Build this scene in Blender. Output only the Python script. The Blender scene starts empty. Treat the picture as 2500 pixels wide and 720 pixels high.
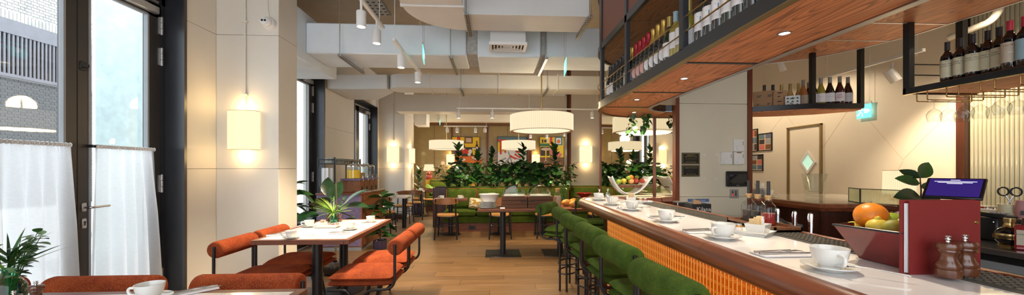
import bpy, bmesh, math, random
from mathutils import Vector, Matrix, Quaternion
PI = math.pi
random.seed(7)
scn = bpy.context.scene
COL = scn.collection

# ---------------- camera: looks along +Y, turned a little to the right
F, CX, CY, CAMH = 900.0, 1250.0, 411.5, 1.375
PSI = math.atan(45 / 900.0)
cam_d = bpy.data.cameras.new('camera'); cam = bpy.data.objects.new('camera', cam_d); COL.objects.link(cam)
cam.location = (0, 0, CAMH); cam.rotation_euler = (PI / 2, 0, -PSI)
cam_d.sensor_fit = 'HORIZONTAL'; cam_d.sensor_width = 36; cam_d.lens = 36 * F / 2500
cam_d.shift_y = (CY - 360) / 2500; cam_d.clip_start = 0.02; cam_d.clip_end = 200
scn.camera = cam
# ---------------- sky, exposure
world = bpy.data.worlds.new('sky'); scn.world = world; world.use_nodes = True
bg = world.node_tree.nodes['Background']; bg.inputs[0].default_value = (0.86, 0.93, 1.0, 1); bg.inputs[1].default_value = 2.5
sun_d = bpy.data.lights.new('sun', 'SUN'); sun_d.energy = 3.6; sun_d.angle = .02; sun_d.color = (1, .96, .9)
sun = bpy.data.objects.new('sun', sun_d); COL.objects.link(sun); sun.rotation_euler = Vector((-.33, .2, -.92)).to_track_quat('-Z', 'Y').to_euler()
vs = scn.view_settings
vs.view_transform = 'Standard'; vs.look = 'None'; vs.gamma = 1; vs.use_curve_mapping = False
vs.exposure = 0.42

def lamp(kind, name, loc, power, color=(1, .8, .55), size=.05, rot=None, spot=None, blend=.4, parent=None):
    d = bpy.data.lights.new(name, kind); d.energy = power; d.color = color
    if kind in ('POINT', 'SPOT'): d.shadow_soft_size = size
    if kind == 'AREA': d.size = size
    if kind == 'SPOT': d.spot_size = spot; d.spot_blend = blend
    o = bpy.data.objects.new(name, d); COL.objects.link(o); o.location = loc
    if rot: o.rotation_euler = rot
    if parent: o.parent = parent
    return o

# ---------------- pixel helpers (2500x720 frame)
_S, _C = math.sin(PSI), math.cos(PSI)
def ray(u, v):
    a = (u - CX) / F
    return (a * _C + _S, -a * _S + _C, (CY - v) / F)
def pz(u, v, Z):
    r = ray(u, v); t = (Z - CAMH) / r[2]; return Vector((r[0] * t, r[1] * t, Z))
def px(u, v, X):
    r = ray(u, v); t = X / r[0]; return Vector((X, r[1] * t, CAMH + r[2] * t))
def py(u, v, Y):
    r = ray(u, v); t = Y / r[1]; return Vector((r[0] * t, Y, CAMH + r[2] * t))

# ---------------- materials
MATS = {}
class NT:
    def __init__(s, name):
        s.m = bpy.data.materials.new(name); s.m.use_nodes = True; s.t = s.m.node_tree
        s.n = s.t.nodes; s.b = s.n['Principled BSDF']; s.out = s.n['Material Output']; MATS[name] = s.m
    def new(s, typ, **kw):
        x = s.n.new(typ)
        for k, v in kw.items():
            if k in x.inputs: x.inputs[k].default_value = v
            else: setattr(x, k, v)
        return x
    def link(s, a, b): s.t.links.new(a, b)
    def coord(s, scale=(1, 1, 1), kind='Object', rot=(0, 0, 0)):
        tc = s.new('ShaderNodeTexCoord'); mp = s.new('ShaderNodeMapping')
        mp.inputs['Scale'].default_value = scale; mp.inputs['Rotation'].default_value = rot
        s.link(tc.outputs[kind], mp.inputs[0]); return mp.outputs[0]
    def ramp(s, fac, stops):
        r = s.new('ShaderNodeValToRGB'); e = r.color_ramp.elements
        while len(e) < len(stops): e.new(.5)
        for i, (p, c) in enumerate(stops):
            e[i].position = p; e[i].color = tuple(c) + (1,) if len(c) == 3 else c
        s.link(fac, r.inputs[0]); return r.outputs[0]
    def noise(s, vec, scale, detail=4, rough=.55, dist=0):
        n = s.new('ShaderNodeTexNoise'); n.inputs['Scale'].default_value = scale; n.inputs['Detail'].default_value = detail
        n.inputs['Roughness'].default_value = rough; n.inputs['Distortion'].default_value = dist
        s.link(vec, n.inputs['Vector']); return n.outputs[0]
    def bump(s, h, strength=.3, dist=.01):
        b = s.new('ShaderNodeBump'); b.inputs['Strength'].default_value = strength; b.inputs['Distance'].default_value = dist
        s.link(h, b.inputs['Height']); s.link(b.outputs[0], s.b.inputs['Normal'])
    def mix(s, fac, a, b):
        m = s.new('ShaderNodeMix', data_type='RGBA')
        for inp, val in ((m.inputs[0], fac), (m.inputs[6], a), (m.inputs[7], b)):
            if isinstance(val, (int, float)): inp.default_value = val
            elif isinstance(val, tuple): inp.default_value = val + (1,) if len(val) == 3 else val
            else: s.link(val, inp)
        return m.outputs[2]
def plain(name, col, rough=.5, metal=0, emit=None, es=0, vary=.08, vs_=6, coat=0, bump=0, bs=60):
    t = NT(name); b = t.b
    b.inputs['Roughness'].default_value = rough; b.inputs['Metallic'].default_value = metal
    if coat: b.inputs['Coat Weight'].default_value = coat; b.inputs['Coat Roughness'].default_value = .08
    v = t.coord()
    n = t.noise(v, vs_)
    lo = tuple(c * (1 - vary) for c in col); hi = tuple(min(1, c * (1 + vary)) for c in col)
    t.link(t.ramp(n, [(.3, lo), (.7, hi)]), b.inputs['Base Color'])
    if bump: t.bump(t.noise(v, bs, 3), bump, .004)
    if emit: b.inputs['Emission Color'].default_value = emit + (1,); b.inputs['Emission Strength'].default_value = es
    return t.m
def wood(name, c0, c1, axis='X', fine=22, rough=.35, coat=0, kind='Object', rnd=0, cath=0, bump=.12):
    t = NT(name); b = t.b
    sc = {'X': (1.3, fine, fine), 'Y': (fine, 1.3, fine), 'Z': (fine, fine, 1.3)}[axis]
    v = t.coord(sc, kind)
    if rnd:
        oi = t.new('ShaderNodeObjectInfo'); add = t.new('ShaderNodeVectorMath', operation='ADD')
        sc2 = t.new('ShaderNodeVectorMath', operation='SCALE'); sc2.inputs[0].default_value = (37, 53, 71)
        t.link(oi.outputs['Random'], sc2.inputs[3]); t.link(v, add.inputs[0]); t.link(sc2.outputs[0], add.inputs[1]); v = add.outputs[0]
    n = t.noise(v, 1, 6, .6, 1.2)
    mid = tuple((a + b_) / 2 for a, b_ in zip(c0, c1))
    c = t.ramp(n, [(.28, c0), (.5, mid), (.7, c1)])
    if cath:
        sc3 = {'X': (.8, 6, 6), 'Y': (6, .8, 6), 'Z': (6, 6, .8)}[axis]
        w = t.noise(t.coord(sc3, kind), 1.1, 1, .4, .35)
        mu = t.new('ShaderNodeMath', operation='MULTIPLY'); mu.inputs[1].default_value = 22; t.link(w, mu.inputs[0])
        fr = t.new('ShaderNodeMath', operation='FRACT'); t.link(mu.outputs[0], fr.inputs[0])
        k = t.ramp(fr.outputs[0], [(0, (0, 0, 0)), (.5, (.15, .15, .15)), (.82, (.95, .95, .95)), (1, (.1, .1, .1))])
        mm = t.new('ShaderNodeMath', operation='MULTIPLY'); mm.inputs[1].default_value = cath; t.link(k, mm.inputs[0])
        c = t.mix(mm.outputs[0], c, tuple(x * .38 for x in c0))
    if rnd:
        hs = t.new('ShaderNodeHueSaturation'); mr = t.new('ShaderNodeMapRange')
        mr.inputs['To Min'].default_value = 1 - rnd; mr.inputs['To Max'].default_value = 1 + rnd
        t.link(oi.outputs['Random'], mr.inputs['Value']); t.link(mr.outputs[0], hs.inputs['Value']); t.link(c, hs.inputs['Color']); c = hs.outputs[0]
    t.link(c, b.inputs['Base Color']); b.inputs['Roughness'].default_value = rough
    if coat: b.inputs['Coat Weight'].default_value = coat; b.inputs['Coat Roughness'].default_value = .12
    t.bump(n, bump, .003)
    return t.m
def fabric(name, dark, light, fleck=None, sc=140, fthr=.64, sheen=.06, streak=(1, 1, 1)):
    t = NT(name); b = t.b
    v = t.coord()
    n = t.noise(v, 9, 3); c = t.ramp(n, [(.3, dark), (.7, light)])
    fine = t.noise(t.coord(streak), sc, 2, .7)
    c = t.mix(t.ramp(fine, [(.35, (.55, .55, .55)), (.65, (0, 0, 0))]), c, tuple(x * .45 for x in dark))
    if fleck:
        fl = t.noise(t.coord((4, 1, 4)), sc * .75, 2, .5)
        fl2 = t.noise(t.coord((1, 4, 1)), sc * .8, 2, .5)
        mx = t.new('ShaderNodeMath', operation='MAXIMUM'); t.link(fl, mx.inputs[0]); t.link(fl2, mx.inputs[1])
        c = t.mix(t.ramp(mx.outputs[0], [(fthr, (0, 0, 0)), (fthr + .09, (.48, .48, .48))]), c, fleck)
    t.link(c, b.inputs['Base Color']); b.inputs['Roughness'].default_value = .95
    b.inputs['Sheen Weight'].default_value = sheen; b.inputs['Sheen Roughness'].default_value = .5; b.inputs['Sheen Tint'].default_value = light + (1,)
    b.inputs['Specular IOR Level'].default_value = .15
    t.bump(fine, .5, .006)
    return t.m
def thin_glass(name, tint=(1, 1, 1), refl=.9, ior=1.45, rough=.02):
    t = NT(name); tr = t.new('ShaderNodeBsdfTransparent'); gl = t.new('ShaderNodeBsdfGlossy'); gl.inputs['Roughness'].default_value = rough
    tr.inputs[0].default_value = tint + (1,)
    fr = t.new('ShaderNodeLayerWeight', Blend=.5); pw = t.new('ShaderNodeMath', operation='POWER'); pw.inputs[1].default_value = 3.2; t.link(fr.outputs['Facing'], pw.inputs[0])
    mu = t.new('ShaderNodeMath', operation='MULTIPLY_ADD'); mu.inputs[1].default_value = refl; mu.inputs[2].default_value = .045
    t.link(pw.outputs[0], mu.inputs[0]); ms = t.new('ShaderNodeMixShader')
    n = t.noise(t.coord(), 3); bp = t.new('ShaderNodeBump', Strength=.02, Distance=.01); t.link(n, bp.inputs['Height']); t.link(bp.outputs[0], gl.inputs['Normal'])
    t.link(mu.outputs[0], ms.inputs[0]); t.link(tr.outputs[0], ms.inputs[1]); t.link(gl.outputs[0], ms.inputs[2]); t.link(ms.outputs[0], t.out.inputs[0])
    return t.m
def shade_mat(name, col, strength, pleats, depth=.35):
    """pleated fabric lamp shade that gives off light; pleats run round the local Z axis"""
    t = NT(name); g = t.new('ShaderNodeTexGradient', gradient_type='RADIAL'); t.link(t.coord(), g.inputs[0])
    mu = t.new('ShaderNodeMath', operation='MULTIPLY'); mu.inputs[1].default_value = pleats; t.link(g.outputs[1], mu.inputs[0])
    fr = t.new('ShaderNodeMath', operation='FRACT'); t.link(mu.outputs[0], fr.inputs[0])
    dk = tuple(c * k for c, k in zip(col, (1 - depth * .6, 1 - depth * .85, 1 - depth)))
    c = t.ramp(fr.outputs[0], [(0, dk), (.2, col), (.8, col), (1, dk)])
    e = t.new('ShaderNodeEmission', Strength=strength); t.link(c, e.inputs[0]); t.link(e.outputs[0], t.out.inputs[0])
    return t.m
def glow(name, col, s):
    t = NT(name); n = t.noise(t.coord(), 5); c = t.ramp(n, [(.3, tuple(x * .97 for x in col)), (.7, col)])
    e = t.new('ShaderNodeEmission', Strength=s); t.link(c, e.inputs[0]); t.link(e.outputs[0], t.out.inputs[0]); return t.m

plain('beige_panel', (.70, .63, .48), .55, vary=.03, vs_=2)
plain('cream', (.72, .67, .58), .55, vary=.03, vs_=2)
plain('cream2', (.74, .66, .54), .45, vary=.03, vs_=2)
plain('white_wall', (.75, .74, .72), .6, vary=.02)
plain('ceiling', (.42, .36, .28), .9, vary=.06)
plain('duct', (.70, .70, .68), .6, vary=.03, vs_=3, bump=.1, bs=8)
plain('duct_wrap', (.72, .79, .84), .7, vary=.05, vs_=3, bump=.5, bs=7)
plain('duct_cloth', (.42, .42, .40), .8, vary=.2, vs_=25, bump=.8, bs=22)
plain('white_paint', (.8, .79, .77), .35, vary=.02)
plain('grey_frame', (.028, .029, .033), .3, vary=.1)
plain('bronze_frame', (.045, .038, .033), .35, vary=.1)
plain('black', (.012, .012, .013), .35, vary=.2)
plain('black_matt', (.015, .015, .016), .6, vary=.2)
plain('steel', (.6, .6, .61), .25, 1, vary=.05)
plain('chrome', (.8, .8, .82), .07, 1, vary=.03)
plain('alu', (.55, .54, .53), .4, .8, vary=.05)
plain('brass', (.62, .42, .17), .25, 1, vary=.05)
plain('brass_dull', (.32, .23, .10), .45, .8, vary=.1)
plain('gold_foil', (.55, .36, .09), .35, .85, vary=.2, vs_=90, bump=.6, bs=120)
plain('red_foil', (.35, .02, .03), .35, .5, vary=.2, vs_=90, bump=.5, bs=120)
plain('red_cap', (.5, .03, .05), .4)
plain('black_cap', (.03, .025, .025), .35)
plain('blue_cap', (.30, .44, .50), .4)
plain('grey_cap', (.32, .30, .28), .4, .3)
plain('gold_cap', (.5, .36, .12), .35, .6)
plain('black_glass', (.008, .008, .009), .05, coat=1)
plain('green_glass_dark', (.01, .022, .008), .06, coat=1)
plain('wine_red', (.05, .006, .008), .06, coat=1)
plain('wine_white', (.32, .26, .04), .06, coat=.6)
plain('wine_rose', (.50, .20, .06), .06, coat=.6)
plain('wine_pale', (.60, .42, .16), .06, coat=.6)
plain('paper', (.78, .75, .76), .7, vary=.03)
plain('paper_cream', (.70, .66, .47), .7, vary=.03)
plain('paper_tan', (.55, .47, .36), .7, vary=.04)
plain('paper_pink', (.68, .40, .36), .7)
plain('ink', (.03, .03, .035), .7)
plain('ink_blue', (.16, .24, .30), .7)
plain('ink_red', (.45, .06, .10), .7)
plain('china', (.80, .79, .75), .12, vary=.015, coat=.5)
plain('china_grey', (.66, .64, .60), .2, vary=.02, coat=.3)
plain('card', (.42, .24, .12), .8, vary=.06)
plain('dark_red', (.20, .014, .012), .55, vary=.06, bump=.1, bs=300)
plain('lacquer', (.17, .012, .010), .15, coat=.5, vary=.3)
plain('lacquer_in', (.32, .02, .015), .2, coat=1)
plain('orange_peel', (.85, .25, .015), .4, vary=.1, vs_=12, bump=.35, bs=90)
plain('lemon', (.72, .55, .06), .45, vary=.1, bump=.3, bs=80)
plain('lime', (.30, .40, .03), .4, vary=.2)
plain('pear', (.30, .28, .03), .5, vary=.35)
plain('apple_red', (.50, .07, .04), .4, vary=.4, vs_=14)
plain('peach', (.70, .33, .10), .5, vary=.3)
plain('passion', (.09, .04, .05), .5, vary=.3)
plain('leaf', (.028, .10, .018), .35, vary=.35, vs_=9, coat=.3)
plain('leaf_dark', (.014, .05, .017), .3, vary=.4, vs_=9, coat=.4)
plain('leaf_light', (.22, .40, .05), .4, vary=.3, vs_=9)
plain('leaf_grey', (.22, .36, .18), .55, vary=.25, vs_=12)
plain('leaf_mid', (.03, .105, .018), .4, vary=.35, vs_=9)
plain('vein', (.16, .25, .07), .5)
plain('bark', (.12, .085, .05), .8, vary=.3)
plain('soil', (.03, .02, .014), .95)
plain('cork', (.45, .27, .12), .8, vary=.2, vs_=60)
plain('pot_purple', (.05, .035, .085), .2, coat=.6)
plain('violet_wood', (.22, .16, .27), .6, vary=.2, vs_=30)
plain('tan_seat', (.55, .27, .075), .55, vary=.12)
plain('mustard', (.50, .30, .03), .8)
plain('tan_pattern', (.72, .66, .55), .9)
plain('piping', (.38, .11, .02), .8)
plain('screen_blue', (.01, .008, .05), .15, emit=(.06, .03, .35), es=.35)
plain('screen_text', (.6, .6, .7), .4, emit=(.9, .9, 1), es=.8)
plain('red_led', (.4, .02, .02), .4, emit=(1, .05, .03), es=.5)
plain('sign_green', (.08, .50, .45), .4, emit=(.20, .78, .72), es=.85)
plain('sign_white', (.9, .95, .95), .4, emit=(.9, 1, 1), es=1.0)
plain('mortar', (.62, .62, .62), .9)
plain('brick_light', (.50, .49, .475), .9, vary=.2, vs_=3)
plain('brick_dark', (.14, .145, .15), .9, vary=.2, vs_=3)
plain('louvre', (.22, .22, .25), .5)
plain('render_blue', (.55, .72, .78), .9, vary=.10, vs_=9)
plain('pavement', (.4, .4, .4), .9)
plain('mirror_warm', (.80, .78, .70), .02, 1, vary=.01)
plain('bread', (.65, .28, .05), .6, vary=.2, vs_=14)
plain('sugar', (.66, .48, .25), .7, vary=.2, vs_=40)
plain('jam', (.30, .02, .02), .15, coat=.8)
plain('honey', (.55, .22, .02), .15, coat=.8)
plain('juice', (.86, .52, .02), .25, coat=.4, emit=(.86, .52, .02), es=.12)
plain('juice_dark', (.55, .27, .02), .25, coat=.4)
plain('salt_steel', (.35, .34, .33), .35, .9, vary=.3)
plain('rubber', (.11, .10, .08), .45, vary=.2, bump=.4, bs=200)
plain('yellow_paper', (.78, .75, .5), .8)
plain('pink', (.62, .33, .33), .6)
plain('amber_acrylic', (.55, .10, .004), .15, vary=.25, vs_=4, coat=.6, emit=(.9, .13, .004), es=.25)
plain('green_vase', (.03, .16, .11), .08, coat=1)
plain('blue_sign', (.10, .16, .32), .6)
plain('sign_paper', (.62, .64, .70), .6)
plain('skin_pic', (.55, .22, .14), .6)
plain('plaque_gold', (.50, .38, .13), .4)
plain('terracotta', (.34, .06, .035), .2, coat=.6)
for nm, c in (('p_yellow', (.80, .52, .03)), ('p_red', (.60, .05, .03)), ('p_dark', (.05, .035, .03)), ('p_brown', (.18, .08, .03)), ('p_white', (.75, .73, .68)),
              ('p_grey', (.30, .31, .32)), ('p_green', (.06, .17, .07)), ('p_pink', (.62, .16, .13)), ('p_orange', (.70, .17, .03)), ('p_teal', (.10, .20, .22)), ('p_blue', (.12, .15, .24)), ('p_tan', (.60, .42, .28))):
    plain(nm, c, .7, vary=.06)
wood('wood_red', (.11, .028, .012), (.32, .09, .036), 'Y', 16, .35, coat=.25)
wood('wood_red_x', (.10, .026, .012), (.29, .08, .033), 'X', 16, .35, coat=.2)
wood('wood_red_z', (.09, .022, .01), (.24, .065, .026), 'Z', 16, .4)
wood('wood_dark_z', (.03, .008, .004), (.09, .025, .012), 'Z', 14, .35, coat=.3)
wood('soffit', (.52, .17, .06), (.80, .30, .115), 'Y', 40, .5, cath=.85)
wood('soffit_x', (.52, .17, .06), (.80, .30, .115), 'X', 40, .5, cath=.85)
wood('oak_back', (.22, .09, .03), (.36, .17, .065), 'Y', 34, .6, cath=.6)
wood('plank_wood', (.12, .062, .025), (.225, .125, .052), 'X', 26, .42, rnd=.2)
wood('table_edge', (.13, .045, .025), (.26, .095, .05), 'X', 26, .4)
wood('box_wood', (.09, .035, .013), (.21, .085, .033), 'X', 20, .65)
wood('table_red', (.11, .032, .014), (.25, .08, .034), 'X', 18, .55)
wood('cabinet_wood', (.20, .065, .02), (.36, .13, .045), 'Y', 20, .45)
wood('mill_wood', (.07, .02, .008), (.16, .05, .018), 'Z', 30, .25, coat=.6)
wood('walnut', (.10, .035, .015), (.24, .10, .045), 'Z', 30, .4)
wood('chair_back', (.20, .075, .02), (.34, .14, .045), 'X', 26, .4)
fabric('orange_fabric', (.25, .036, .010), (.43, .080, .017), (.85, .42, .24), 190, .61)
fabric('green_fabric', (.045, .085, .013), (.105, .165, .022), None, 170, sheen=.1)
fabric('green_sofa', (.06, .10, .012), (.105, .15, .02), None, 120, sheen=.1)
thin_glass('pane', (.97, .99, 1), .5)
thin_glass('wineglass', (.90, .92, .92), 1.1, 1.5)
thin_glass('clear_glass', (.93, .95, .94), .75, 1.5)
thin_glass('acrylic', (.90, .92, .90), 1.1, 1.5)
thin_glass('green_clear', (.35, .75, .6), 1.0, 1.5)
shade_mat('shade_pendant', (1.0, .84, .56), .80, 110)
shade_mat('shade_sconce', (1.0, .78, .42), 1.25, 60)
shade_mat('shade_lamp', (1.0, .82, .50), .85, 50)
glow('diffuser', (1.0, .86, .58), .85)
glow('bulb_warm', (1, .85, .62), 12)
glow('bulb_white', (1, .92, .8), 8)
glow('led_amber', (1.0, .56, .14), .72)
glow('led_ring', (1.0, .42, .06), .55)
glow('led_under', (1.0, .38, .05), .35)
glow('led_cool', (1, .97, .9), 6)
# marble
def marble(name, base, vein, sc=1.6):
    t = NT(name); v = t.coord()
    w = t.noise(v, sc, 8, .62, 1.6)
    sub = t.new('ShaderNodeMath', operation='SUBTRACT'); sub.inputs[1].default_value = .5; t.link(w, sub.inputs[0])
    ab = t.new('ShaderNodeMath', operation='ABSOLUTE'); t.link(sub.outputs[0], ab.inputs[0])
    k = t.ramp(ab.outputs[0], [(0, (.75, .75, .75)), (.018, (.2, .2, .2)), (.05, (0, 0, 0))])
    m2 = t.ramp(t.noise(v, sc * .7, 2), [(.45, (0, 0, 0)), (.62, (1, 1, 1))])
    mu = t.new('ShaderNodeMath', operation='MULTIPLY'); t.link(k, mu.inputs[0]); t.link(m2, mu.inputs[1])
    t.link(t.mix(mu.outputs[0], base, vein), t.b.inputs['Base Color']); t.b.inputs['Roughness'].default_value = .09
    return t.m
marble('marble', (.83, .81, .80), (.42, .30, .20))
marble('marble_dark', (.40, .37, .33), (.25, .2, .16))
# sheer curtain
def sheer():
    t = NT('sheer'); d = t.new('ShaderNodeBsdfDiffuse'); tl = t.new('ShaderNodeBsdfTranslucent'); tr = t.new('ShaderNodeBsdfTransparent')
    n = t.noise(t.coord((1, 1, 3)), 40); c = t.ramp(n, [(.3, (.88, .89, .9)), (.7, (.94, .95, .95))])
    t.link(c, d.inputs[0]); t.link(c, tl.inputs[0]); tr.inputs[0].default_value = (1, 1, 1, 1)
    a = t.new('ShaderNodeMixShader'); a.inputs[0].default_value = .6; t.link(d.outputs[0], a.inputs[1]); t.link(tl.outputs[0], a.inputs[2])
    b = t.new('ShaderNodeMixShader'); b.inputs[0].default_value = .22; t.link(a.outputs[0], b.inputs[1]); t.link(tr.outputs[0], b.inputs[2]); t.link(b.outputs[0], t.out.inputs[0])
sheer()
def mesh_metal():
    """perforated bronze sheet: small holes"""
    t = NT('mesh_metal'); v = t.coord((1, 1, 1))
    vo = t.new('ShaderNodeTexVoronoi'); vo.inputs['Scale'].default_value = 85; vo.inputs['Randomness'].default_value = 0; t.link(v, vo.inputs['Vector'])
    t.link(t.ramp(vo.outputs['Distance'], [(.30, (.012, .006, .005)), (.38, (.24, .10, .07))]), t.b.inputs['Base Color'])
    t.b.inputs['Roughness'].default_value = .5; t.b.inputs['Metallic'].default_value = .4
mesh_metal()
# ---------------- mesh helpers
class MB:
    def __init__(s): s.v = []; s.f = []
    def add(s, vs_, fs, M=None):
        o = len(s.v)
        s.v += [tuple(M @ Vector(p)) if M else tuple(p) for p in vs_]
        s.f += [tuple(i + o for i in f) for f in fs]; return s
    def box(s, x0, y0, z0, x1, y1, z1, M=None):
        return s.add([(x0, y0, z0), (x1, y0, z0), (x1, y1, z0), (x0, y1, z0), (x0, y0, z1), (x1, y0, z1), (x1, y1, z1), (x0, y1, z1)],
                     [(3, 2, 1, 0), (4, 5, 6, 7), (0, 1, 5, 4), (1, 2, 6, 5), (2, 3, 7, 6), (3, 0, 4, 7)], M)
    def cbox(s, x0, y0, z0, x1, y1, z1, b=.005, M=None):
        """box with chamfered edges"""
        V = []; idx = {}
        for i, x in enumerate((x0, x1)):
            for j, y in enumerate((y0, y1)):
                for k, z in enumerate((z0, z1)):
                    dx, dy, dz = (1 - 2 * i) * b, (1 - 2 * j) * b, (1 - 2 * k) * b
                    for a in range(3):
                        idx[i, j, k, a] = len(V)
                        V.append((x + (0 if a == 0 else dx), y + (0 if a == 1 else dy), z + (0 if a == 2 else dz)))
        fs = []
        def q(*c): fs.append(tuple(idx[t] for t in c))
        for a in range(3):
            o1, o2 = [t for t in range(3) if t != a]
            for side in (0, 1):
                cyc = [(0, 0), (1, 0), (1, 1), (0, 1)]
                if (side == 1) != (a == 1): pass
                else: cyc = cyc[::-1]
                def key(p):
                    c = [0, 0, 0]; c[a] = side; c[o1], c[o2] = p; return tuple(c)
                q(*[key(p) + (a,) for p in cyc])
        for a in range(3):
            o1, o2 = [t for t in range(3) if t != a]
            for p in (0, 1):
                for r in (0, 1):
                    def key(t):
                        c = [0, 0, 0]; c[a] = t; c[o1] = p; c[o2] = r; return tuple(c)
                    fl = [key(0) + (o1,), key(1) + (o1,), key(1) + (o2,), key(0) + (o2,)]
                    q(*fl)
        for i in (0, 1):
            for j in (0, 1):
                for k in (0, 1): q((i, j, k, 0), (i, j, k, 1), (i, j, k, 2))
        return s.add(V, fs, M)
    def lathe(s, prof, n=24, c=(0, 0, 0), M=None, a0=0, a1=None):
        V = []; fs = []; full = a1 is None; m = n if full else n + 1; a1 = 2 * PI if full else a1
        rows = []
        for r, z in prof:
            if r < 1e-6: rows.append([len(V)]); V.append((c[0], c[1], c[2] + z))
            else:
                rows.append(list(range(len(V), len(V) + m)))
                for i in range(m):
                    a = a0 + (a1 - a0) * i / n; V.append((c[0] + r * math.cos(a), c[1] + r * math.sin(a), c[2] + z))
        for A, B in zip(rows, rows[1:]):
            for i in range(n):
                j = (i + 1) % m
                if len(A) == 1 and len(B) == 1: continue
                if len(A) == 1: fs.append((A[0], B[j], B[i]))
                elif len(B) == 1: fs.append((A[i], A[j], B[0]))
                else: fs.append((A[i], A[j], B[j], B[i]))
        return s.add(V, fs, M)
    def tube(s, path, r, n=8, caps=True, M=None, closed=False):
        P = [Vector(p) for p in path]; k = len(P); V = []; fs = []
        rr = r if isinstance(r, (list, tuple)) else [r] * k
        T = []
        for i in range(k):
            if closed: d = P[(i + 1) % k] - P[i - 1]
            else: d = P[min(i + 1, k - 1)] - P[max(i - 1, 0)]
            T.append(d.normalized() if d.length > 1e-9 else Vector((0, 0, 1)))
        up = Vector((0, 0, 1)) if abs(T[0].z) < .9 else Vector((1, 0, 0))
        N = (up - T[0] * up.dot(T[0])).normalized()
        for i in range(k):
            N = (N - T[i] * N.dot(T[i]));
            N = N.normalized() if N.length > 1e-6 else Vector((1, 0, 0))
            B = T[i].cross(N)
            for j in range(n):
                a = 2 * PI * j / n; V.append(P[i] + (N * math.cos(a) + B * math.sin(a)) * rr[i])
        for i in range(k if closed else k - 1):
            for j in range(n):
                a, b = i * n, ((i + 1) % k) * n; j2 = (j + 1) % n
                fs.append((a + j, a + j2, b + j2, b + j))
        if caps and not closed:
            fs.append(tuple(range(n - 1, -1, -1))); fs.append(tuple((k - 1) * n + j for j in range(n)))
        return s.add(V, fs, M)
    def prism(s, poly, z0, z1, M=None):
        n = len(poly); V = [(x, y, z0) for x, y in poly] + [(x, y, z1) for x, y in poly]
        fs = [tuple(range(n - 1, -1, -1)), tuple(range(n, 2 * n))] + [(i, (i + 1) % n, n + (i + 1) % n, n + i) for i in range(n)]
        return s.add(V, fs, M)
    def sphere(s, c, r, n=16, m=10, sc=(1, 1, 1), M=None):
        T = Matrix.Translation(c) @ Matrix.Diagonal((r * sc[0], r * sc[1], r * sc[2], 1))
        if M: T = M @ T
        return s.lathe([(math.sin(PI * i / m) if 0 < i < m else 0, -math.cos(PI * i / m)) for i in range(m + 1)], n, M=T)
    def mesh(s, name, mat, angle=38):
        me = bpy.data.meshes.new(name); me.from_pydata(s.v, [], s.f); me.update()
        bm = bmesh.new(); bm.from_mesh(me); bmesh.ops.recalc_face_normals(bm, faces=bm.faces); bm.to_mesh(me); bm.free()
        me.polygons.foreach_set('use_smooth', [True] * len(me.polygons)); me.set_sharp_from_angle(angle=math.radians(angle))
        if mat: me.materials.append(MATS[mat])
        return me
    def build(s, name, mat, parent=None, loc=None, rot=None, angle=38):
        return mobj(name, s.mesh(name, mat, angle), parent, loc, rot)
def mobj(name, me, parent=None, loc=None, rot=None, sc=None):
    o = bpy.data.objects.new(name, me); COL.objects.link(o)
    if parent is not None: o.parent = parent
    if loc is not None: o.location = loc
    if rot is not None: o.rotation_euler = rot
    if sc is not None: o.scale = (sc, sc, sc) if isinstance(sc, (int, float)) else sc
    return o
def tag(o, label=None, cat=None, group=None, kind=None):
    if label: o['label'] = label
    if cat: o['category'] = cat
    if group: o['group'] = group
    if kind: o['kind'] = kind
    return o
def thing(name, label, cat, loc=(0, 0, 0), rotz=0, group=None):
    o = bpy.data.objects.new(name, None); COL.objects.link(o); o.empty_display_size = .1
    o.location = loc; o.rotation_euler = (0, 0, rotz)
    return tag(o, label, cat, group)
KIDS = {}
def children(o): return [c for c in o.children]
def dup(root, label, loc, rotz=0, group=None, sc=None):
    r = root.copy(); COL.objects.link(r); r.location = loc; r.rotation_euler = (0, 0, rotz)
    if sc: r.scale = (sc, sc, sc)
    tag(r, label, None, group)
    for ch in children(root):
        c = ch.copy(); COL.objects.link(c); c.parent = r
        for g in children(ch):
            d = g.copy(); COL.objects.link(d); d.parent = c
    return r
def struct(o, label=None):
    o['kind'] = 'structure'
    if label: o['label'] = label
    return o
def sempty(name, label=None):
    o = bpy.data.objects.new(name, None); COL.objects.link(o); return struct(o, label)
def bx(name, mat, x0, y0, z0, x1, y1, z1, parent=None, b=0):
    m = MB(); (m.cbox(x0, y0, z0, x1, y1, z1, b) if b else m.box(x0, y0, z0, x1, y1, z1)); return m.build(name, mat, parent)
def arc(cx, cy, r, a0, a1, n): return [(cx + r * math.cos(a0 + (a1 - a0) * i / n), cy + r * math.sin(a0 + (a1 - a0) * i / n)) for i in range(n + 1)]
def bend(pts, r=.05, n=6):
    """polyline with rounded corners"""
    P = [Vector(p) for p in pts]; out = [P[0]]
    for a, b, c in zip(P, P[1:], P[2:]):
        d1 = (a - b); d2 = (c - b); k = min(r, d1.length * .49, d2.length * .49)
        p, q = b + d1.normalized() * k, b + d2.normalized() * k
        for i in range(n + 1):
            t = i / n; out.append(p * (1 - t) ** 2 + b * 2 * t * (1 - t) + q * t * t)
    return out + [P[-1]]
TXT = {}
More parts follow.
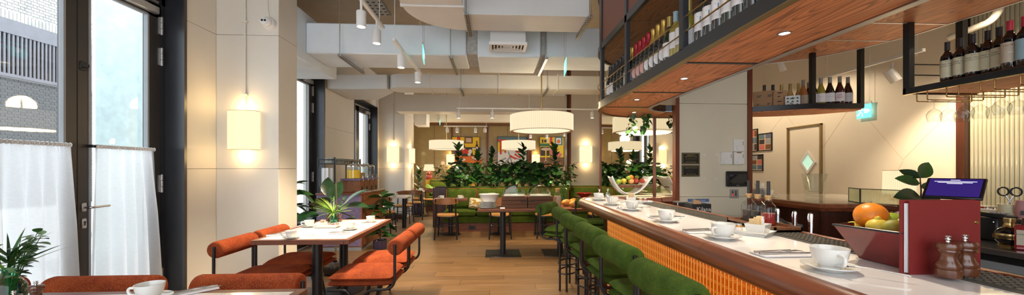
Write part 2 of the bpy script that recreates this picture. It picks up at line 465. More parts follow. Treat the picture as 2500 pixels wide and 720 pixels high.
def text(name, body, size, mat, parent, loc, rot=(PI / 2, 0, 0), align='CENTER', curve=0, depth=.0006, space=1):
    """flat lettering as a mesh; curve = cylinder radius to wrap it round (local Z up)"""
    key = (body, size, mat, align, curve, space)
    if key not in TXT:
        cu = bpy.data.curves.new('txt', 'FONT'); cu.body = body; cu.size = size; cu.align_x = align; cu.resolution_u = 1; cu.space_line = space
        o = bpy.data.objects.new('txt', cu); me = o.to_mesh().copy(); bpy.data.objects.remove(o)
        if curve:
            for v in me.vertices:
                a = v.co.x / curve; z = v.co.y
                v.co = (curve * math.sin(a), -curve * math.cos(a), z)
        else:
            for v in me.vertices: v.co.z = 0
        me.materials.clear(); me.materials.append(MATS[mat]); me.name = name; TXT[key] = me
    return mobj(name, TXT[key], parent, loc, (0, 0, 0) if curve and rot == (PI / 2, 0, 0) else rot)
# ================= THE SETTING =================
X1, X2, XD = -3.11, -2.43, -3.31       # window-wall plane, pillar face, door-leaf plane
CEIL = 3.9
floor = struct(bx('floor', 'plank_wood', -3.7, -2, -.2, 6, 17, -.004), 'oak plank floor')
def plank_floor():
    Lp, W = 1.42, .19
    base = MB().cbox(0, 0, -.003, Lp - .002, W - .002, .004, .002).mesh('plank', 'plank_wood')
    y = 3.42; r = 0; meshes = {round(Lp, 2): base}
    while y < 9.7:
        x = -3.05 + (r * .53) % Lp - Lp
        while x < 2.1:
            a, b = max(x, -2.9), min(x + Lp, 2.0)
            if b - a > .12:
                k = round(b - a, 2)
                if k not in meshes: meshes[k] = MB().cbox(0, 0, -.003, k - .002, W - .002, .004, .002).mesh('plank', 'plank_wood')
                mobj('plank', meshes[k], floor, (a, y, 0))
            x += Lp
        y += W; r += 1
    while y < 13.4:
        x = -2.4 + (r * .31) % .9
        for a, b in ((-2.4, x), (x, -.9)):
            if b - a > .1:
                k = round(b - a, 2)
                if k not in meshes: meshes[k] = MB().cbox(0, 0, -.003, k - .002, W - .002, .004, .002).mesh('plank', 'plank_wood')
                mobj('plank', meshes[k], floor, (a, y, 0))
        y += W; r += 1
plank_floor()
struct(bx('ceiling', 'ceiling', -3.7, -2, CEIL, 6, 17, CEIL + .15), 'dark beige ceiling slab')
# ---- left wall with openings
m = MB()
OPEN = [(2.32, 3.868, 3.08), (4.69, 6.93, 3.1), (8.42, 10.0, 3.0), (11.37, 12.6, 3.0), (13.0, 14.2, 3.0)]
y = -2
for a, b, h in OPEN:
    m.box(-3.48, y, 0, X1 - .012, a, CEIL); m.box(-3.48, a, h, X1 - .012, b, CEIL); y = b
m.box(-3.48, y, 0, X1 - .012, 17, CEIL)
m.box(X1 - .012, 4.312, 0, X2 - .012, 4.69, CEIL)
m.box(X1 - .012, 10.212, 0, X2 - .012, 11.37, CEIL)
wl = struct(m.build('wall_left', 'cream'), 'cream panelled window wall with projecting pillars')
ZJ = (0, 1.373, 2.88, CEIL)
def panels(axis, at, a, b, zs, g=.004, mat='cream', sgn=1, parent=None, t=.012):
    for z0, z1 in zip(zs, zs[1:]):
        if axis == 'X': bx('panel', mat, min(at, at - sgn * t), a, z0 + g / 2, max(at, at - sgn * t), b, z1 - g / 2, parent or wl, .0015)
        else: bx('panel', mat, a, min(at, at - sgn * t), z0 + g / 2, b, max(at, at - sgn * t), z1 - g / 2, parent or wl, .0015)
panels('X', X1, 3.875, 4.30, ZJ); panels('Y', 4.30, X1, X2, ZJ, sgn=-1); panels('X', X2, 4.312, 4.69, ZJ)
panels('X', X1, 6.94, 8.41, (0, 2.15, 3.0, CEIL)); panels('X', X1, 10.01, 10.2, ZJ)
panels('Y', 10.20, X1, X2, ZJ, sgn=-1); panels('X', X2, 10.212, 11.37, ZJ)
panels('X', X1, 12.62, 12.98, ZJ); panels('X', X1, -2, 2.3, ZJ)
struct(bx('baseboard_left', 'wood_dark_z', X1 + .001, 10.185, 0, X2 + .015, 10.199, .13), 'dark skirting on the far pillar')
# ---- glazed double doors / windows
def glazed(n, y0, y1, head, seam, label, hinges=True, detail=False):
    d = sempty('door_%d' % n, label); x = XD
    fr = MB(); t = .05
    fr.box(x - .05, y0, 0, x + .03, y0 + t, head); fr.box(x - .05, y1 - t, 0, x + .03, y1, head); fr.box(x - .05, y0, head - .09, x + .03, y1, head)
    fr.build('door_frame', 'grey_frame', d)
    m = MB(); m.box(x + .03, y1 - .012, 0, X1 + .012, y1 + .008, head + .01); m.box(x + .03, y0 - .008, 0, X1 + .012, y0 + .012, head + .01)
    m.box(x + .03, y0, head - .012, X1 + .012, y1, head + .008); m.build('reveal_lining', 'grey_frame', d)
    bx('edge_trim', 'bronze_frame', X1 + .002, y1 - .02, 0, X1 + .02, y1 + .012, head + .01, d)
    for k, (a, b) in enumerate(((y0 + t, seam), (seam, y1 - t))):
        sa, sb = (.14, .085) if k == 0 else (.085, .13)
        a += .004; b -= .004; top = head - .1
        lf = MB()
        lf.box(x - .03, a, .01, x + .02, a + sa, top); lf.box(x - .03, b - sb, .01, x + .02, b, top)
        lf.box(x - .03, a, top - .13, x + .02, b, top); lf.box(x - .03, a, .01, x + .02, b, .16)
        leaf = lf.build('door_leaf', 'bronze_frame', d)
        g = MB()
        for q in (a + sa, b - sb): g.box(x - .012, q - .008, .16, x + .024, q + .008, top - .13)
        g.box(x - .012, a + sa, top - .138, x + .024, b - sb, top - .122)
        g.build('glazing_bead', 'p_grey', leaf)
        bx('pane', 'pane', x - .008, a + sa, .16, x - .002, b - sb, top - .13, leaf)
    if hinges:
        for z in (2.78, 2.475, 1.225, .3):
            hm = MB()
            for q in (-.085, -.025, .035): hm.lathe([(0, q), (.011, q), (.011, q + .056), (0, q + .056)], 10, (x + .034, y1 - t - .004, z))
            hm.box(x + .02, y1 - t - .03, z - .08, x + .028, y1 - t + .018, z + .085)
            hm.build('hinge', 'alu', d)
    c = MB(); c.cbox(x + .02, y1 - .42, head - .21, x + .075, y1 - .12, head - .14, .006); c.build('door_closer', 'alu', d)
    c = MB(); c.cbox(x + .02, y0 + .1, head - .1, x + .05, y1 - .1, head - .075, .004); c.build('closer_track', 'alu', d)
    return d
d1 = glazed(1, 2.32, 3.868, 3.08, 3.085, 'dark framed glazed double door beside the near tables')
glazed(2, 4.69, 6.93, 3.1, 5.45, 'dark framed glazed door behind the rubber plants')
glazed(3, 8.42, 10.0, 3.0, 9.1, 'dark framed glazed double door beyond the drinks cabinet')
glazed(4, 11.37, 12.6, 3.0, 12.0, 'dark framed glazed door past the far pillar', hinges=False)
glazed(5, 13.0, 14.2, 3.0, 13.6, 'farthest dark framed glazed door', hinges=False)
# lever handle, lock plate and hook of the near door (meeting stile of the right leaf)
hy = 3.13
m = MB(); m.cbox(XD + .02, hy - .017, 1.03, XD + .03, hy + .017, 1.10, .006); pl = m.build('handle_plate', 'alu', d1)
m = MB(); m.tube(bend([(XD + .03, hy, 1.062), (XD + .085, hy, 1.062), (XD + .085, hy + .135, 1.066)], .02), .0095, 10); m.build('lever_handle', 'steel', pl)
m = MB(); m.cbox(XD + .02, hy - .017, .895, XD + .03, hy + .017, .975, .006); pl = m.build('lock_plate', 'alu', d1)
m = MB(); m.lathe([(0, 0), (.008, 0), (.008, .003), (0, .003)], 10, M=Matrix.Translation((XD + .03, hy, .945)) @ Matrix.Rotation(PI / 2, 4, 'Y')); m.box(XD + .03, hy - .003, .918, XD + .033, hy + .003, .945); m.build('keyhole', 'black', pl)
hz = px(190, 158, XD + .02).z
m = MB(); m.cbox(XD + .02, hy - .03, hz - .035, XD + .028, hy + .02, hz + .035, .003); m.tube(bend([(XD + .028, hy, hz - .012), (XD + .06, hy, hz - .012), (XD + .06, hy, hz + .012)], .01), .004, 8); m.build('coat_hook', 'black', d1)
# ---- curtains
def curtain(y0, y1, b0, b1, label, ph):
    ct = thing('cafe_curtain', label, 'curtain', (XD + .06, 0, 0), 0, 'sheer half curtains on the near door')
    zt = 1.545; n, mz = 90, 26; V = []; fs = []
    for j in range(mz + 1):
        t = j / mz; z = zt - t * (zt - .06); e = t ** .75
        for i in range(n + 1):
            q = i / n; yy = (y0 + (y1 - y0) * q) * (1 - e) + (b0 + (b1 - b0) * q) * e
            a = .007 + .028 * min(1, t * 2.5)
            xx = a * math.sin(q * 34 + ph + .8 * math.sin(q * 9 + t * 1.2)) + .010 * t * math.sin(q * 11 + ph * 2 + t)
            if t < .03: xx += .004 * math.sin(q * 190)
            V.append((xx, yy, z))
    for j in range(mz):
        for i in range(n): a = j * (n + 1) + i; fs.append((a, a + 1, a + n + 2, a + n + 1))
    MB().add(V, fs).build('cloth', 'sheer', ct)
    V = []; fs = []; n2 = 120                                   # ruched rod pocket
    for i in range(n2 + 1):
        q = i / n2; rr = .013 + .0035 * math.sin(i * 2.1) + .002 * math.sin(i * 5.3)
        for k in range(8): V.append((rr * math.cos(k * PI / 4), y0 + (y1 - y0) * q, zt + .012 + rr * 1.1 * math.sin(k * PI / 4)))
    for i in range(n2):
        for k in range(8): fs.append((i * 8 + k, i * 8 + (k + 1) % 8, (i + 1) * 8 + (k + 1) % 8, (i + 1) * 8 + k))
    MB().add(V, fs).build('ruched_heading', 'china_grey', ct)
    m = MB(); m.tube([(0, y0 - .02, zt + .012), (0, y1 + .02, zt + .012)], .006, 8)
    for yy in (y0 - .018, y1 + .018): m.box(-.045, yy - .006, zt, .006, yy + .006, zt + .024)
    m.build('rod', 'black', ct)
curtain(2.46, 3.0, 2.44, 3.06, 'white sheer half curtain on the left leaf behind the small vase of leaves', 0)
curtain(3.175, 3.70, 3.16, 3.82, 'white sheer half curtain on the right leaf beside the lever handle', 2.2)
# ---- the street outside
XB = -12.0
st = struct(bx('wall_street', 'mortar', XB - .4, 6, -.5, XB - .012, 22, 9), 'brick building across the street')
struct(bx('ground_street', 'pavement', -30, -2, -.6, -3.71, 30, -.21), 'grey pavement outside')
zb0, zb1 = px(60, 190, XB).z, px(60, 62, XB).z      # louvred band on the facade
stuff = {'brick_light': MB(), 'brick_dark': MB()}
bl = {(k, L): MB().cbox(-.012, 0, 0, .006, L, .063, .003).mesh('brick', k) for k in stuff for L in (.16, .072)}
cnt = 0; row = 0; z = .4
while z < 7.5:
    mat = 'brick_dark' if z < zb0 else 'brick_light'
    if not (zb0 - .06 < z + .03 < zb1 + .26):
        off = (row % 2) * .128
        yy = 8.4 + off; hd_ = 0
        while yy < 13.2:
            L = (.16, .072)[hd_ % 2]; hd_ += 1
            seen = 9.45 < yy < 10.85 or 11.5 < yy < 11.95
            if seen and 2.1 < z < 6.2 and cnt < 300: mobj('brick', bl[mat, L], st, (XB, yy, z)); cnt += 1
            else: stuff[mat].box(XB - .012, yy, z, XB + .006, yy + L, z + .063)
            yy += L + .012
    z += .075; row += 1
for k, s_ in stuff.items(): tag(s_.build('bricks_beyond', k, st), kind='stuff')
m = MB(); yy = 8.4
while yy < 13.2: m.box(XB - .012, yy, zb1 + .04, XB + .012, yy + .063, zb1 + .26); yy += .075
tag(m.build('soldier_course', 'brick_light', st), kind='stuff')
bx('louvre_panel', 'p_grey', XB - .03, 8.4, zb0, XB - .012, 13.2, zb1, st)
bx('lintel', 'louvre', XB - .02, 8.4, zb1 - .32, XB + .03, 13.2, zb1 + .03, st); bx('sill', 'louvre', XB - .02, 8.4, zb0 - .05, XB + .05, 13.2, zb0 + .03, st)
sl = MB().box(-.02, 0, 0, .02, .035, zb1 - zb0 - .34).mesh('slat', 'louvre'); yy = 9.3
while yy < 12.2: mobj('slat', sl, st, (XB, yy, zb0 + .02)); yy += .085
pr = struct(bx('wall_neighbour', 'render_blue', -5.11, 4.96, -.3, -5.07, 5.62, 7), 'pale blue rendered pier outside the near door')
bx('edge_strip', 'white_wall', -5.07, 5.63, -.3, -5.03, 5.80, 7, pr)
struct(bx('wall_court', 'white_wall', -7.6, 7.95, -.5, -7.3, 26, 6.5), 'pale wall outside the far windows')
# ---- right side: side wall, column block with mirror, back walls
XR = 5.1
wr = struct(bx('wall_right', 'cream2', XR, -2, 0, XR + .2, 9.5, CEIL), 'cream right-hand wall with thin diagonal joints')
def groove(y0, z0, y1, z1):
    d = Vector((0, y1 - y0, z1 - z0)); L = d.length; a = math.atan2(d.z, d.y)
    m = MB(); m.box(-.0015, 0, -.0022, .001, L, .0022); m.build('joint', 'p_tan', wr, (XR, y0, z0), (a, 0, 0))
for a, b in (((2120, 292), (2205, 390)), ((2205, 390), (2340, 250)), ((2070, 270), (1935, 470)), ((1922, 285), (1992, 370)), ((1910, 285), (1840, 375)), ((2005, 395), (1945, 480)), ((2345, 425), (2300, 470)), ((2165, 465), (2205, 392))):
    p, q = px(*a, XR), px(*b, XR); groove(p.y, p.z, q.y, q.z)
kd = sempty('door_6', 'cream flush door in a brass frame with a diamond window')
pa, pb = px(2008, 302, XR), px(1925, 312, XR); dz = (pa.z + pb.z) / 2
bx('door_leaf', 'cream2', XR - .012, pa.y + .05, .02, XR - .002, pb.y - .05, dz - .05, kd, .002)
m = MB(); m.box(XR - .03, pa.y - .005, 0, XR, pa.y + .015, dz); m.box(XR - .03, pb.y - .02, 0, XR, pb.y + .005, dz); m.box(XR - .03, pa.y - .005, dz - .018, XR, pb.y + .005, dz + .005); m.build('door_frame', 'brass_dull', kd)
c = [px(*p, XR - .014) for p in ((1973, 367), (1954, 396), (1973, 425), (1993, 396))]; cc = sum(c, Vector()) / 4
def ring4(sa, sb, x0, x1):
    V = []; 
    for s_, x in ((sa, x0), (sb, x0), (sb, x1), (sa, x1)):
        for p in c: q = cc + (p - cc) * s_; V.append((x, q.y, q.z))
    fs = []
    for k in range(4):
        for i in range(4): j = (i + 1) % 4; kk = (k + 1) % 4; fs.append((k * 4 + i, k * 4 + j, kk * 4 + j, kk * 4 + i))
    return MB().add(V, fs)
ring4(.72, 1.0, XR - .03, XR - .012).build('diamond_frame', 'p_white', kd)
t = NT('diamond_pane'); t.b.inputs['Base Color'].default_value = (.45, .75, .6, 1); t.b.inputs['Emission Color'].default_value = (.5, .85, .7, 1); t.b.inputs['Emission Strength'].default_value = .45; t.link(t.ramp(t.noise(t.coord(), 4), [(.3, (.4, .7, .55)), (.7, (.55, .8, .68))]), t.b.inputs['Base Color'])
V = [(XR - .0135, (cc + (p - cc) * .74).y, (cc + (p - cc) * .74).z) for p in c] + [(XR - .0125, (cc + (p - cc) * .74).y, (cc + (p - cc) * .74).z) for p in c]
MB().add(V, [(0, 1, 2, 3), (7, 6, 5, 4)] + [(i, (i + 1) % 4, 4 + (i + 1) % 4, 4 + i) for i in range(4)]).build('pane', 'diamond_pane', kd)
# fluted glass partition with its wood post
py0 = px(2362, 400, XR - .02).y
fp = sempty('window_1', 'fluted glass panel in a dark red wood frame behind the back counter')
bx('post', 'wood_dark_z', XR - .07, py0 - .01, .0, XR - .001, px(2344, 400, XR - .02).y, CEIL, fp)
yy = py0 - .012; k = 0
ft = NT('fluted'); ft.b.inputs['Roughness'].default_value = .22; ft.b.inputs['Coat Weight'].default_value = .6; ft.link(ft.ramp(ft.noise(ft.coord((1, 8, .6)), 2), [(.3, (.30, .29, .21)), (.7, (.48, .45, .33))]), ft.b.inputs['Base Color'])
fm = MB().lathe([(.017, 0), (.017, CEIL)], 8, a0=PI / 2, a1=3 * PI / 2).mesh('flute', 'fluted')
while yy > 1.6: mobj('flute', fm, fp, (XR - .002, yy - .017, 0)); yy -= .034; k += 1
# column block
CB = struct(MB().prism([(1.864, 3.665), (2.62, 3.665), (2.62, 5.93), (1.748, 5.93)], 0, CEIL).build('wall_column', 'beige_panel'), 'cream column beside the bar')
panels('Y', 3.65, 1.876, 2.594, (0, 1.088, 2.036, CEIL), sgn=-1, parent=CB, mat='beige_panel')
struct(bx('trim_1', 'wood_red_z', 1.835, 3.635, 0, 1.876, 3.70, CEIL), 'red wood corner post left of the column')
struct(bx('trim_2', 'wood_red_z', 2.594, 3.635, 0, 2.64, 3.70, CEIL), 'red wood corner post right of the column')
mr = sempty('window_2', 'tall mirror panels on the side of the column')
MA, MLn = math.atan2(1.732 - 1.850, 5.90 - 3.70), 2.20          # mirror line turned slightly to the room
mr.location = (1.850, 3.70, 0); mr.rotation_euler = (0, 0, -MA)
for a, b in ((0, .40), (.425, MLn - .01)): bx('mirror_pane', 'mirror_warm', .002, a, .02, .010, b, 3.2, mr)
for a in (.4125, MLn + .002): bx('mirror_trim', 'wood_red_z', -.012, a - .0125, 0, .012, a + .0125, 3.2, mr)
# back walls
struct(bx('wall_daylight_block', 'cream', 2.3, -2.0, 0, 5.3, -1.9, CEIL), 'unseen cream wall added behind the camera to block daylight')  # out of view, added to cut cool daylight from behind the camera
wb = struct(bx('wall_back', 'cream', 1.96, 9.3, 0, 5.1, 9.5, CEIL), 'cream wall behind the right end of the green sofa')
struct(bx('trim_3', 'wood_dark_z', 1.86, 9.27, 0, 1.91, 9.5, CEIL), 'dark post beside the planter'); struct(bx('trim_4', 'wood_red_z', 1.91, 9.27, 0, 1.962, 9.5, CEIL), 'red wood post beside the planter')
struct(bx('trim_5', 'wood_red_z', 2.70, 9.28, 0, 2.74, 9.3, CEIL), 'red wood strip right of the wall lamp')
wf = struct(bx('wall_far', 'p_tan', -3.6, 14.5, 0, 5.1, 14.7, CEIL), 'tan far wall with three paintings')
wf.data.materials[0] = plain('far_wall', (.34, .24, .09), .35, vary=.1, coat=.3)
for i, u in enumerate((1103, 1190, 1291, 1296)):
    p = py(u, 400, 14.45); bx('trim_strip', 'wood_red_z', p.x - .035, 14.44, 0, p.x + .035, 14.5, 3.3, wf)
for u in (1060, 1125, 1165, 1240, 1325):
    p = py(u, 400, 14.45); bx('panel_joint', 'p_brown', p.x - .006, 14.49, 0, p.x + .006, 14.5, 3.3, wf)
struct(bx('trim_6', 'p_brown', -3.1, 14.3, 3.05, 5, 14.5, 3.2), 'dark beam above the far wall')
struct(bx('trim_7', 'cream', -2.42, 9.3, 2.80, 1.96, 9.75, 3.22), 'cream bulkhead above the planter')
struct(bx('trim_8', 'cream', -3.1, 12.4, 2.95, 5, 12.7, 3.4), 'cream bulkhead above the far tables')
# ================= CEILING SERVICES =================
def duct(label, name='air_duct'): return thing(name, label, 'air duct', group='ceiling ducts')
def flange(x, y0, z0, y1, z1, t=.02, e=.018): return MB().box(x - t / 2, y0 - e, z0 - e, x + t / 2, y1 + e, z1 + e)
dA = duct('large white wrapped duct crossing the room behind the ceiling diffuser')
bx('duct_section', 'duct_wrap', -2.43, 4.9, 2.87, -.36, 5.57, 3.27, dA, .015)
bx('flexible_joint', 'duct_cloth', -.36, 4.93, 2.9, -.21, 5.54, 3.24, dA, .01)
bx('duct_section', 'duct_wrap', -.21, 4.84, 2.84, .62, 5.66, 3.27, dA, .012)
bx('flexible_joint', 'duct_cloth', .62, 4.92, 2.9, .70, 5.54, 3.24, dA, .01)
bx('duct_section', 'duct_wrap', .70, 4.9, 2.87, 1.74, 5.57, 3.27, dA, .012)
dS = duct('white boxed duct along the window wall above the door')
bx('duct_section', 'duct_wrap', X1 + .01, 4.70, 2.76, X2 - .002, 5.86, 3.40, dS, .012)
dB = duct('cream duct with a curved elbow nearest the camera')
cxx, cyy = -.31, 3.75
out = arc(cxx, cyy, .60, PI, PI / 2, 12)
poly = [(-.91, 1.2)] + out + [(1.02, 4.35), (1.02, 3.90)] + [(-.31 + .0, 3.90), (-.31, 1.2)]
MB().prism(poly, 3.0, 3.5).build('duct_elbow', 'duct', dB)
m = MB(); m.prism([(x * 1.0, y) for x, y in [(-.925, 3.70), (-.90, 3.70), (-.295, 3.70), (-.295, 3.725), (-.925, 3.725)]], 2.985, 3.515); m.box(-.32, 3.88, 2.985, -.29, 4.37, 3.515); m.build('flange', 'duct', dB)
dC = duct('narrow cream duct with a rounded end crossing farther back')
poly = arc(-1.72, 7.12, .24, PI / 2, 3 * PI / 2, 12) + [(3.4, 6.88), (3.4, 7.36)]
MB().prism(poly, 2.87, 3.12).build('duct_run', 'duct', dC)
for x in (-1.2, .1, 1.2): flange(x, 6.88, 2.87, 7.36, 3.12).build('flange', 'duct', dC)
m = MB(); m.prism([(-1.98, 6.95), (-1.95, 7.3), (-2.5, 8.1), (-3.08, 8.1), (-3.08, 7.0), (-2.6, 7.02)], 2.86, 3.12); m.build('angled_branch', 'duct', dC)
dD = duct('white duct box by the far windows'); bx('duct_section', 'white_paint', -2.42, 11.4, 2.7, -2.05, 11.95, 3.1, dD, .01)
# diffuser box
df = thing('air_diffuser', 'white square ceiling diffuser hanging in front of the wrapped duct', 'air vent', (.175, 4.57, 2.87))
bx('plenum_box', 'duct', -.215, -.12, .03, .215, .273, .20, df, .005)
m = MB()
def sqring(m, a, w, z0, z1):
    m.box(-a, -a, z0, a, -a + w, z1); m.box(-a, a - w, z0, a, a, z1); m.box(-a, -a + w, z0, -a + w, a - w, z1); m.box(a - w, -a + w, z0, a, a - w, z1)
M = Matrix.Diagonal((1, .62, 1, 1))
mm = MB(); sqring(mm, .23, .035, -.004, .03); m.add(mm.v, mm.f, M); m.build('frame', 'white_paint', df)
for a in (.175, .135, .095, .055):
    mm = MB(); sqring(mm, a, .016, .004, .026); MB().add(mm.v, mm.f, M).build('louvre_ring', 'white_paint', df)
MB().add(MB().box(-.2, -.2, .024, .2, .2, .03).v, MB().box(0, 0, 0, 1, 1, 1).f, M).build('dark_throat', 'black_matt', df)
# strut channels on threaded rods
def strut(x, y0, y1, z, label):
    s = thing('strut_channel', label, 'bracket', (x, y0, z), 0, 'duct hanger channels')
    L = y1 - y0; m = MB(); m.box(-.02, 0, 0, -.016, L, .04); m.box(.016, 0, 0, .02, L, .04); m.box(-.02, 0, 0, .02, L, .004); m.build('channel', 'alu', s)
    m = MB(); q = .03
    while q < L - .03: m.box(-.007, q, -.001, .007, q + .025, .0005); m.box(-.0205, q, .014, -.0195, q + .025, .026); m.box(.0195, q, .014, .0205, q + .025, .026); q += .05
    tag(m.build('slots', 'black_matt', s), kind='stuff')
    for q in (.02, L - .02): m = MB(); m.tube([(0, q, 0), (0, q, CEIL - z)], .005, 6); m.build('rod', 'steel', s)
for u, v, lb in ((815, 128, 'nearest the window wall'), (1095, 130, 'left of the diffuser'), (1338, 138, 'right of the diffuser')):
    p = pz(u, v, 2.80); strut(p.x, 4.78, 5.66, 2.80, 'perforated steel channel under the wrapped duct, ' + lb)
for x, lb in ((-.6, 'left of the pendant rod'), (1.0, 'right of the pendant rod')): strut(x, 6.8, 7.44, 2.825, 'steel channel under the narrow cream duct, ' + lb)
strut(-.28, 3.8, 4.45, 2.955, 'steel channel under the elbow duct'); strut(1.02, 3.8, 4.45, 2.955, 'steel channel under the elbow duct near the bottle shelf')
ct = thing('cable_tray', 'perforated metal cable tray on the ceiling above the nearest track light', 'cable tray', (-1.62, 1.5, 3.62))
bx('tray_base', 'alu', -.12, 0, 0, .12, 4, .004, ct); bx('tray_side', 'alu', -.12, 0, 0, -.116, 4, .05, ct); bx('tray_side', 'alu', .116, 0, 0, .12, 4, .05, ct)
m = MB()
for i in range(40):
    for x in (-.08, 0, .08): m.box(x - .02, .05 + i * .1, -.001, x + .02, .08 + i * .1, .0)
tag(m.build('slots', 'black_matt', ct), kind='stuff')
# track lights
SPOT_DIR = {}
def spot(loc, label, energy, tilt=(0, 0), size=.045, length=.15, ang=95, zt=None, group='white cylinder spotlights', col=(1, .80, .56)):
    s = thing('spotlight', label, 'spotlight', loc, 0, group)
    R = Matrix.Rotation(tilt[0], 4, 'X') @ Matrix.Rotation(tilt[1], 4, 'Y')
    k = size
    MB().lathe([(0, length / 2), (k * .95, length / 2), (k, length / 2 - .004), (k, -length / 2), (k * .86, -length / 2), (k * .8, -length / 2 + .02), (0, -length / 2 + .022)], 20, M=R).build('housing', 'white_paint', s)
    MB().lathe([(0, -length / 2 + .016), (k * .78, -length / 2 + .014)], 20, M=R).build('bulb', 'bulb_warm', s)
    if zt: MB().tube([(0, 0, length / 2 - .01), (0, 0, zt - loc[2])], .012, 8).build('stem', 'white_paint', s)
    d = R @ Vector((0, 0, -length / 2 - .01))
    lo = lamp('SPOT', 'spot_beam', d, energy, col, .035, (tilt[0], tilt[1], 0), math.radians(ang), .5, s)
    return s
def track(label, p0, p1, rods):
    t = thing('lighting_track', label, 'light track', (0, 0, 0), 0)
    P0, P1 = Vector(p0), Vector(p1); d = (P1 - P0); L = d.length
    a = math.atan2(d.y, d.x)
    MB().cbox(0, -.018, -.016, L, .018, .016, .003).build('rail', 'white_paint', t, p0, (0, 0, a))
    for r in rods:
        q = P0 + d * r; MB().tube([q, (q.x, q.y, CEIL)], .004, 6).build('suspension_rod', 'white_paint', t)
XT = -1.27
track('white lighting track nearest the camera above the near tables', (XT, 2.3, 3.0), (XT, 4.32, 3.0), (.2, .93))
XT2 = -1.10
track('white lighting track running on under the wrapped duct', (XT2, 4.12, 2.8), (XT2, 5.62, 2.8), (.03, .98))
for y, z, lb, e in ((3.61, 2.81, 'on the near track closest to the camera', 140), (4.08, 2.81, 'on the near track, at its far end', 125), (4.45, 2.65, 'on the second track in front of the wrapped duct', 110), (5.42, 2.70, 'at the far end of the second track', 110)):
    spot((XT if y < 4.2 else XT2, y, z), 'white cylinder spotlight ' + lb, e, zt=2.99 if y < 4.2 else 2.79)
yT = 7.9; zT = py(1200, 265, yT).z
track('white track running across in front of the bulkhead', (py(1115, 265, yT).x, yT, zT), (py(1465, 265, yT).x, yT, zT), (.02, .5, .98))
for u, lb in ((1120, 'at the left end of the cross track'), (1202, 'beside the bulkhead grille on the cross track'), (1446, 'on the cross track right of the large pendant')):
    p = py(u, 281, yT); spot((p.x, yT, p.z), 'white cylinder spotlight ' + lb, 70, length=.13, size=.04, zt=zT)
yF = 11.3; zF = py(1140, 308, yF).z
track('white track over the far dining area', (py(1083, 308, yF).x, yF, zF), (py(1190, 308, yF).x, yF, zF), (.03, .97))
for u, lb in ((1092, 'first from the left'), (1116, 'second from the left'), (1161, 'third from the left'), (1184, 'last')):
    p = py(u, 318, yF); spot((p.x, yF, p.z), 'small white spotlight on the far track, ' + lb, 40, length=.12, size=.045, tilt=(.35 if u in (1092, 1184) else 0, 0), zt=zF, group='spotlights of the far dining area')
for u, v, lb in ((1378, 328, 'shining just below the large pendant'), (1295, 333, 'left of the painting with the draped chair'), (1335, 333, 'over the painting with the draped chair')):
    p = py(u, v, 13.2); spot((p.x, 13.2, p.z), 'small white spotlight ' + lb, 14, length=.12, size=.05, zt=3.9, group='spotlights of the far dining area')
# right-hand track behind the bar
p0, p1 = px(2000, 192, 4.3), px(2256, 133, 4.3)
track('white lighting track along the right-hand wall', p0, p1, (.1, .95))
p = px(2178, 185, 4.28); spot((p.x, p.y, p.z), 'tilted white spotlight above the exit sign behind the bar', 80, ang=130, tilt=(-.25, -.45), zt=px(2185, 152, 4.28).z, size=.05, length=.14)
p = pz(2440, 130, 2.62); spot((4.45, 1.8, 3.1), 'added out-of-view spotlight above the hanging wine glasses', 30, zt=3.9, ang=150)  # extra spot outside the view, added to light the worktop side
for y, lb in ((3.0, 'above the fluted screen'), (5.3, 'above the diamond-window door'), (6.6, 'above the framed photos')): spot((4.3, y, 2.9), 'added hidden spotlight brightening the right-hand wall ' + lb, 34, zt=3.9, ang=140, tilt=(0, -.35))  # hidden spots added so the right-hand wall is lit brighter and more evenly
# pendants
def pendant(loc, label, r=.53, h=.275):
    P = thing('drum_pendant', label, 'pendant lamp', loc, 0, 'pleated drum pendants')
    n = 220; V = []; fs = []
    for i in range(n):
        rr = r + (.0035 if i % 2 else -.0035); a = 2 * PI * i / n
        V += [(rr * math.cos(a), rr * math.sin(a), 0), (rr * math.cos(a), rr * math.sin(a), h)]
    for i in range(n): j = (i + 1) % n; fs.append((2 * i, 2 * j, 2 * j + 1, 2 * i + 1))
    MB().add(V, fs).build('pleated_shade', 'shade_pendant', P)
    MB().lathe([(0, .012), (r * .91, .012)], 48).build('diffuser', 'diffuser', P)
    MB().lathe([(r * .91, .004), (r * 1.004, -.002), (r * 1.004, .010), (r * .91, .016)], 64).build('bottom_rim', 'p_tan', P)
    MB().lathe([(r * .97, h - .004), (r * 1.004, h - .002), (r * 1.004, h + .006), (r * .97, h + .004)], 64).build('top_rim', 'p_tan', P)
    MB().tube([(0, 0, .02), (0, 0, CEIL - loc[2])], .011, 10).build('rod', 'brass', P)
    m = MB()
    for k in range(3): a = k * 2 * PI / 3 + .3; m.tube([(0, 0, h - .03), (r * .97 * math.cos(a), r * .97 * math.sin(a), h - .01)], .004, 6)
    m.build('spider', 'brass', P)
    lamp('AREA', 'pendant_light', (0, 0, -.01), 32, (1, .76, .45), r * 1.6, None, parent=P).data.shape = 'DISK'
    lamp('POINT', 'pendant_uplight', (0, 0, h + .1), 16, (1, .76, .45), .15, parent=P)
pendant((.81, 6.2, 2.0), 'large pleated cream drum pendant on a brass rod above the serving table')
q = py(1090, 340, 11.6); pendant((q.x, 11.6, 1.965), 'pleated cream drum pendant at left above the far tables')
q = py(1266, 340, 11.6); pendant((q.x, 11.6, 1.965), 'pleated cream drum pendant in front of the painting with red shoes')
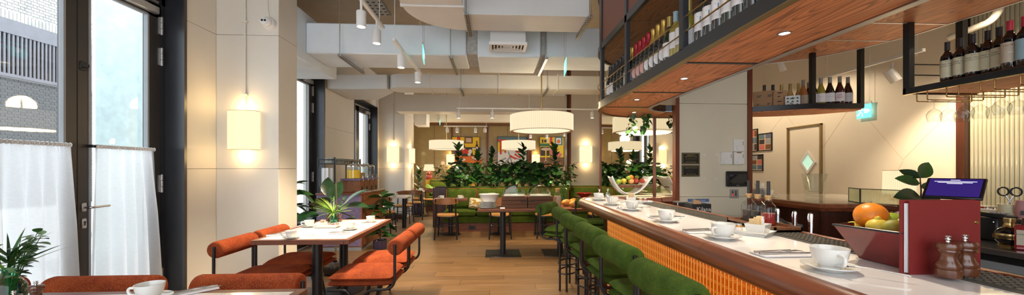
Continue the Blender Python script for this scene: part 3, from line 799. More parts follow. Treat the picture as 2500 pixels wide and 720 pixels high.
# wall lamps
def sconce(loc, rz, label, pipe=0, e=3.2):
    S = thing('wall_lamp', label, 'wall lamp', loc, rz, 'pleated wall lamps'); w, d, h = .155, .12, .43
    n = 60; V = []; fs = []; ring = []
    for i in range(n + 1):
        a = PI + PI * i / n; k = .0022 * (1 if i % 2 else -1)
        ex = abs(math.cos(a)) ** .55 * (1 if math.cos(a) > 0 else -1); ey = abs(math.sin(a)) ** .55
        ring.append(((w + k) * ex, -(d + k) * ey))
    for x, y_ in ring: V += [(x, y_, 0), (x, y_, h)]
    for i in range(n): fs.append((2 * i, 2 * i + 2, 2 * i + 3, 2 * i + 1))
    MB().add(V, fs).build('pleated_shade', 'shade_sconce', S)
    for z, nm in ((-.003, 'bottom_rim'), (h - .002, 'top_rim')): MB().tube([(x, y_, z + .002) for x, y_ in ring], .0035, 5).build(nm, 'p_tan', S)
    bx('back_plate', 'white_paint', -.05, -.02, .1, .05, 0, h - .1, S)
    if pipe:
        MB().tube([(-.0, -.016, h - .12), (-.0, -.016, CEIL - loc[2])], .011, 8).build('conduit', 'cream', S)
        for z in (h + .18, h + 1.0):
            if z + loc[2] < CEIL - .1: bx('pipe_clip', 'cream', -.028, -.03, z, .028, 0, z + .018, S)
    lamp('POINT', 'sconce_up', (0, -.06, h + .05), e, (1, .68, .30), .09, parent=S); lamp('POINT', 'sconce_down', (0, -.06, -.06), e * .8, (1, .68, .30), .09, parent=S)
p = py(600, 366, 4.295); sconce((p.x, 4.298, p.z), 0, 'pleated half-round wall lamp glowing on the near pillar under the security camera', 1)
p = py(960, 397, 10.195); sconce((p.x, 10.198, p.z), 0, 'pleated wall lamp on the second pillar beyond the drinks cabinet', 1)
p = py(1430, 397, 9.29); sconce((p.x, 9.298, p.z), 0, 'pleated wall lamp on the cream wall right of the planter')
sconce((X2 + .002, 10.9, 1.53), PI / 2, 'pleated wall lamp on the side of the second pillar')
sconce((X1 + .002, 12.8, 1.53), PI / 2, 'pleated wall lamp between the two farthest doors')
for u, lb in ((1100, 'left of the painting with bottles'), (1308, 'between the red shoes and draped chair paintings')):
    p = py(u, 400, 14.43); sconce((p.x, 14.435, 1.5), 0, 'pleated wall lamp on the far wall ' + lb)
# security camera
p = py(658, 58, 4.29); cm = thing('security_camera', 'white turret security camera on the near pillar', 'camera', (p.x, 4.298, p.z), 0)
T = Matrix.Rotation(PI / 2, 4, 'X')
MB().lathe([(0, 0), (.072, 0), (.072, .02), (.06, .045), (.0, .05)], 28, M=T).build('base', 'white_paint', cm)
MB().sphere((0, -.058, 0), .055, 24, 14).build('turret', 'white_paint', cm)
fc = Matrix.Translation((-.006, -.106, -.006)) @ Matrix.Rotation(.12, 4, 'Z') @ T
MB().lathe([(0, .006), (.036, .005), (.04, 0)], 24, M=fc).build('face', 'china', cm)
for dx in (-.014, .016): MB().lathe([(0, .010), (.012, .009), (.012, .004)], 16, M=fc @ Matrix.Translation((dx, .006, 0))).build('lens', 'black', cm)
MB().tube([(0, -.01, .06), (-.015, -.01, .16), (-.05, -.01, CEIL - p.z)], .003, 6).build('cable', 'cream', cm)
# exit signs
def man(m, s, ox):
    """running figure made of thick strokes, in local X/Z"""
    L = [((0, .02), (.02, -.01)), ((.02, -.01), (-.01, -.04)), ((.02, -.01), (.045, -.02)), ((-.01, -.04), (-.03, -.075)), ((-.01, -.035), (.02, -.06)), ((.02, -.06), (.015, -.09))]
    return L
def exit_sign(label, loc, rz, w, h, wires=True, flip=1):
    s = thing('exit_sign', label, 'exit sign', loc, rz, 'illuminated exit signs')
    bx('housing', 'alu', -w / 2 - .008, -.008, h - .002, w / 2 + .008, .008, h + .03, s, .002)
    bx('panel', 'sign_green', -w / 2, -.004, 0, w / 2, .004, h, s)
    for yy, f in ((-.0055, 1), (.0055, -1)):
        m = MB(); a = h * .28
        cx = .24 * w * flip
        m.prism([(cx - a * .7, -.025 * h / .17), (cx, -.025 * h / .17), (cx, -a * .6), (cx + a * .8, 0), (cx, a * .6), (cx, .025 * h / .17), (cx - a * .7, .025 * h / .17)], -.0006, .0006, Matrix.Translation((0, yy, h / 2)) @ Matrix.Rotation(PI / 2, 4, 'X')); m.build('arrow', 'sign_white', s)
        m = MB(); k = h / .17; bx_ = -.22 * w * flip
        m.lathe([(0, -.0006), (.013 * k, -.0006), (.013 * k, .0006), (0, .0006)], 12, M=Matrix.Translation((bx_ + .015 * k, yy, h / 2 + .05 * k)) @ Matrix.Rotation(PI / 2, 4, 'X'))
        for (x0, z0), (x1, z1) in (((.01, .03), (-.005, -.01)), ((.008, .025), (.04, .01)), ((.005, .025), (-.025, .012)), ((-.005, -.01), (.025, -.03)), ((.025, -.03), (.02, -.065)), ((-.005, -.01), (-.02, -.04)), ((-.02, -.04), (-.045, -.045))):
            m.tube([(bx_ + x0 * k, yy, h / 2 + z0 * k), (bx_ + x1 * k, yy, h / 2 + z1 * k)], .006 * k, 5, M=None)
        m.v = [(x, yy + (y_ - yy) * .1, z) for x, y_, z in m.v]; m.build('running_figure', 'sign_white', s)
    if wires:
        for x in (-w / 2 + .02, w / 2 - .02): MB().tube([(x, 0, h + .03), (x, 0, CEIL - loc[2])], .002, 5).build('wire', 'steel', s)
a, b = px(2092, 290, 5.06), px(2127, 283, 5.06)
exit_sign('green lit exit sign with arrow hanging behind the bar', (5.06, (a.y + b.y) / 2, (a.z + b.z) / 2 - .01), -PI / 2, abs(a.y - b.y), .19, flip=1)
p = py(1034, 150, 4.68); exit_sign('green lit exit sign seen almost edge-on left of the ceiling diffuser', (p.x, 4.68, p.z), PI / 2 + .12, .30, .17)
p = py(1380, 180, 4.68); exit_sign('lit exit sign seen edge-on right of the ceiling diffuser', (p.x, 4.68, p.z), PI / 2 - .10, .30, .17)
p = py(1074, 305, 12.2); exit_sign('small far exit sign above the left pendant', (p.x, 12.2, p.z), PI / 2 + .2, .30, .17)
# pipes at the right
m = MB(); a = [px(*q, 4.6) for q in ((2318, 92), (2380, 68), (2420, 52), (2440, 25), (2445, -20))]; tag(MB().tube(bend(a, .1), .03, 12).build('heating_pipe', 'cream'), 'cream bent pipe behind the bottles on the glass rack', 'pipe')
# ================= BAR =================
BZ = 1.055
bar = thing('bar_counter', 'long bar with white marble top, rounded red wood rail and glowing amber front', 'bar counter')
def sweep(prof, path, closed_prof=True):
    """prof: (outward, z); path: plan points, outward = left of travel"""
    P = [Vector((x, y)) for x, y in path]; V = []; fs = []; n = len(prof)
    for i, p in enumerate(P):
        d1 = (p - P[i - 1]).normalized() if i else None; d2 = (P[i + 1] - p).normalized() if i < len(P) - 1 else None
        d = ((d1 or d2) + (d2 or d1)).normalized(); nn = Vector((-d.y, d.x)); k = 1 / max(.3, nn.dot(Vector((-(d1 or d2).y, (d1 or d2).x))))
        for o, z in prof: q = p + nn * o * k; V.append((q.x, q.y, z))
    for i in range(len(P) - 1):
        for j in range(n): j2 = (j + 1) % n; fs.append((i * n + j, i * n + j2, (i + 1) * n + j2, (i + 1) * n + j))
    fs.append(tuple(range(n))); fs.append(tuple(range((len(P) - 1) * n, len(P) * n)))
    return MB().add(V, fs)
RP = [(0, BZ + .001), (.02, BZ + .007), (.045, BZ + .002), (.066, BZ - .016), (.075, BZ - .042), (.068, BZ - .068), (.045, BZ - .086), (.0, BZ - .09)]
curve = arc(1.495, 3.70, .55, PI, PI / 2, 18)
sweep(RP, [(.945, -.6), (.945, 1.529)]).build('rail_section', 'wood_red', bar)
sweep(RP, [(.945, 1.531), (.945, 2.6)] + curve + [(1.855, 4.25)]).build('rail_section', 'wood_red', bar)
IRP = [(0, BZ + .001), (.02, BZ + .006), (.05, BZ - .006), (.06, BZ - .04), (.045, BZ - .075), (0, BZ - .08)]
sweep(IRP, [(1.835, 4.0), (1.36, 4.0)][::-1] if False else [(1.36, 4.0), (1.835, 4.0)][::-1]).build('inner_rail', 'wood_red_x', bar)
top = [(.945, -.6)] + curve + [(1.85, 4.25), (1.85, 4.0), (1.36, 4.0), (1.345, 3.9), (1.345, -.6)]
MB().prism(top, BZ - .03, BZ).build('marble_top', 'marble', bar)
bx('mat_ledge', 'wood_red', 1.345, -.6, BZ - .03, 1.50, 3.9, BZ - .001, bar)
bx('edge_strip', 'wood_red', 1.50, -.6, BZ - .03, 1.522, 3.9, BZ + .012, bar, .003)
body = [(1.092, -.6), (1.092, 3.55)] + arc(1.592, 3.55, .5, PI, PI / 2, 10) + [(1.83, 4.05), (1.83, 4.01), (1.51, 4.01), (1.51, -.6)]
MB().prism(body, .0, BZ - .031).build('body', 'wood_dark_z', bar)
bx('front_panel', 'amber_acrylic', 1.078, -.6, .1, 1.092, 3.45, BZ - .04, bar)
bx('led_strip', 'led_under', 1.03, -.5, BZ - .045, 1.055, 3.4, BZ - .036, bar)
bx('kick_plate', 'black', 1.07, -.6, 0, 1.09, 3.5, .1, bar)
PIT = .0293; rib = MB().box(-.0012, -.0010, 0, .0005, .0010, .86).mesh('light_rib', 'led_amber')
rings = MB(); y = .35; k = 0
while y < 3.44:
    mobj('light_rib', rib, bar, (1.078, y, .12)); k += 1
    for r in range(12):
        z = .965 - r * .047; V = []; n = 10
        for i in range(n):
            a = 2 * PI * i / n
            for q in (.0062, .0046): V.append((1.0765, y + PIT / 2 + q * math.cos(a), z + q * 1.15 * math.sin(a)))
        rings.add(V, [(2 * i, 2 * ((i + 1) % n), 2 * ((i + 1) % n) + 1, 2 * i + 1) for i in range(n)])
    y += PIT
tag(rings.build('light_rings', 'led_ring', bar), kind='stuff')
# drainer mat
mat = thing('bar_mat', 'dark studded rubber bar mat along the inner edge of the bar', 'bar mat', (1.347, 0, BZ))
bx('base', 'rubber', 0, .75, 0, .15, 3.75, .004, mat); m = MB(); y = .76
while y < 3.74:
    for i in range(7): m.box(.008 + i * .0205, y, .004, .021 + i * .0205, y + .010, .009)
    y += .0205
tag(m.build('studs', 'rubber', mat), kind='stuff')

# ---------------- stools and chairs with roll backs
def roll_seat(name, label, cat, fab, seat_z, roll_z, W, roll_r, group, stool=False, D=.56):
    """sits at origin facing +X; roll back at x = 0"""
    c = thing(name, label, cat, group=group); h = W / 2
    prof = [(0, -h)] + [(roll_r * (1 - .22 * (1 - math.sin(t * PI / 2 / 5)) ** 2) if i else roll_r * .74, -h + .012 * i / 5 * 2) for i, t in enumerate(range(6))]
    prof = [(0, -h), (roll_r * .78, -h), (roll_r * .93, -h + .006), (roll_r, -h + .022)] + [(roll_r * 1.0, -h + .022 + (W - .044) * i / 6) for i in range(1, 6)] + [(roll_r, h - .022), (roll_r * .93, h - .006), (roll_r * .78, h), (0, h)]
    MB().lathe(prof, 28, M=Matrix.Translation((0, 0, roll_z)) @ Matrix.Rotation(-PI / 2, 4, 'X')).build('roll_back', fab, c, angle=60)
    def pad(x0, x1, y0, y1, z0, z1, nx=16, ny=16):
        V = []; fs = []; cx, cy, hx, hy = (x0 + x1) / 2, (y0 + y1) / 2, (x1 - x0) / 2, (y1 - y0) / 2; zm = (z0 + z1) / 2
        for s_ in (1, -1):
            for i in range(nx + 1):
                for j in range(ny + 1):
                    a, b = -1 + 2 * i / nx, -1 + 2 * j / ny
                    e = max(0, (1 - abs(a) ** 5)) ** .5 * max(0, (1 - abs(b) ** 5)) ** .5
                    k = 1 - .05 * (a * a * b * b) ** 2
                    V.append((cx + a * hx * k, cy + b * hy * k, zm + s_ * (z1 - z0) / 2 * e))
        o = (nx + 1) * (ny + 1)
        for s_ in (0, 1):
            for i in range(nx):
                for j in range(ny):
                    a = s_ * o + i * (ny + 1) + j; q = (a, a + 1, a + ny + 2, a + ny + 1); fs.append(q if s_ else q[::-1])
        return MB().add(V, fs)
    sw = W / 2 - .005
    pad(.03, D, -sw, sw, seat_z - .066, seat_z + .012).build('upper_cushion', fab, c, angle=70)
    pad(.02, D + .01, -sw - .005, sw + .005, seat_z - .105, seat_z - .05).build('lower_cushion', fab, c, angle=70)
    fz = seat_z - .118; r = .012
    for s_ in (-1, 1):
        yy = s_ * (h + .008)
        if stool: path = bend([(0, yy, roll_z + .03), (0, yy, fz), (.22, yy * .75, fz), (.22, yy * .75, 0)], .09, 8)
        else: path = bend([(0, yy, roll_z + .03), (0, yy, fz), (.26, yy, fz), (.33, yy, 0)], .10, 8)
        MB().tube(path, r, 10).build('back_tube', 'black', c)
        if stool: path = bend([(D - .06, yy * .9, fz), (.30, yy * .8, fz), (.30, yy * .75, 0)], .06, 8)
        else: path = bend([(D - .02, yy, fz - .0), (.36, yy, fz), (.43, yy, 0)], .09, 8)
        MB().tube(path, r, 10).build('front_tube', 'black', c)
    for x in ((.1, .26) if stool else (.06, D - .1)): bx('seat_rail', 'black', x - .012, -h, fz, x + .012, h, fz + .012, c)
    if stool:
        for z in (.20, .30): MB().tube([(.26 + .1 * math.cos(a), .17 * math.sin(a), z) for a in [2 * PI * i / 24 for i in range(24)]], .009, 8, closed=True).build('foot_ring', 'black', c)
    return c
GS = 'green roll-back bar stools'
st0 = roll_seat('bar_stool', 'green fabric bar stool with roll back, nearest the camera at the bar', 'bar stool', 'green_fabric', .70, .905, .41, .068, GS, True, .36)
st0.location = (.69, 1.46, 0)
st0.rotation_euler = (0, 0, .10)
for y, lb, a in ((2.04, 'second', .12), (2.60, 'third', .07), (3.16, 'fourth', .13), (3.72, 'fifth', .05)): dup(st0, 'green fabric bar stool with roll back, %s from the camera along the bar' % lb, (.69, y, 0), a)
dup(st0, 'green fabric bar stool turned at the curved corner of the bar', (.64, 4.36, 0), -.55)
dup(st0, 'green fabric bar stool beyond the bar end, round end of its roll showing', (1.33, 4.98, 0), -PI / 2)

# ---------------- crockery
def cup_mesh(R=.05, Hc=.063):
    o = [(0, 0), (.027, 0), (.027, .004), (.034, .010), (.043, .024), (.048, .042), (.0505, .058), (.048, .058), (.045, .042), (.040, .024), (.030, .010), (0, .008)]
    return MB().lathe([(r * R / .05, z * Hc / .058) for r, z in o], 28)
CUP = cup_mesh().mesh('bowl', 'china')
HND = MB().tube(bend([(.045, 0, .047), (.078, 0, .048), (.074, 0, .020), (.036, 0, .014)], .022, 6), .0055, 8).mesh('handle', 'china')
SAU = MB().lathe([(0, .002), (.03, .002), (.03, 0), (.036, 0), (.038, .004), (.06, .009), (.0745, .0165), (.0745, .019), (.06, .0125), (.036, .008), (0, .007)], 36).mesh('saucer', 'china')
def spoon_mb(L=.13):
    m = MB(); m.tube([(0, 0, 0), (L * .35, 0, .005), (L * .7, 0, .004), (L, 0, .002)], [.0016, .0016, .002, .0032], 6)
    m.sphere((-.014, 0, -.0005), .017, 12, 6, (1, .62, .18)); return m
SPN = spoon_mb().mesh('teaspoon', 'steel')
def cup_set(loc, where, rot=0, spoon=True, sc=1, srot=.3, grp='white cups and saucers'):
    x, y, z = loc
    s = mobj('saucer', SAU, None, (x, y, z), (0, 0, 0), sc); tag(s, 'white china saucer ' + where, 'saucer', 'white saucers')
    c = thing('coffee_cup', 'white china cup ' + where, 'cup', (x, y, z + .0085 * sc), rot, 'white coffee cups'); c.scale = (sc, sc, sc)
    mobj('bowl', CUP, c); mobj('handle', HND, c)
    if spoon:
        t = mobj('teaspoon', SPN, None, (x + math.cos(srot) * .045 * sc, y + math.sin(srot) * .045 * sc, z + .020 * sc), (0, .02, srot), sc); tag(t, 'steel teaspoon ' + where, 'spoon', 'teaspoons')
NAP = MB().cbox(0, 0, 0, .19, .085, .006, .002).mesh('napkin', 'paper')
KNF = MB().tube([(0, 0, .003), (.08, 0, .004), (.095, 0, .003), (.20, 0, .002)], [.005, .0045, .003, .0035], 6).mesh('knife', 'steel')
fk = MB().tube([(0, 0, .003), (.1, 0, .007), (.14, 0, .004)], [.004, .002, .006], 6)
for q in (-.006, -.002, .002, .006): fk.tube([(.138, q, .004), (.165, q, .006), (.185, q, .003)], .0011, 5)
FRK = fk.mesh('fork', 'steel')
def cutlery(loc, rot, where):
    R = Matrix.Translation(loc) @ Matrix.Rotation(rot, 4, 'Z')
    tag(mobj('napkin', NAP, None, loc, (0, 0, rot)), 'folded white paper napkin ' + where, 'napkin', 'paper napkins')
    for me, nm, q in ((KNF, 'knife', .028), (FRK, 'fork', .055)):
        p = R @ Vector((.0, q, .007)); tag(mobj(nm, me, None, p, (0, 0, rot)), 'steel %s on the napkin %s' % (nm, where), nm, 'table cutlery')
W6 = ('on the bar closest to the camera, before the red fruit bowl', 'on the bar in front of the white sugar tray', 'on the bar, third from the camera', 'on the bar, fourth from the camera', 'on the bar, fifth from the camera', 'on the bar, farthest, at the curved corner')
for (u, v), w, rot, sr in zip(((2025, 650), (1765, 577), (1627, 537), (1543, 510), (1495, 497), (1461, 486)), W6, (-1.85, -2.7, -1.6, -1.7, -2.1, -1.2), (-.9, -.2, .5, .3, .3, .2)):
    p = pz(u, v, BZ + .012); cup_set((p.x, p.y, BZ + .0005), w, rot, srot=sr)
for (u, v), rot, w in zip(((1868, 630), (1682, 571), (1597, 535), (1515, 512)), (.0, .05, .1, .1), ('on the bar nearest the camera', 'on the bar beside the second cup', 'on the bar beside the third cup', 'on the bar beside the fourth cup')):
    p = pz(u, v, BZ); cutlery((p.x, p.y, BZ + .001), rot, w)
# sugar caddies
def caddy(loc, rz, where, jars=2, stick='sugar', n=9, sc=1):
    tr = thing('serving_tray', 'white china tray with flared rim ' + where, 'tray', loc, rz, 'white condiment trays')
    def tub(m, a0, b0, a1, b1, z0, z1, t):
        V = []; 
        for A, B, z in ((a0, b0, z0), (a1, b1, z1), (a1 - t, b1 - t, z1), (a0 - t, b0 - t, z0 + t)):
            V += [(-A, -B, z), (A, -B, z), (A, B, z), (-A, B, z)]
        fs = [(0, 1, 2, 3), (12, 13, 14, 15)]
        for k in range(3):
            for i in range(4): j = (i + 1) % 4; fs.append((k * 4 + i, k * 4 + j, k * 4 + 4 + j, k * 4 + 4 + i))
        return m.add(V, fs)
    tub(MB(), .105, .05, .125, .065, 0, .022, .004).build('tray', 'china', tr)
    R = Matrix.Translation(loc) @ Matrix.Rotation(rz, 4, 'Z')
    p = R @ Vector((.065, 0, .0045)); pot = thing('sugar_pot', 'square white china sugar pot ' + where, 'pot', p, rz, 'white sugar pots')
    tub(MB(), .034, .034, .044, .044, 0, .052, .003).build('pot', 'china', pot)
    for i in range(n):
        q = R @ Vector((.065 + random.uniform(-.02, .02), random.uniform(-.02, .02), .012)); h = random.uniform(.062, .082)
        o = MB().cbox(-.011, -.0022, 0, .011, .0022, h, .001).build('sugar_stick', 'paper' if i % 4 == 3 else stick, None, q, (random.uniform(-.12, .12), random.uniform(-.15, .15), rz + random.uniform(-.5, .5)))
        tag(o, 'paper sugar sachet standing in the pot ' + where, 'sachet', 'sachets ' + where)
    for i in range(jars):
        q = R @ Vector((-.02 - .04 * i, .012 * (i % 2), .0045)); j = thing('jam_jar', '%s jam jar ' % ('amber', 'dark red', 'red', 'brown')[i % 4] + where, 'jar', q, 0, 'small jam jars')
        MB().lathe([(0, 0), (.017, 0), (.018, .004), (.018, .03), (.015, .034), (0, .034)], 16).build('jar', ('honey', 'jam')[i % 2], j)
        MB().lathe([(0, .034), (.0165, .034), (.0165, .042), (0, .043)], 16).build('lid', 'steel', j)
        MB().lathe([(.0183, .008), (.0183, .026)], 12, a0=-PI, a1=-.2).build('paper_label', 'paper', j)
p = pz(1848, 572, BZ); caddy((p.x - .05, p.y + .03, BZ), -.95 + PI * 0, 'beside the oil bottles on the bar', 3, n=10)
p = pz(1572, 496, BZ); caddy((p.x - .05, p.y, BZ), PI - .4, 'near the curved end of the bar', 2, n=10)
# oil bottles on a wooden tray
wt = thing('wooden_tray', 'shallow walnut tray under the oil bottles', 'tray', (1.43, 1.93, BZ + .0095), 0)
bx('base', 'walnut', -.06, -.20, 0, .08, .17, .010, wt); 
for a in ((-.06, -.20, -.052, .17), (.072, -.20, .08, .17), (-.06, -.20, .08, -.192), (-.06, .162, .08, .17)): bx('rim', 'walnut', a[0], a[1], .0, a[2], a[3], .024, wt)
for i, (u, liq, lb) in enumerate(((1828, 'p_dark', 'dark vinegar, left'), (1850, 'black', 'dark oil, middle'), (1876, 'jam', 'reddish syrup, right'))):
    y = (2.06, 2.0, 1.9)[i]; x = py(u, 500, y).x
    b = thing('cork_bottle', 'ribbed glass bottle of %s of the three on the bar' % lb, 'bottle', (x, y, BZ + .0200), 0, 'cork bottles on the walnut tray')
    prof = [(0, 0), (.034, 0), (.036, .006), (.036, .085), (.033, .10), (.018, .118), (.016, .135), (.019, .137), (.019, .143), (.015, .145)]
    n = 40; V = []; fs = []
    for r, z in prof:
        for k in range(n): a = 2 * PI * k / n; rr = r * (1 + (.018 if k % 2 else -.018) * (1 if .02 < z < .11 else 0)); V.append((rr * math.cos(a), rr * math.sin(a), z))
    for a in range(len(prof) - 1):
        for k in range(n): fs.append((a * n + k, a * n + (k + 1) % n, (a + 1) * n + (k + 1) % n, (a + 1) * n + k))
    MB().add(V, fs).build('glass', 'clear_glass', b)
    MB().lathe([(0, .004), (.031, .004), (.032, .062), (0, .062)], 20).build('liquid', liq, b)
    MB().lathe([(0, .132), (.0135, .132), (.016, .146), (.018, .156), (0, .157)], 16).build('cork', 'cork', b)
    MB().lathe([(0, .156), (.0085, .156), (.0085, .232), (0, .233)], 14).build('pourer', 'black_matt', b)
# beer taps
for i, u in enumerate((1898, 1940, 1979)):
    a = px(u, (508, 515, 520)[i], 1.60); h = thing('tap_handle', 'polished steel tap lever behind the bar, %s of three' % ('left', 'middle', 'right')[i], 'tap', (1.60, a.y, BZ - .12), 0, 'steel tap levers')
    z1 = a.z - BZ + .12
    MB().lathe([(0, 0), (.006, 0), (.008, .04), (.010, z1 * .6), (.012, z1 - .02), (.010, z1 - .004), (.005, z1), (0, z1)], 8).build('lever', 'chrome', h, angle=20)
    MB().lathe([(0, -.10), (.022, -.10), (.022, -.004), (.012, 0), (0, 0)], 14).build('tap_body', 'steel', h)
    MB().tube([(0, 0, -.06), (.05, 0, -.06), (.07, 0, -.12)], .008, 8).build('spout', 'steel', h)
bx('tap_font', 'black', 1.56, 1.55, .75, 1.64, 2.1, BZ - .22).name = 'beer_font'
tag(bpy.data.objects['beer_font'], 'black font body behind the steel tap levers', 'tap font')
# lacquer fruit bowl
bw = thing('fruit_bowl', 'dark red lacquered square bowl piled with fruit on the bar', 'bowl', (1.40, 1.27, BZ + .002), 0)
def frust(m, lo, hi, z0, z1, t):
    V = [(x, y, z0) for x, y in lo] + [(x, y, z1) for x, y in hi]
    ci = [(sum(p[0] for p in hi) / 4, sum(p[1] for p in hi) / 4)][0]
    V += [(ci[0] + (x - ci[0]) * (1 - t), ci[1] + (y - ci[1]) * (1 - t), z1) for x, y in hi] + [(ci[0] + (x - ci[0]) * (1 - t * 1.6), ci[1] + (y - ci[1]) * (1 - t * 1.6), z0 + .008) for x, y in lo]
    fs = [(0, 1, 2, 3)]
    for k in (0, 1, 2):
        for i in range(4): j = (i + 1) % 4; fs.append((k * 4 + i, k * 4 + j, k * 4 + 4 + j, k * 4 + 4 + i))
    fs.append((12, 13, 14, 15)); return m.add(V, fs)
lo = [(-.075, -.095), (.055, -.095), (.055, .065), (-.075, .065)]; hi = [(-.075, -.14), (.13, -.14), (.13, .175), (-.075, .175)]
O_ = Vector((1.40, 1.27)); A_, B_ = pz(2034, 548, BZ + .122).xy - O_, pz(2203, 570, BZ + .122).xy - O_; a_, b_ = pz(2098, 630, BZ + .002).xy - O_, pz(2195, 653, BZ + .002).xy - O_
nv = Vector((A_.y - B_.y, B_.x - A_.x)).normalized() * -1
if nv.x < 0: nv = -nv
hi = [tuple(B_), tuple(B_ + nv * .19), tuple(A_ + nv * .19), tuple(A_)]; lo = [tuple(b_), tuple(b_ + nv * .10), tuple(a_ + nv * .10), tuple(a_)]
mm = frust(MB(), lo, hi, 0, .120, .05); mm.build('bowl', 'lacquer', bw)
m = MB(); P4 = [(x, y, .120) for x, y in hi]; m.tube(P4, .004, 6, closed=True); m.build('rim', 'black', bw)
def fruit(nm, label, mat, u, v, y, r, sc=(1, 1, 1), extra=None, rot=(0, 0, 0)):
    p = py(u, v, y); f = thing(nm, label, nm.replace('_', ' '), p, 0, 'fruit in the lacquer bowl'); f.rotation_euler = rot
    MB().sphere((0, 0, 0), r, 28, 18, sc).build('flesh', mat, f)
    if extra == 'stem': MB().tube([(0, 0, r * sc[2] * .9), (.006, 0, r * sc[2] + .012), (.016, 0, r * sc[2] + .02)], .0022, 6).build('stem', 'bark', f)
    if extra == 'tip': MB().lathe([(.010, r * .9), (.006, r * 1.15), (0, r * 1.22)], 12).build('tip', mat, f)
    if extra == 'dot': MB().lathe([(0, .0), (.003, .0), (.003, .002), (0, .003)], 8, (0, 0, r * .985)).build('stalk_end', 'bark', f)
    return f
fruit('orange', 'large bright orange on top of the lacquer bowl', 'orange_peel', 2126, 526, 1.245, .048, (1, 1, .94), 'dot')
fruit('lemon', 'yellow lemon below the orange in the lacquer bowl', 'lemon', 2143, 553, 1.19, .030, (1.1, 1, .9), 'tip')
fruit('lime', 'green lime right of the orange in the lacquer bowl', 'lime', 2177, 541, 1.215, .033, (1.1, 1, .95), 'dot')
fruit('pear', 'mottled green pear with a stem lying in the lacquer bowl', 'pear', 2178, 556, 1.155, .026, (1, 1, 1.25), 'stem', (.6, 1.0, 0))
fruit('lime', 'pale green lime at the left rim of the lacquer bowl', 'lemon', 2085, 552, 1.28, .022, (1.2, 1, .8), 'dot')
fruit('lime', 'green lime half hidden behind the red menu', 'lime', 2206, 552, 1.185, .030, (1, 1, 1), 'dot')
fruit('passion_fruit', 'dark purple passion fruit beside the menu in the lacquer bowl', 'passion', 2200, 533, 1.235, .026, (1, 1, 1), 'dot')
# menu book, standing slightly open
mn = thing('menu_book', 'dark red menu book standing half open on the bar', 'menu', (0, 0, BZ + .0005), 0)
a, b, c_ = pz(2221, 671, BZ), pz(2393, 668, BZ), pz(2206, 662, BZ)
def board(m, p, q, h, t):
    d = (q - p).normalized(); n = Vector((-d.y, d.x, 0)) * t
    m.prism([(p.x, p.y), (q.x, q.y), (q.x + n.x, q.y + n.y), (p.x + n.x, p.y + n.y)], 0, h); return m
hh = .222
board(MB(), a, b, hh, .004).build('front_cover', 'dark_red', mn)
a2 = a + Vector((-.013, .014, 0)); b2 = b + Vector((.0, .012, 0))
board(MB(), a2, b2, hh + .002, .004).build('back_cover', 'dark_red', mn)
board(MB(), b + Vector((.001, 0, 0)), b2 + Vector((.001, .004, 0)), hh, .004).build('spine', 'dark_red', mn)
for i in range(5):
    pa_ = a.lerp(a2, .18 + i * .15) + Vector((.006, 0, 0)); pb_ = b.lerp(b2, .3 + i * .1); board(MB(), pa_, pb_, hh - .012, .001).build('page', 'paper', mn, (0, 0, .004))
d = (b - a).normalized()
for v in (543, 613):
    z = CAMH + (CY - v) / F * (b.y * 1.0 + b.x * _S) - BZ; q = b - d * .012
    MB().lathe([(0, 0), (.0065, 0), (.005, .003), (0, .003)], 14, M=Matrix.Translation((q.x, q.y, z)) @ Matrix.Rotation(math.atan2(d.y, d.x), 4, 'Z') @ Matrix.Rotation(PI / 2, 4, 'X')).build('brass_screw', 'brass', mn)
# salt and pepper mills
MILL = [(0, 0), (.027, 0), (.028, .004), (.028, .022), (.025, .024), (.027, .03), (.0265, .036), (.021, .045), (.0175, .058), (.019, .066), (.024, .074), (.0235, .078), (.026, .082), (.0275, .09), (.024, .097), (.010, .10), (0, .1)]
def mill(loc, label, sc=1):
    g = thing('pepper_mill', label, 'pepper mill', loc, 0, 'turned wooden mills'); g.scale = (sc, sc, sc)
    MB().lathe(MILL, 28).build('body', 'mill_wood', g)
    MB().lathe([(0, .1), (.005, .1), (.0045, .104), (.008, .107), (.008, .110), (.004, .112), (.0075, .115), (.006, .118), (0, .118)], 16).build('knob', 'chrome', g)
p = pz(2314, 683, BZ); mill((p.x, p.y, BZ + .0095), 'turned wooden mill in front of the red menu, left of the two')
p = pz(2366, 681, BZ); mill((p.x, p.y + .01, BZ + .0095), 'turned wooden mill in front of the red menu, right of the two')
# far end of the bar: steel canisters, fruit stand bowl
sb = thing('fruit_stand', 'white curved open bowl of fruit at the far end of the bar', 'bowl', (1.53, 4.10, BZ + .002), 0)
V = []; fs = []; n = 24; mth = 6
for i in range(n + 1):
    t = -1 + 2 * i / n
    for j in range(mth + 1):
        s_ = -1 + 2 * j / mth; wdt = .055 * (1 - .35 * abs(t))
        wdt = .10 + .02 * t; V.append((t * .23 * (1 if t < 0 else .95), s_ * wdt - .02 * t * t, .02 + .20 * abs(t) ** (2.6 if t < 0 else 2.0) + .012 * s_ * s_))
for i in range(n):
    for j in range(mth): a = i * (mth + 1) + j; fs.append((a, a + 1, a + mth + 2, a + mth + 1))
o = MB().add(V, fs).build('curved_shell', 'china', sb); md = o.modifiers.new('thickness', 'SOLIDIFY'); md.thickness = .012
MB().lathe([(0, 0), (.05, 0), (.05, .006), (0, .012)], 20).build('foot', 'china', sb)
bx('shelf_plate', 'walnut', -.13, -.03, .10, .15, .05, .135, sb, .003)
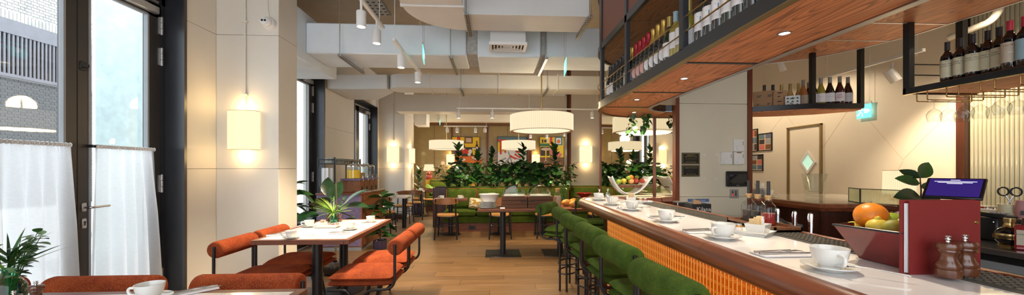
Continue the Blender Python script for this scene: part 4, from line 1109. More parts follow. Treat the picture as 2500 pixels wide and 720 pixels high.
for i, (dx, dz, r, mt, nm, lb) in enumerate(((-.12, .165, .03, 'lime', 'apple', 'yellow green apple'), (-.05, .17, .033, 'lemon', 'apple', 'pale yellow apple'), (.02, .168, .032, 'peach', 'peach', 'orange peach'), (.09, .17, .034, 'apple_red', 'apple', 'red apple at the front'), (.145, .175, .03, 'apple_red', 'apple', 'dark red apple at the right'), (.03, .21, .032, 'orange_peel', 'orange', 'orange on top'), (-.01, .205, .026, 'lime', 'lime', 'green lime'), (.10, .215, .024, 'pear', 'pear', 'greenish pear'))):
    f = thing(nm, lb + ' in the white curved bowl', nm, (1.53 + dx, 4.10 + (.02 if i % 2 else -.015), BZ + dz + .008), 0, 'fruit in the white curved bowl'); MB().sphere((0, 0, 0), r, 16, 10, (1, 1, .92 if nm != 'pear' else .8)).build('flesh', mt, f); MB().tube([(0, 0, r * .8), (.003, 0, r + .006)], .0015, 5).build('stalk', 'bark', f)
for i, (u, v) in enumerate(((1463, 468), (1484, 466))):
    p = pz(u, 482, BZ); p = py(u, 482, 4.0 if i else 3.95)
    g = thing('steel_cruet', 'chrome cruet with knob at the far end of the bar, %s' % ('left' if i == 0 else 'right'), 'cruet', (p.x, p.y, BZ + .001), 0, 'chrome cruets')
    MB().lathe([(0, 0), (.025, 0), (.026, .03), (.018, .05), (.01, .06), (0, .062)], 18).build('body', 'chrome', g); MB().lathe([(0, .06), (.006, .06), (.006, .075), (.014, .085), (.014, .095), (0, .1)], 14).build('knob', 'chrome', g)
# ================= OVERHEAD SHELVES =================
ZS, ZU = 1.965, 2.53
os_ = thing('bottle_shelf', 'steel and oak bottle shelf hanging over the bar', 'hanging shelf')
OX, IX = 1.03, 1.52
cu = arc(1.73, 3.5, .70, PI, PI / 2, 14); ci = arc(1.86, 3.40, .34, PI, PI / 2, 8)
YJ = (-.6, .9, 2.012, 2.81, 3.5)
for a, b in zip(YJ, YJ[1:]): bx('soffit_panel', 'soffit', OX + .03, a + .007, ZS + .004, IX - .03, b - .007, ZS + .02, os_, .001)
end = [(OX + .03, 3.507)] + [(1.73 + (x - 1.73) * .957, 3.5 + (y - 3.5) * .957) for x, y in cu[1:]] + [(1.83, 4.17), (1.83, 3.77)] + ci[::-1][1:-1] + [(IX - .03, 3.507)]
MB().prism(end, ZS + .004, ZS + .02).build('soffit_panel', 'soffit_x', os_)
for a, b in zip(YJ, YJ[1:]): bx('shelf_board', 'oak_back', OX + .02, a, ZS + .035, IX - .02, b, ZS + .055, os_)
bx('core', 'black', OX + .02, -.6, ZS + .021, IX - .02, 3.5, ZS + .034, os_)
MB().prism([(OX + .02, 3.5)] + cu[1:] + [(1.83, 4.2), (1.83, 3.76)] + ci[::-1][1:-1] + [(IX - .02, 3.5)], ZS + .021, ZS + .055).build('shelf_board', 'oak_back', os_)
FR = [(0, 0), (.0, .065), (-.03, .065), (-.03, 0)]
def beam(path, z0, h, t, name='edge_beam', mat='grey_frame', parent=os_): return sweep([(0, z0), (0, z0 + h), (-t, z0 + h), (-t, z0)], path).build(name, mat, parent)
outer = [(OX, -.6), (OX, 3.3)] + cu + [(1.835, 4.2)]
inner = [(1.835, 3.74)] + ci[::-1] + [(IX, -.6)]
beam(outer, ZS, .065, .03); beam(inner, ZS, .065, .03)
beam(outer, ZS - .004, .004, .036, 'edge_trim', 'brass_dull'); beam(inner, ZS - .004, .004, .036, 'edge_trim', 'alu')
for yj in YJ[1:]: bx('cross_trim', 'black', OX + .03, yj - .012, ZS, IX - .03, yj + .012, ZS + .008, os_)
beam(outer, ZU - .01, .055, .03); beam(inner, ZU - .01, .055, .03)
for y in (3.5, 2.835, 1.98, 1.1, .2):
    bx('post', 'grey_frame', OX, y - .022, ZS + .06, OX + .03, y + .022, 3.1, os_); bx('post', 'grey_frame', IX - .03, y - .022, ZS + .06, IX, y + .022, 3.1, os_)
for z in (2.12, 2.20): MB().tube([(OX + .012, -.6, z), (OX + .012, 3.5, z)] + [(x, y, z) for x, y in cu[1:]], .0045, 6).build('guard_rod', 'brass', os_)
for a, b in zip((-.6, .9, 1.98, 2.835), (.9, 1.98, 2.835, 3.5)): bx('upper_soffit', 'oak_back', OX + .03, a + .006, ZU, IX - .03, b - .006, ZU + .02, os_)
MB().prism([(OX + .03, 3.5)] + cu[1:] + [(1.83, 4.19), (1.83, 3.77)] + ci[::-1][1:-1] + [(IX - .03, 3.5)], ZU, ZU + .02).build('upper_soffit', 'oak_back', os_)
for a, b in ((-.6, 1.08), (1.12, 1.96), (2.0, 2.81), (2.86, 3.48)): bx('perforated_panel', 'mesh_metal', OX + .012, a, ZU + .045, OX + .016, b, 3.1, os_); bx('perforated_panel', 'mesh_metal', IX - .016, a, ZU + .045, IX - .012, b, 3.1, os_)
sweep([(-.012, ZU + .045), (-.012, 3.1), (-.016, 3.1), (-.016, ZU + .045)], cu + [(1.83, 4.2)]).build('perforated_panel', 'mesh_metal', os_)
beam(outer, 3.08, .04, .03); beam(inner, 3.08, .04, .03)
for u, v, lb in ((1915, 83, 'nearest'), (1670, 193, 'second'), (1555, 244, 'third'), (1548, 275, 'last')):
    p = pz(u, v, ZS); d = mobj('recessed_downlight', None, os_, (p.x, p.y, ZS + .004))
    MB().lathe([(.0, -.001), (.02, -.001)], 20).build('lens', 'led_cool', d); MB().lathe([(.02, .0), (.021, -.003), (.028, -.002), (.028, .001)], 24).build('bezel', 'steel', d)
    lamp('SPOT', 'downlight_beam', (0, 0, -.012), 26, (1, .86, .66), .02, None, math.radians(110), .6, d)
# ---- back arm
ba = thing('back_shelf', 'steel and oak shelf over the back counter with rounded bottle bay and glass rack', 'hanging shelf')
A, B, Cc = (2.69, 3.79), (3.186, 3.526), (3.676, 3.51)
rb = [A, B, Cc, (3.72, 3.62), (3.5, 3.86), (3.2, 4.02), (2.94, 4.08), (2.66, 4.10)]
MB().prism(rb, ZS + .025, ZS + .05).build('shelf_board', 'soffit_x', ba); MB().prism([(x, y + .0) for x, y in rb], ZS, ZS + .022).build('soffit_panel', 'soffit_x', ba)
sweep([(0, ZS + .01), (0, ZS + .06), (-.025, ZS + .06), (-.025, ZS + .01)], [Cc, B, A][::-1]).build('edge_beam', 'black', ba)
for x, y in (A, B, Cc): bx('post', 'black', x - .018, y - .01, ZS + .02, x + .022, y + .03, ZU + .08, ba)
ud = [(2.65, 3.72), (2.93, 3.55), (2.96, 3.2), (2.93, -.6), (3.64, -.6), (3.62, 3.0), (3.5, 3.4), (3.3, 3.72), (2.96, 3.94), (2.65, 4.02)]
MB().prism(ud, ZU, ZU + .02).build('upper_soffit', 'soffit', ba)
sweep([(0, ZU - .005), (0, ZU + .05), (-.025, ZU + .05), (-.025, ZU - .005)], ud[:4]).build('edge_beam', 'black', ba)
sweep([(.004, ZU - .006), (.004, ZU + .03), (-.012, ZU + .03), (-.012, ZU - .006)], ud[4:]).build('edge_trim', 'alu', ba)
m = MB()
for (x0, y0), (x1, y1) in zip(ud[:4], ud[1:4]): m.add([(x0, y0, ZU + .05), (x1, y1, ZU + .05), (x1, y1, 3.0), (x0, y0, 3.0)], [(0, 1, 2, 3)])
m.build('perforated_panel', 'mesh_metal', ba)
for y, x0, x1 in ((3.16, 2.95, 3.58), (2.77, 2.95, 3.62)): bx('cross_bar', 'alu', x0, y - .008, ZU - .004, x1, y + .008, ZU, ba)
RX0, RX1, RY = 3.27, 3.88, 2.79
bx('shelf_board', 'soffit', RX0 + .02, -.6, ZS + .012, RX1, RY, ZS + .05, ba); m = MB(); m.box(RX0, -.6, ZS, RX0 + .02, RY, ZS + .045); m.box(RX0, RY - .02, ZS, RX1, RY, ZS + .045); m.build('edge_beam', 'black', ba)
bx('edge_trim', 'brass', RX0 - .002, -.6, ZS - .004, RX0 + .022, RY, ZS, ba)
for x in (RX0 + .001, 3.72): bx('post', 'black', x, RY - .045, ZS + .04, x + .045, RY, ZU + .3, ba)
for z in (2.12, 2.205): MB().tube([(RX0 + .05, RY - .015, z), (RX1, RY - .015, z)], .005, 6).build('guard_rod', 'black', ba)
for i in range(9):
    y = RY - .10 - i * .19
    for dy in (-.035, .035): MB().tube(bend([(RX0 + .04, y + dy, ZS), (RX0 + .04, y + dy, ZS - .065), (RX0 + .50, y + dy, ZS - .065), (RX0 + .50, y + dy, ZS)], .012, 4), .004, 6).build('glass_rail', 'brass', ba)
# wine glasses
GL = MB().lathe([(.033, 0), (.034, .001), (.030, .0035), (.006, .008), (.0035, .014), (.0035, .055), (.008, .066), (.030, .083), (.043, .108), (.044, .125), (.034, .168)][::-1], 24)
GLm = MB().add([(x, y, -z) for x, y, z in GL.v], [f[::-1] for f in GL.f]).mesh('glass', 'wineglass')
W = ('first', 'second', 'third', 'fourth', 'fifth', 'sixth', 'seventh', 'eighth', 'ninth', 'tenth', 'eleventh', 'twelfth', 'thirteenth', 'fourteenth', 'fifteenth', 'sixteenth')
for i in range(7):
    for j in range(3):
        tag(mobj('wine_glass', GLm, None, (RX0 + .14 + .115 * j, RY - .10 - i * .19, ZS - .0602)), 'wine glass hanging upside down, %s rail from the black post, %s glass in' % (W[i], W[j]), 'wine glass', 'hanging wine glasses')

# ---------------- bottles
PROF = {
 'bordeaux': [(0, 0), (.035, 0), (.0375, .004), (.0375, .175), (.035, .195), (.022, .215), (.0145, .232), (.0135, .30)],
 'burgundy': [(0, 0), (.038, 0), (.0405, .004), (.0405, .135), (.038, .155), (.028, .19), (.018, .222), (.0145, .245), (.014, .30)],
 'champagne': [(0, 0), (.035, 0), (.038, .005), (.038, .14), (.036, .165), (.028, .205), (.019, .24), (.0155, .27), (.0155, .31)]}
BM = {}
def bpart(shape, part, mat):
    k = (shape, part, mat)
    if k in BM: return BM[k]
    pr = PROF[shape]; R = max(r for r, z in pr)
    if part == 'glass': m = MB().lathe(pr + [(0, pr[-1][1])], 20)
    elif part == 'cap':
        z0 = .238; e = .0012; rr = [(pr_r(pr, z) + e, z) for z in (z0, .26, .285, pr[-1][1])]; t = pr[-1][1]
        m = MB().lathe([rr[0]] + rr[1:3] + [(rr[3][0], t - .006), (rr[3][0] + .0015, t - .005), (rr[3][0] + .0015, t + .001), (0, t + .002)], 16)
    elif part == 'foil':
        t = pr[-1][1]; rr = [(pr_r(pr, z) + .0018, z) for z in (.205, .225, .245, .27, .29)]
        m = MB().lathe(rr + [(.019, .295), (.0195, t - .003), (.017, t + .004), (0, t + .005)], 16)
    elif part == 'neck_band': m = MB().lathe([(pr_r(pr, z) + .003, z) for z in (.175, .19, .207)], 16)
    elif part == 'label': m = MB().lathe([(R + .0006, .045), (R + .0006, .135)], 16, a0=PI + .05, a1=2 * PI - .05)
    elif part == 'big_label': m = MB().lathe([(R + .0006, .075), (R + .0006, .172 if shape == 'bordeaux' else .134)], 16, a0=PI - .1, a1=2 * PI + .1)
    elif part == 'tall_label': m = MB().lathe([(R + .0006, .034), (R + .0006, .162)], 16, a0=PI - .1, a1=2 * PI + .1)
    elif part == 'oval_label':
        V = []; fs = []; n = 18; V.append((0, -(R + .0007), .085))
        for i in range(n):
            a = 2 * PI * i / n; x = .8 * math.cos(a); V.append(((R + .0007) * math.sin(x), -(R + .0007) * math.cos(x), .085 + .042 * math.sin(a)))
        # two rings so that it follows the curve
        m = MB(); V = []; 
        for q in (0, .5, 1):
            for i in range(n):
                a = 2 * PI * i / n; x = .8 * q * math.cos(a); V.append(((R + .0007) * math.sin(x), -(R + .0007) * math.cos(x), .085 + .042 * q * math.sin(a)))
        fs = [(k_ * n + i, k_ * n + (i + 1) % n, (k_ + 1) * n + (i + 1) % n, (k_ + 1) * n + i) for k_ in (0, 1) for i in range(n)]; m.add(V, fs)
    BM[k] = m.mesh(part, mat); return BM[k]
def pr_r(pr, z):
    for (r0, z0), (r1, z1) in zip(pr, pr[1:]):
        if z0 <= z <= z1 and z1 > z0: return r0 + (r1 - r0) * (z - z0) / (z1 - z0)
    return pr[-1][0]
def bottle(loc, label, shape='bordeaux', glass='black_glass', cap='black_cap', capkind='cap', lab='paper', labkind='label', txt=None, tmat='ink', rz=-.45, group=None, tsize=.012, tz=.1, extra=()):
    b = thing('wine_bottle', label, 'bottle', loc, rz, group); R = max(r for r, z in PROF[shape])
    mobj('glass', bpart(shape, 'glass', glass), b); mobj('foil' if capkind == 'foil' else 'cap', bpart(shape, capkind, cap), b)
    if lab:
        l = mobj('paper_label', bpart(shape, labkind, lab), b)
        if txt: text('lettering', txt, tsize, tmat, l, (0, 0, tz), curve=R + .0012)
        for t_, sz, z_, mt in extra: text('lettering', t_, sz, mt, l, (0, 0, z_), curve=R + .0012)
    return b
SZ = ZS + .0555
g1 = 'bottles on the shelf over the bar'
y = 3.42
for i in range(5): bottle((OX + .0705, y, SZ), 'dark bottle with green-black foil on the shelf over the bar, %s from the far corner' % W[i], 'champagne', 'black_glass', 'black_cap', 'foil', 'black_matt' if i > 1 else 'paper', 'oval_label' if i > 1 else 'label', 'C C' if i > 1 else None, 'lime', rz=-.75, group=g1, tsize=.03, tz=.078); y -= .092
for i in range(2): bottle((OX + .0705, y, SZ), 'gold-foiled dark bottle beside the second shelf post, %s' % ('left' if i == 0 else 'right'), 'champagne', 'black_glass', 'gold_foil', 'foil', 'paper', 'label', None, group=g1, rz=-.7); y -= .09
y = 2.79
for i in range(4): bottle((OX + .0705, y, SZ), 'red-foiled sparkling bottle with pink oval label, %s from the second post' % W[i], 'champagne', 'black_glass' if i < 3 else 'green_glass_dark', 'red_foil', 'foil', 'paper_pink' if i < 3 else 'paper', 'oval_label', None, 'ink_red', group=g1, rz=-.7, tsize=.02, tz=.08); y -= .0765
for i in range(3): bottle((OX + .0705, y, SZ), 'gold-foiled sparkling bottle with white oval label, %s from the red foils' % W[i], 'champagne', 'black_glass', 'gold_foil', 'foil', 'paper', 'oval_label', '_____\n____', group=g1, rz=-.65, tsize=.012, tz=.08); y -= .0765
for i in range(1): bottle((OX + .0705, y, SZ), 'gold-capped bottle with plain white label before the blue caps', 'burgundy', 'green_glass_dark', 'gold_cap', 'cap', 'paper', 'label', None, group=g1, rz=-.6); y -= .0785
for i in range(2): bottle((OX + .0705, y, SZ), 'white wine bottle with pale blue cap, %s' % ('left' if i == 0 else 'right'), 'bordeaux', 'wine_white', 'blue_cap', 'cap', 'paper', 'big_label', None, group=g1, rz=-.6); y -= .0755
bottle((OX + .0705, y, SZ), 'yellow wine bottle with small white label left of the third post', 'bordeaux', 'wine_white', 'gold_cap', 'cap', 'paper', 'label', '____', group=g1, rz=-.55)
y = 1.93
bottle((OX + .12, y, SZ), 'olive yellow bottle with grey cap just right of the third post', 'bordeaux', 'wine_white', 'grey_cap', 'cap', None, group=g1); y -= .035
for i in range(3): bottle((OX + .0705, y, SZ), 'dark bottle with wide white label and blue block letters, %s from the third post' % W[i], 'bordeaux', 'black_glass', 'black_cap', 'cap', 'paper', 'big_label', 'Ti', 'ink_blue', group=g1, rz=-.6 + .0 * i, tsize=.055, tz=.115); y -= .077
for i in range(3): bottle((OX + .0705, y, SZ), 'dark bottle with white label and thin script, %s beyond the block letters' % W[i], 'bordeaux', ('green_glass_dark', 'black_glass', 'black_glass')[i], 'black_cap', 'cap', 'paper', 'big_label', ('oz', 'oz', '____')[i], group=g1, rz=-.7, tsize=.022, tz=.12); y -= .0765
for i in range(4): bottle((OX + .0705, y, SZ), 'dark bottle with tall lilac-white label at the near end of the shelf, %s' % W[i], 'bordeaux', 'black_glass', 'black_cap', 'cap', 'paper', 'big_label', 'IZAL', 'ink', group=g1, rz=-.8, tsize=.014, tz=.10); y -= .0765
y = 3.38
for i in range(16):
    bottle((OX + .20, y, SZ), 'dark bottle in the back row over the bar, %s from the far corner' % W[i], ('champagne', 'burgundy')[i % 2], 'black_glass', ('gold_foil', 'red_foil', 'black_cap')[i // 6], 'foil' if i % 2 == 0 else 'cap', None, group='back row bottles over the bar'); y -= .095
    if 2.78 < y < 2.9: y = 2.76
    if 1.93 < y < 2.05: break
# rounded bay: cartons and bottles
gb = 'bottles in the rounded bay'
def on(u, y): return (py(u, 250, y).x, y, ZS + .0505)
for u, y, lb, sh, gl, cp, la, tx in ((1866, 4.02, 'pale wine bottle with black cap behind the cartons, left', 'burgundy', 'wine_pale', 'black_cap', None, None), (1887, 4.0, 'pale wine bottle with black cap behind the cartons, right', 'burgundy', 'wine_pale', 'black_cap', None, None),
    (1908, 3.98, 'clear golden bottle with gold cap, left of three', 'burgundy', 'wine_pale', 'gold_cap', None, None), (1929, 3.93, 'clear golden bottle with gold cap, middle of three', 'burgundy', 'wine_pale', 'gold_cap', None, None), (1950, 3.91, 'clear golden bottle with gold cap, right of three', 'burgundy', 'wine_pale', 'gold_cap', None, None),
    (1961, 3.76, 'orange-pink wine bottle with tan label beside the green carton', 'burgundy', 'wine_rose', 'grey_cap', 'paper_tan', None), (1974, 3.87, 'dark red wine bottle behind the orange-pink one', 'burgundy', 'wine_red', 'grey_cap', 'paper', None), (1986, 3.70, 'dark wine bottle behind the black post', 'burgundy', 'black_glass', 'grey_cap', 'paper', None),
    (2004, 3.66, 'green-yellow wine bottle right of the black post', 'burgundy', 'wine_white', 'grey_cap', 'paper', '___'), (2026, 3.63, 'dark wine bottle with striped white label', 'burgundy', 'black_glass', 'grey_cap', 'paper', '____'), (2050, 3.60, 'dark wine bottle with red block letters on white', 'burgundy', 'wine_red', 'grey_cap', 'paper', 'GA\nMAY'), (2070, 3.62, 'dark red wine bottle at the right end of the bay', 'burgundy', 'wine_red', 'grey_cap', 'paper', '___')):
    bottle(on(u, y), lb, sh, gl, cp, 'cap', la, 'label', tx, 'ink_red' if tx and 'G' in tx else 'ink', rz=-.75, group=gb, tsize=.026, tz=.1)
def carton(u, y, w, d, h, z, label, mat='card', pat=None):
    x = py(u, 250, y).x; c = thing('carton', label, 'box', (x, y, ZS + .0505 + z), -.62, 'cartons in the rounded bay')
    bx('box', mat, -w / 2, -d / 2, 0, w / 2, d / 2, h, c, .002); bx('tape', 'p_tan' if mat == 'card' else 'paper', -w / 2 + .0, -.008, h - .0005, w / 2, .008, h + .0006, c)
    [bx('print', 'ink' if mat == 'card' else 'p_green', -.022, -d / 2 - .0008, h * q, .022 - .01 * k, -d / 2, h * q + .006, c) for k, q in enumerate((.75, .68, .3, .24))]
    if mat != 'card':
        for i in range(3):
            for j in range(3): MB().prism([(-.014, 0), (.014, 0), (0, .022)], 0, .0008, Matrix.Translation((-.04 + i * .04, -d / 2, .012 + j * .034)) @ Matrix.Rotation(PI / 2, 4, 'X')).build('leaf_print', 'p_green', c)
carton(1853, 3.93, .11, .11, .20, 0, 'tall brown carton at the left end of the rounded bay'); carton(1879, 3.87, .10, .10, .20, 0, 'tall brown carton next to the small stacked cartons')
carton(1903, 3.80, .115, .10, .095, 0, 'small brown carton at the bottom of the stack'); carton(1904, 3.80, .12, .10, .09, .0955, 'small brown carton on top of the stack'); carton(1934, 3.70, .125, .09, .115, 0, 'white carton with green triangle print', 'paper')
# bottles above the glass rack
gr = 'bottles on the glass rack shelf'; RZ = ZS + .0505
for i, (u, x, y) in enumerate(((2313, 3.36, 2.58), (2345, 3.40, 2.50), (2375, 3.38, 2.42), (2412, 3.43, 2.355), (2440, 3.47, 2.29))):
    q = py(u, 150, y); lb = ('first of five from the black post', 'second of five', 'third of five, in front', 'fourth of five', 'fifth, partly behind the red-capped bottle')[i]
    bottle((q.x, y, RZ), 'dark red wine bottle with cream label, ' + lb, 'bordeaux', 'black_glass', 'black_cap', 'cap', 'paper_cream', 'tall_label', 'THREE VALLEYS', 'ink', rz=-.9, group=gr, tsize=.0125, tz=.128, extra=(('SONOMA COUNTY', .0125, .113, 'ink'), ('2021', .012, .148, 'ink'), ('_' * 22, .0055, .07, 'ink'), ('_' * 16, .005, .06, 'ink')))
for i, (u, y) in enumerate(((2360, 2.62), (2395, 2.55), (2430, 2.5), (2468, 2.42))):
    q = py(u, 150, y); bottle((q.x + .09, y + .05, RZ), 'dark wine bottle in the back row above the wine glasses, %s from the post' % W[i], 'bordeaux', 'black_glass', 'black_cap', 'cap', None, group='back row bottles above the glasses')
q = py(2466, 150, 2.19); bottle((q.x, 2.19, RZ), 'dark wine bottle with bright red capsule and tan label', 'bordeaux', 'black_glass', 'red_cap', 'cap', 'paper_tan', 'tall_label', 'TAURUS', 'p_brown', rz=-.95, group=gr, tsize=.018, tz=.135, extra=(('_____', .009, .124, 'ink_red'), ('~', .04, .085, 'paper')))
q = py(2499, 150, 2.12); bottle((q.x + .01, 2.12, RZ), 'dark wine bottle with grey-green label at the right edge', 'bordeaux', 'black_glass', 'red_cap', 'cap', 'blue_cap', 'tall_label', 'CA', 'ink', rz=-.95, group=gr)
q = py(2490, 150, 2.25); bottle((q.x + .05, 2.25, RZ), 'red-capped bottle half hidden between the last two bottles', 'bordeaux', 'black_glass', 'red_cap', 'cap', None, group=gr)
# bottles on top deck glimpsed above
# hanging ivy under the shelf end
# ================= PLANTS =================
def leaf_mb(L, w, shape='oval', droop=.18, fold=.25, n=7):
    V = []; fs = []
    for i in range(n + 1):
        t = i / n
        if shape == 'oval': q = math.sin(PI * min(1, t ** .85)) ** .8
        elif shape == 'heart': q = (math.sin(PI * t) ** .5) * (1.25 - .9 * t) if t > 0 else 0
        elif shape == 'blade': q = (1 - t) ** .6 * min(1, t * 8 + .3)
        else: q = math.sin(PI * t)
        if i == n: q = 0.02
        ww = w / 2 * q; z = -droop * L * t * t
        V += [(L * t, -ww, z + fold * ww), (L * t, 0, z), (L * t, ww, z + fold * ww)]
    for i in range(n):
        a = 3 * i; fs += [(a, a + 3, a + 4, a + 1), (a + 1, a + 4, a + 5, a + 2)]
    return MB().add(V, fs)
def monstera_mb(L=.2, w=.2):
    """heart leaf with notches"""
    pts = []; n = 40
    for i in range(n + 1):
        a = -PI + 2 * PI * i / n; r = .5 + .08 * math.cos(a)
        if i % 5 == 0 and abs(a) > .5: r *= .62
        pts.append((L * (.5 + r * math.cos(a) * 1.05), w * r * math.sin(a), .06 * L * math.cos(3 * a) - .12 * L * math.cos(a)))
    V = [(L * .4, 0, 0)] + pts; return MB().add(V, [(0, i, i + 1) for i in range(1, n + 1)])
LF = {'rubber': [leaf_mb(.22, .125).mesh('leaf', 'leaf_dark'), leaf_mb(.21, .12, droop=.05).mesh('leaf', 'leaf')],
      'rubber_mid': [leaf_mb(.15, .085).mesh('leaf', 'leaf_dark'), leaf_mb(.15, .085, droop=.05).mesh('leaf', 'leaf_mid')],
      'monstera': [monstera_mb().mesh('leaf', 'leaf_mid'), monstera_mb(.18, .17).mesh('leaf', 'leaf_dark')],
      'heart': [leaf_mb(.13, .11, 'heart').mesh('leaf', 'leaf_mid'), leaf_mb(.11, .10, 'heart', .3).mesh('leaf', 'leaf')],
      'zz': [leaf_mb(.075, .034, droop=.1).mesh('leaf', 'leaf_dark'), leaf_mb(.07, .032).mesh('leaf', 'leaf')],
      'slim': [leaf_mb(.24, .085, droop=.35).mesh('leaf', 'leaf_dark'), leaf_mb(.22, .075, droop=.2).mesh('leaf', 'leaf_mid')],
      'grass': [leaf_mb(.27, .016, 'blade', .25, n=5).mesh('blade', 'leaf_light'), leaf_mb(.22, .014, 'blade', .1, n=5).mesh('blade', 'leaf_light')],
      'euc': [leaf_mb(.045, .034, droop=.1, n=5).mesh('leaf', 'leaf_grey'), leaf_mb(.04, .03, n=5).mesh('leaf', 'leaf_mid')],
      'blade': [leaf_mb(.15, .016, 'blade', .1, n=5).mesh('leaf', 'leaf_mid'), leaf_mb(.13, .014, 'blade', .25, n=5).mesh('leaf', 'leaf_dark')]}
def put_leaf(par, kind, p, yaw, pitch, sc=1, roll=0): return mobj('leaf', random.choice(LF[kind]), par, p, (roll, -pitch, yaw), sc)
def stem(par, pts, r0, r1, mat='leaf_mid', name='stem'):
    n = len(pts); return MB().tube(pts, [r0 + (r1 - r0) * i / (n - 1) for i in range(n)], 6).build(name, mat, par)
def rubber_plant(par, base, h, n, kind='rubber', lean=(0, 0), sc=1, pit=(.1, .9)):
    b = Vector(base); t = b + Vector((lean[0], lean[1], h)); stem(par, [b, b.lerp(t, .5) + Vector((.01, 0, 0)), t], .008, .004, 'bark')
    for i in range(n):
        q = .2 + .8 * i / (n - 1); p = b.lerp(t, q); put_leaf(par, kind, p, i * 2.4 + random.uniform(-.4, .4), pit[0] + (pit[1] - pit[0]) * q + random.uniform(-.25, .25), sc * random.uniform(.75, 1.1), random.uniform(-.4, .4))
    put_leaf(par, kind, t, random.uniform(0, 6), 1.3, sc * .8)
def bushy(par, base, h, n, kind, spread=.22, sc=1):
    b = Vector(base)
    for i in range(n):
        a = i * 2.4 + random.uniform(-.5, .5); hh = h * random.uniform(.35, 1); s_ = spread * random.uniform(.3, 1); e = b + Vector((s_ * math.cos(a), s_ * math.sin(a), hh))
        stem(par, [b + Vector((.02 * math.cos(a), .02 * math.sin(a), 0)), b.lerp(e, .6) + Vector((0, 0, hh * .12)), e], .004, .002)
        put_leaf(par, kind, e, a, random.uniform(-.6, .5), sc * random.uniform(.75, 1.15), random.uniform(-.5, .5))
def fronds(par, base, h, n, sc=1):
    b = Vector(base)
    for i in range(n):
        a = i * 2.4; hh = h * random.uniform(.7, 1); s_ = .14 * random.uniform(.4, 1); e = b + Vector((s_ * math.cos(a), s_ * math.sin(a), hh))
        stem(par, [b, b.lerp(e, .5) + Vector((0, 0, .04)), e], .005, .002)
        for k in range(7):
            q = .35 + .65 * k / 6; p = b.lerp(e, q) + Vector((0, 0, .04 * (1 - q)))
            for s2 in (-1, 1): put_leaf(par, 'zz', p, a + s2 * 1.0 + random.uniform(-.3, .3), .5, sc)
# ================= NEAR AND MIDDLE TABLES =================
OG = 'orange roll-back chairs'
ch0 = roll_seat('roll_back_chair', 'orange flecked chair with roll back on the aisle side of the middle table, nearer one', 'chair', 'orange_fabric', .465, .70, .48, .07, OG, False, .58)
ch0.location = (-.84, 3.43, 0); ch0.rotation_euler = (0, 0, PI)
dup(ch0, 'orange flecked chair with roll back on the aisle side of the middle table, farther one', (-.84, 3.97, 0), PI)
dup(ch0, 'orange flecked chair between the near pillar and the middle table, nearer one', (-2.30, 3.40, 0), 0)
dup(ch0, 'orange flecked chair between the near pillar and the middle table, farther one', (-2.30, 3.94, 0), 0)
ch1 = roll_seat('roll_back_chair', 'orange flecked roll-back chair behind the nearest table, right of the white cup', 'chair', 'orange_fabric', .465, .695, .58, .075, OG, False, .58)
ch1.location = (-1.40, 2.19, 0); ch1.rotation_euler = (0, 0, -PI / 2)
dup(ch1, 'orange flecked roll-back chair behind the nearest table, in front of the door curtains', (-2.19, 2.19, 0), -PI / 2)
dup(ch1, 'orange flecked roll-back chair at the far left behind the green vase', (-2.98, 2.22, 0), -PI / 2)
def cafe_table(label, x0, y0, x1, y1, posts, base='plate', top='marble', edge='table_edge', grp=None, z=.75):
    t = thing('cafe_table', label, 'table', ((x0 + x1) / 2, (y0 + y1) / 2, 0), 0, grp); w, d = (x1 - x0) / 2, (y1 - y0) / 2; e = .045
    m = MB(); m.cbox(-w, -d, z - .042, -w + e, d, z, .003); m.cbox(w - e, -d, z - .042, w, d, z, .003); m.cbox(-w + e, -d, z - .042, w - e, -d + e, z, .003); m.cbox(-w + e, d - e, z - .042, w - e, d, z, .003)
    m.build('edge_band', edge, t); bx('top', top, -w + e, -d + e, z - .035, w - e, d - e, z - .0008, t)
    for x, y in posts:
        x -= (x0 + x1) / 2; y -= (y0 + y1) / 2
        MB().lathe([(.047, .014), (.047, z - .045)], 20, (x, y, 0)).build('post', 'black', t)
        if base == 'plate': bx('base_plate', 'black', x - .28, y - .26, 0, x + .28, y + .26, .014, t, .004)
        elif base == 'disc': MB().lathe([(0, 0), (.22, 0), (.22, .008), (.05, .02), (0, .02)], 32, (x, y, 0)).build('base_plate', 'black', t)
        bx('bracket', 'black', x - .15, y - .03, z - .052, x + .15, y + .03, z - .04, t)
    return t
cafe_table('marble-topped table with wood edge between four orange chairs', -2.11, 3.31, -1.27, 4.65, ((-1.69, 3.63), (-1.69, 4.25)), base='disc')
cafe_table('marble-topped table cut off at the lower left corner', -2.30, 1.2, -.97, 1.975, ((-2.0, 1.6), (-1.3, 1.6)), base='disc')
TZ = .7505
for (u, v), w, r, sr in (((712, 579), 'on the middle table, front left', 3.6, .4), ((855, 558), 'on the middle table, front right', .2, -.3), ((905, 540), 'on the middle table, back right', 2.2, -.5), ((755, 551), 'on the middle table, back left', 3.5, .3)):
    p = pz(u, v, .762); cup_set((p.x, p.y, TZ), w, r, srot=sr)
p = pz(366, 726, .765); cup_set((p.x, p.y, TZ), 'on the nearest table, lower left of the picture', 3.3, sc=1.13, srot=-1.9)
p = pz(480, 722, .75); cutlery((p.x - .1, p.y - .03, TZ), .75, 'on the nearest table beside the cup')
p = pz(800, 572, .75); cutlery((p.x, p.y, TZ), .0, 'on the middle table, front right'); p = pz(880, 548, .75); cutlery((p.x, p.y, TZ), .1, 'on the middle table, back right')
p = pz(650, 578, .75); cutlery((p.x, p.y, TZ), .6, 'on the middle table, front left')
